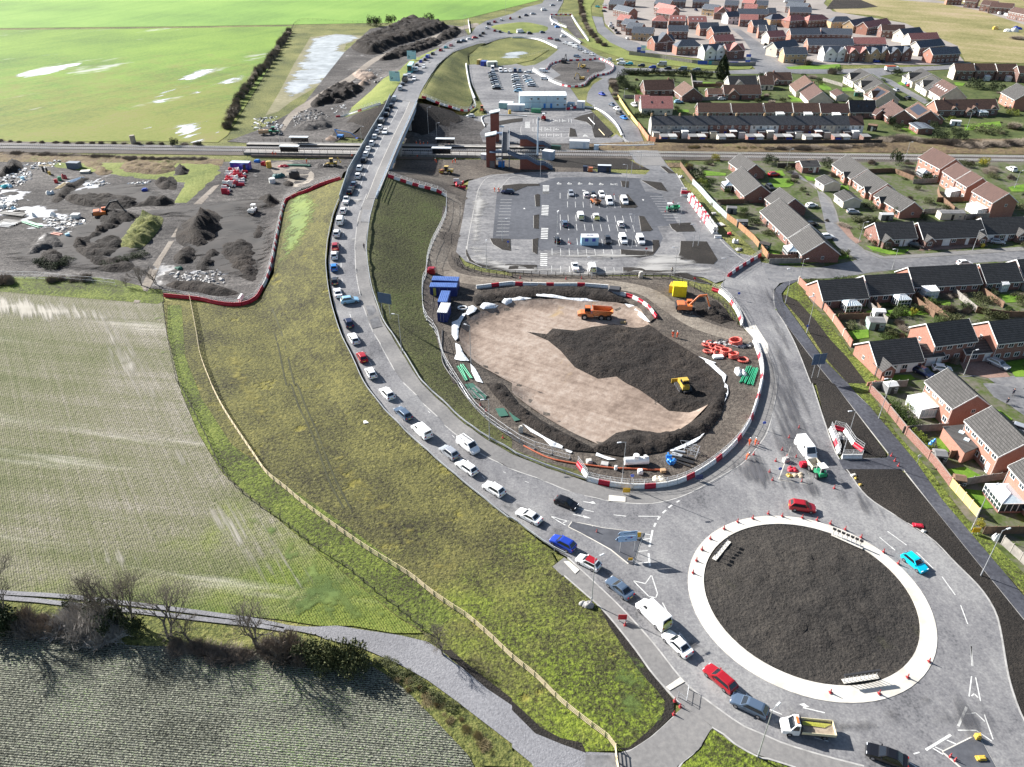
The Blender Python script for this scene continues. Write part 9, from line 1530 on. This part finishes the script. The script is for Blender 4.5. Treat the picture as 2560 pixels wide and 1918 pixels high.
# lower left hedgerow
Zc("03: 150,430 300,470 420,450 560,520",6,2.6,2.6,'bare brown bramble bush at the left of the lower hedgerow',Yz,True,'bramble bushes of the lower hedgerow');Zc("03: 600,420 720,430 850,450 950,480 700,520 860,540",8,3.4,3.6,'big grey bramble bush of the arching mound',Yd('grey_bramble',(.26,.24,.22,1),(.38,.36,.33,1)),True,'arching bramble mound of the lower hedgerow',.25)
Zc("03: 980,470 1060,480 1150,490 640,290",5,2.0,3.4,'dark ivy clump in the bramble mound',Yy,False,'ivy clumps of the lower hedgerow');Zc("03: 1500,620 1650,640 1800,680 1950,690 2130,700",7,2.2,1.6,'low dry bush along the dark field edge',Yz,True,'low bushes along the dark field edge');Zc("03: 20,420 60,470 100,520 -40,430",4,2.4,3.4,'dark ivy bush at the left photo edge',Yy,False,'ivy bushes at the left photo edge')
Zc("13: 100,650 250,690 330,650 420,720",6,2.5,3.4,'brown bare bush at the left of the clipped hedge end',Yz,True,'bare bushes of the hedge end');Zc("13: 480,720 600,760 720,770 860,770 950,760",9,2.2,3.3,'dense olive bush of the clipped hedge end',L_hed,False,'olive bushes of the hedge end',.25);Zc("13: 1250,890 1480,1050 1700,1220 1900,1420 2050,1550",16,1.0,.9,'dry grass tussock along the gravel path edge',m_dead,True,'dry tussocks along the gravel path',.5);Zc("13: 1100,740 1230,830 1400,950 1650,1150",9,1.1,.8,'green tussock along the gravel path edge',L_hed,False,'green tussocks along the gravel path')
Zc("01: 30,770 130,800 0,800",4,2.6,2.6,'bare bush at the left field corner by the puddled track',Yz,True,'bare bushes at the left field corner');Zc("01: 450,780 500,770 760,770",4,2.0,2.2,'bare bush along the fenced field edge',Yz,True,'bare bushes along the fenced field edge');Zc("01: 350,620 430,640 520,640 560,600",5,2.4,1.4,'dark weedy bush on the ditch bank',Yy,False,'weedy bushes on the ditch bank');Zc("01: 900,640 1000,640 1120,560 1200,560",6,2.0,1.3,'dark scrub bush by the ditch',Yy,False,'scrub bushes by the ditch')
Zc("00: 0,1330 400,1345 800,1360 1100,1370 1500,1380 1750,1380",26,3,1.5,'low brown scrub bush between railway and yard',Yz,True,'scrub bushes between railway and yard');Zc("00: 0,1222 500,1235 1000,1240 1700,1250",18,2,1.2,'low brown scrub bush on the field side of the railway',Yz,True,'scrub bushes on the field side of the railway')
Zc("30: 0,1290 300,1290 700,1280 1000,1270",18,3,2.0,'brown scrub bush between terrace yards and railway',Yz,True,'scrub bushes below the terrace');Zc("30: 1000,1230 1150,1215 1300,1230 1450,1250 1700,1270 2000,1270 2209,1240",20,4,3.4,'brown bare bush of the railway cutting at the right',Yz,True,'bare bushes of the railway cutting');Zc("30: 1050,1080 1130,1130 1100,1050 1450,1150 1500,1220 1700,1190 1420,1100",9,3.2,3.4,'dark green bush in the gardens above the railway',Yy,False,'garden bushes above the railway');Zc("20: 1420,1280 1700,1280 2000,1285 2209,1285",14,2.4,1.3,'low dry bush below the terrace fence',m_dead,True,'dry bushes below the terrace fence')
# new road hedge and corner garden
Zc("20: 590,-20 600,80 620,180 680,290 760,380 800,400",26,3.4,3.0,'dark bare hedge bush between far road and new estate',Yz,True,'hedge bushes along the new estate',.25);Zc("20: 980,640 1100,650 1300,650 1500,660 1700,670",17,2.8,3.2,'dark hedge bush along the road below the new estate',Yy,False,'dark hedge along the road',.2);Zc("20: 870,700 890,800 900,860",6,2.6,2.6,'brown hedge bush at the road bend',Yz,True,'brown hedge at the road bend');Zc("20: 940,700 960,750 1000,800 1040,790",6,2.8,3.5,'dark garden bush at the corner house',Yy,False,'dark bushes at the corner house');Zc("20: 1050,1010 1180,1000",4,2.2,2.0,'clipped dark hedge bush above the terrace end',Yy,False,'hedge above the terrace end')
t=Za('conifer','tall dark conifer standing beside the road below the new estate','tree',on(at("20: 1808,685"),0));m=MB();m.tube((0,0,0),(0,0,4),.3,n=6);obj('trunk',m,m_bark,t);m=MB()
def cf():
 z=ru(.04,1);a=ru(0,6.28);r=(1.0 if z<.35 else(1-(z-.35)/.65)**.75)*(.55+.45*min(1,z*5))*(1+.18*math.sin(a*5+z*17))*ru(.7,1);return Vector((math.cos(a)*r*3.5,math.sin(a)*r*3.5,z*12.5))
leaves(m,5200,cf,.26);obj('crown',m,Yy,t)
# garden shrubs: pixel, width, height, kind
SH="""20: 2150,705,4,4,d,round dark green bush in front of the half hidden bungalow|20: 1285,765,3,3,t,bare round shrub before the wide brown bungalow|20: 1595,1540,3.5,3,d,round clipped dark green bush by the garden lawn|20: 1530,1455,2,1.6,y,golden bush near the level crossing garden|20: 1490,1415,2,1.6,d,clipped dark bush in a row near the crossing|20: 1750,1385,2.4,2.2,y,golden bush in the garden by the railway|20: 1640,1600,2.4,2,b,bright clipped hedge block by the pale conservatory|30: 505,1440,2.6,3,d,dark round bush between garage and bungalow row|30: 1095,1430,3,5,d,dark pointed conifer in the garden by the railway|30: 1200,1510,4,2.4,t,bare shrub mass in the garden by the russet house|30: 1400,1560,4,2.6,d,dark green shrubs in front of the russet house conservatory|30: 1860,1430,3,2.6,y,golden shrub by the railway at the right|30: 1900,1490,4,1.6,t,brown clipped hedge along the right close|30: 20,1420,4,3,d,dark hedge at the top left of the close|30: 340,560,4,5,t,bare tree on the green below the ochre house|30: 550,640,4,4,t,bare tree at the cul-de-sac corner|30: 600,630,3,3,d,dark bush at the cul-de-sac corner|30: 1110,650,4,3,d,dark hedge corner at the cul-de-sac mouth|30: 1780,760,6,4,d,big dark hedge mass behind the dormer house|30: 1960,790,5,4,d,dark clipped hedge right of the dormer house|30: 2110,990,4,2.2,b,long clipped green hedge at the right edge|30: 1580,1050,2,2,b,tall clipped green hedge block by the sun room|30: 1900,1140,9,2.2,h,clipped hedge along the big dark house lawn|30: 2120,1110,5,3,t,brown bushes at the right edge above the railway|30: 2150,340,7,3,t,brown brush at the right of the waste ground|31: 1115,215,2.2,3,d,dark conifer beside the third diagonal bungalow|31: 1330,245,1.4,1.8,d,dark round bush behind the corner bungalow|31: 760,260,2.6,1.8,h,clipped hedge left along the close bend|31: 830,330,2.6,1.8,h,clipped hedge middle along the close bend|31: 890,400,2.4,1.9,h,clipped hedge corner above the little front lawn|31: 350,560,1.8,3.2,t,bare brown tree before the dark gable bungalow|31: 1020,490,1.8,3,t,bare brown tree on the front lawn by the pointed porch|31: 1375,470,1.2,1.6,d,dark egg shaped bush by the long bungalow|31: 1850,480,.8,1.2,y,small golden shrub in a pot on the drive|31: 1250,1060,1.2,1.6,y,golden shrub in front of the glass conservatory garden|31: 1570,1030,2.6,2.8,t,large grey bare bush between gardens|31: 1600,1480,1.4,2.2,t,bare pinkish tree before the tall house drive|32: 1085,230,1.6,2.2,g,leafy hedge clump top left of the dark garden|32: 1130,290,1.6,2.2,g,second leafy hedge clump along the footpath|32: 1180,350,1.6,2.2,g,third leafy hedge clump along the footpath|32: 1230,400,1.6,2.2,g,fourth leafy hedge clump along the footpath|32: 1270,470,1.4,1.9,b,golden green clipped hedge clump upper|32: 1320,520,1.4,1.9,b,golden green clipped hedge clump middle|32: 1380,590,1.4,1.9,b,golden green clipped hedge clump lower|32: 1240,220,2,1.4,b,clipped hedge below the white conservatory|32: 1830,1230,1.0,1.3,y,golden green conifer by the yellow fence end"""
KM={'d':(Yy,0),'t':(Yz,1),'y':(L_yel,0),'b':(L_brt,0),'g':(L_green,0),'h':(L_hed,0),'p':(M('pink_blossom',(.4,.08,.18,1),.8),0)}
for e in SH.replace('\n','|').split('|'):
 a,lab=e.split(': ');xy=lab.split(',',5);mt,tw=KM[xy[4]];Yf('%s: %s,%s'%(a,xy[0],xy[1]),float(xy[2]),float(xy[2])*.9,float(xy[3])*1.1,xy[5],mt,bool(tw),'garden shrubs')
 # shrubs scattered through the older gardens, kept off roads and houses
HB=[(o.location.x,o.location.y,6.5)for o in SC.objects if o.get('category')in('house','garage','car','van')];rs=random.Random(4)
def Zo(s,n,lab,avoid):
 P=Gs(pts(s));lo,hi=P.min(0),P.max(0);AV=[Gs(pts(a))for a in avoid];k=0;t=0
 while k<n and t<n*40:
  t+=1;p=np.array([[rs.uniform(lo[0],hi[0]),rs.uniform(lo[1],hi[1])]])
  if not Zk(p,P)[0]or any(Zk(p,a)[0]for a in AV)or any((x-p[0][0])**2+(y-p[0][1])**2<r*r for x,y,r in HB):continue
  i=rs.randrange(3);tw=rs.random()<.35;q=rs.uniform(.9,2.2);o=obj('bare_bush' if tw else 'bush',(TWIG if tw else BUSH)[i],Yz if tw else rs.choice((Yy,L_green,L_hed,L_hed)),None,(p[0][0],p[0][1],-.1),rs.uniform(0,6),(q,q*rs.uniform(.8,2),q*rs.uniform(.7,1.3)));tag(o,lab,'bush',lab);k+=1
AV=["31: -60,590 300,640 760,560 480,180 400,-60 470,-60 600,280 830,500 1100,560 2500,460 2500,600 1300,670 600,760 0,760","31: 1640,1580 2400,1560 2400,1700 32: 1850,-80 2209,300 2209,130"]
Zo("20: 1480,1420 2209,1400 30: 0,1400 2500,1400 31: 2600,560 760,560 0,600 21: 2209,560 1900,300 1680,60",110,'garden bush among the bungalows between railway and street',AV)
Zo("31: 300,790 2500,620 2500,1600 1700,1600 1050,1640 720,1330 450,960",90,'garden bush among the houses south of the street',AV)
Zo("20: 900,680 1500,670 2209,650 30: 300,660 650,680 1000,680 1300,860 1450,860 2209,760 2209,1220 0,980 20: 2209,980 1150,980",80,'garden bush of the older estate beyond the railway',["30: 930,640 1060,680 1400,900 1330,900 1050,740"])
# sheds and summerhouses
for a,b,D,h,rf,wl,lab in[("31: 865,1195","31: 1000,1200",3,2.1,Xa,M('sage_paint',(.3,.4,.37,1),.7),'sage green summerhouse with glass front in a garden'),("31: 910,1095","31: 1005,1098",2,1.8,Yx,Yx,'small white shed by the garden fence'),("31: 1838,205","31: 1935,207",2,1.9,Xa,Xj,'x'),("21: 1850,190","21: 1935,195",2.2,1.9,Xa,Xj,'grey shed behind the steel fence'),("21: 1940,310","21: 2030,312",2.2,1.9,Xa,Ym,'dark shed by the green play surface'),("21: 2120,500","21: 2209,520",2.2,1.9,Ym,Xv,'dark green shed at the orange fence end'),("32: 1020,95","32: 1110,85",2,1.9,Yx,Xa,'white roofed shed in the conservatory garden'),("32: 1425,690","32: 1530,700",2.2,1.8,Xa,Xj,'grey roofed shed by the brick footpath wall'),("32: 1590,900","32: 1690,915",1.8,1.8,Xi,Xi,'brown shed at the top of the yellow fence'),("31: 970,250","31: 1075,250",2,1.9,Yx,Xa,'white roofed greenhouse behind the corner bungalow'),("31: 1480,245","31: 1690,245",3,2.2,Xa,Yh['cream'],'pale garage behind the double bungalow'),("30: 1560,1640","30: 1600,1645",2,1.9,Xa,Ym,'dark shed in the russet house gardens'),("30: 1575,1085","30: 1660,1090",2,1.9,Yx,Yx,'small white greenhouse in the big garden'),("20: 1555,740","20: 1640,745",2,1.9,Xa,Ym,'dark shed on the small lawn'),("30: 745,835","30: 820,838",2,1.9,Xa,Xv,'dark green shed by the cul-de-sac gardens'),("30: 850,1130","30: 930,1140",3,2.4,Xi,Ym,'dark brown shed right of the terrace end')]:
 if lab!='x':
  t,L,D=Ze('garden_shed',lab,'shed',a,b,D,h,wl,rf,'sheds in the gardens',pitch=.5);m=MB();m.box((0,-D/2-.04,.1),(.8,.06,h*.8));obj('door',m,Zj if wl is not Ym else Xd,t);Zh(t,L*.3,-D/2-.03,.9,.7,.6,False)
t=Za('parasol','bright blue folded garden parasol in the extension garden','parasol',on(at("32: 1400,560"),.05));m=MB();m.tube((0,0,0),(0,0,2.3),.04,n=6);obj('pole',m,Yi,t);m=MB();m.tube((0,0,.9),(.3,0,2.3),.75,.1,n=8);obj('canopy',m,Yg['bright blue'],t)
# ---------------------------------------------------------------- the farther barrier blocks as one mass
BL=sorted((o for o in SC.objects if o.get('category')=='barrier'),key=lambda o:(o.location-cam.location).length)
vs,fs,ms=[],[],[]
for o in BL[290:]:
 mt=o.matrix_basis
 for me,k in[(o.data,0 if o.material_slots[0].material==Xf else 1)]+[(c.data,2)for c in o.children]:
  b=len(vs);vs+=[tuple(mt@v.co)for v in me.vertices];fs+=[tuple(b+i for i in p.vertices)for p in me.polygons];ms+=[k]*len(me.polygons)
 for c in list(o.children):bpy.data.objects.remove(c)
 bpy.data.objects.remove(o)
me=bpy.data.meshes.new('barrier_blocks');me.from_pydata(vs,[],fs);me.polygons.foreach_set('material_index',ms)
tag(obj('barrier_blocks',me,[Xf,Xg,mesh_m]),'red and white barrier runs round the far road works','barrier',None,'stuff')
# ---------------------------------------------------------------- labels: nothing may share one by accident
seen={}
for o in list(SC.objects):
 if o.parent is None and 'label' in o and not(o.get('group')and 'barrier' in o.get('category','')):seen.setdefault(o['label'],[]).append(o)
NTH=['nearest','second nearest','third nearest','fourth nearest','fifth nearest','sixth nearest','seventh nearest','eighth nearest']
bpy.context.view_layer.update()
for lab,L in seen.items():
 if len(L)>1 and not(L[0].get('group')and any(k in lab for k in('barrier','bush','tussock','fence panel','cone ','hedge','ivy','undergrowth','scrub'))):
  L.sort(key=lambda o:o.matrix_world.translation.y)
  for i,o in enumerate(L):o['label']=lab+', '+(NTH[i]if i<8 else 'number %d'%(i+1))+' of these'
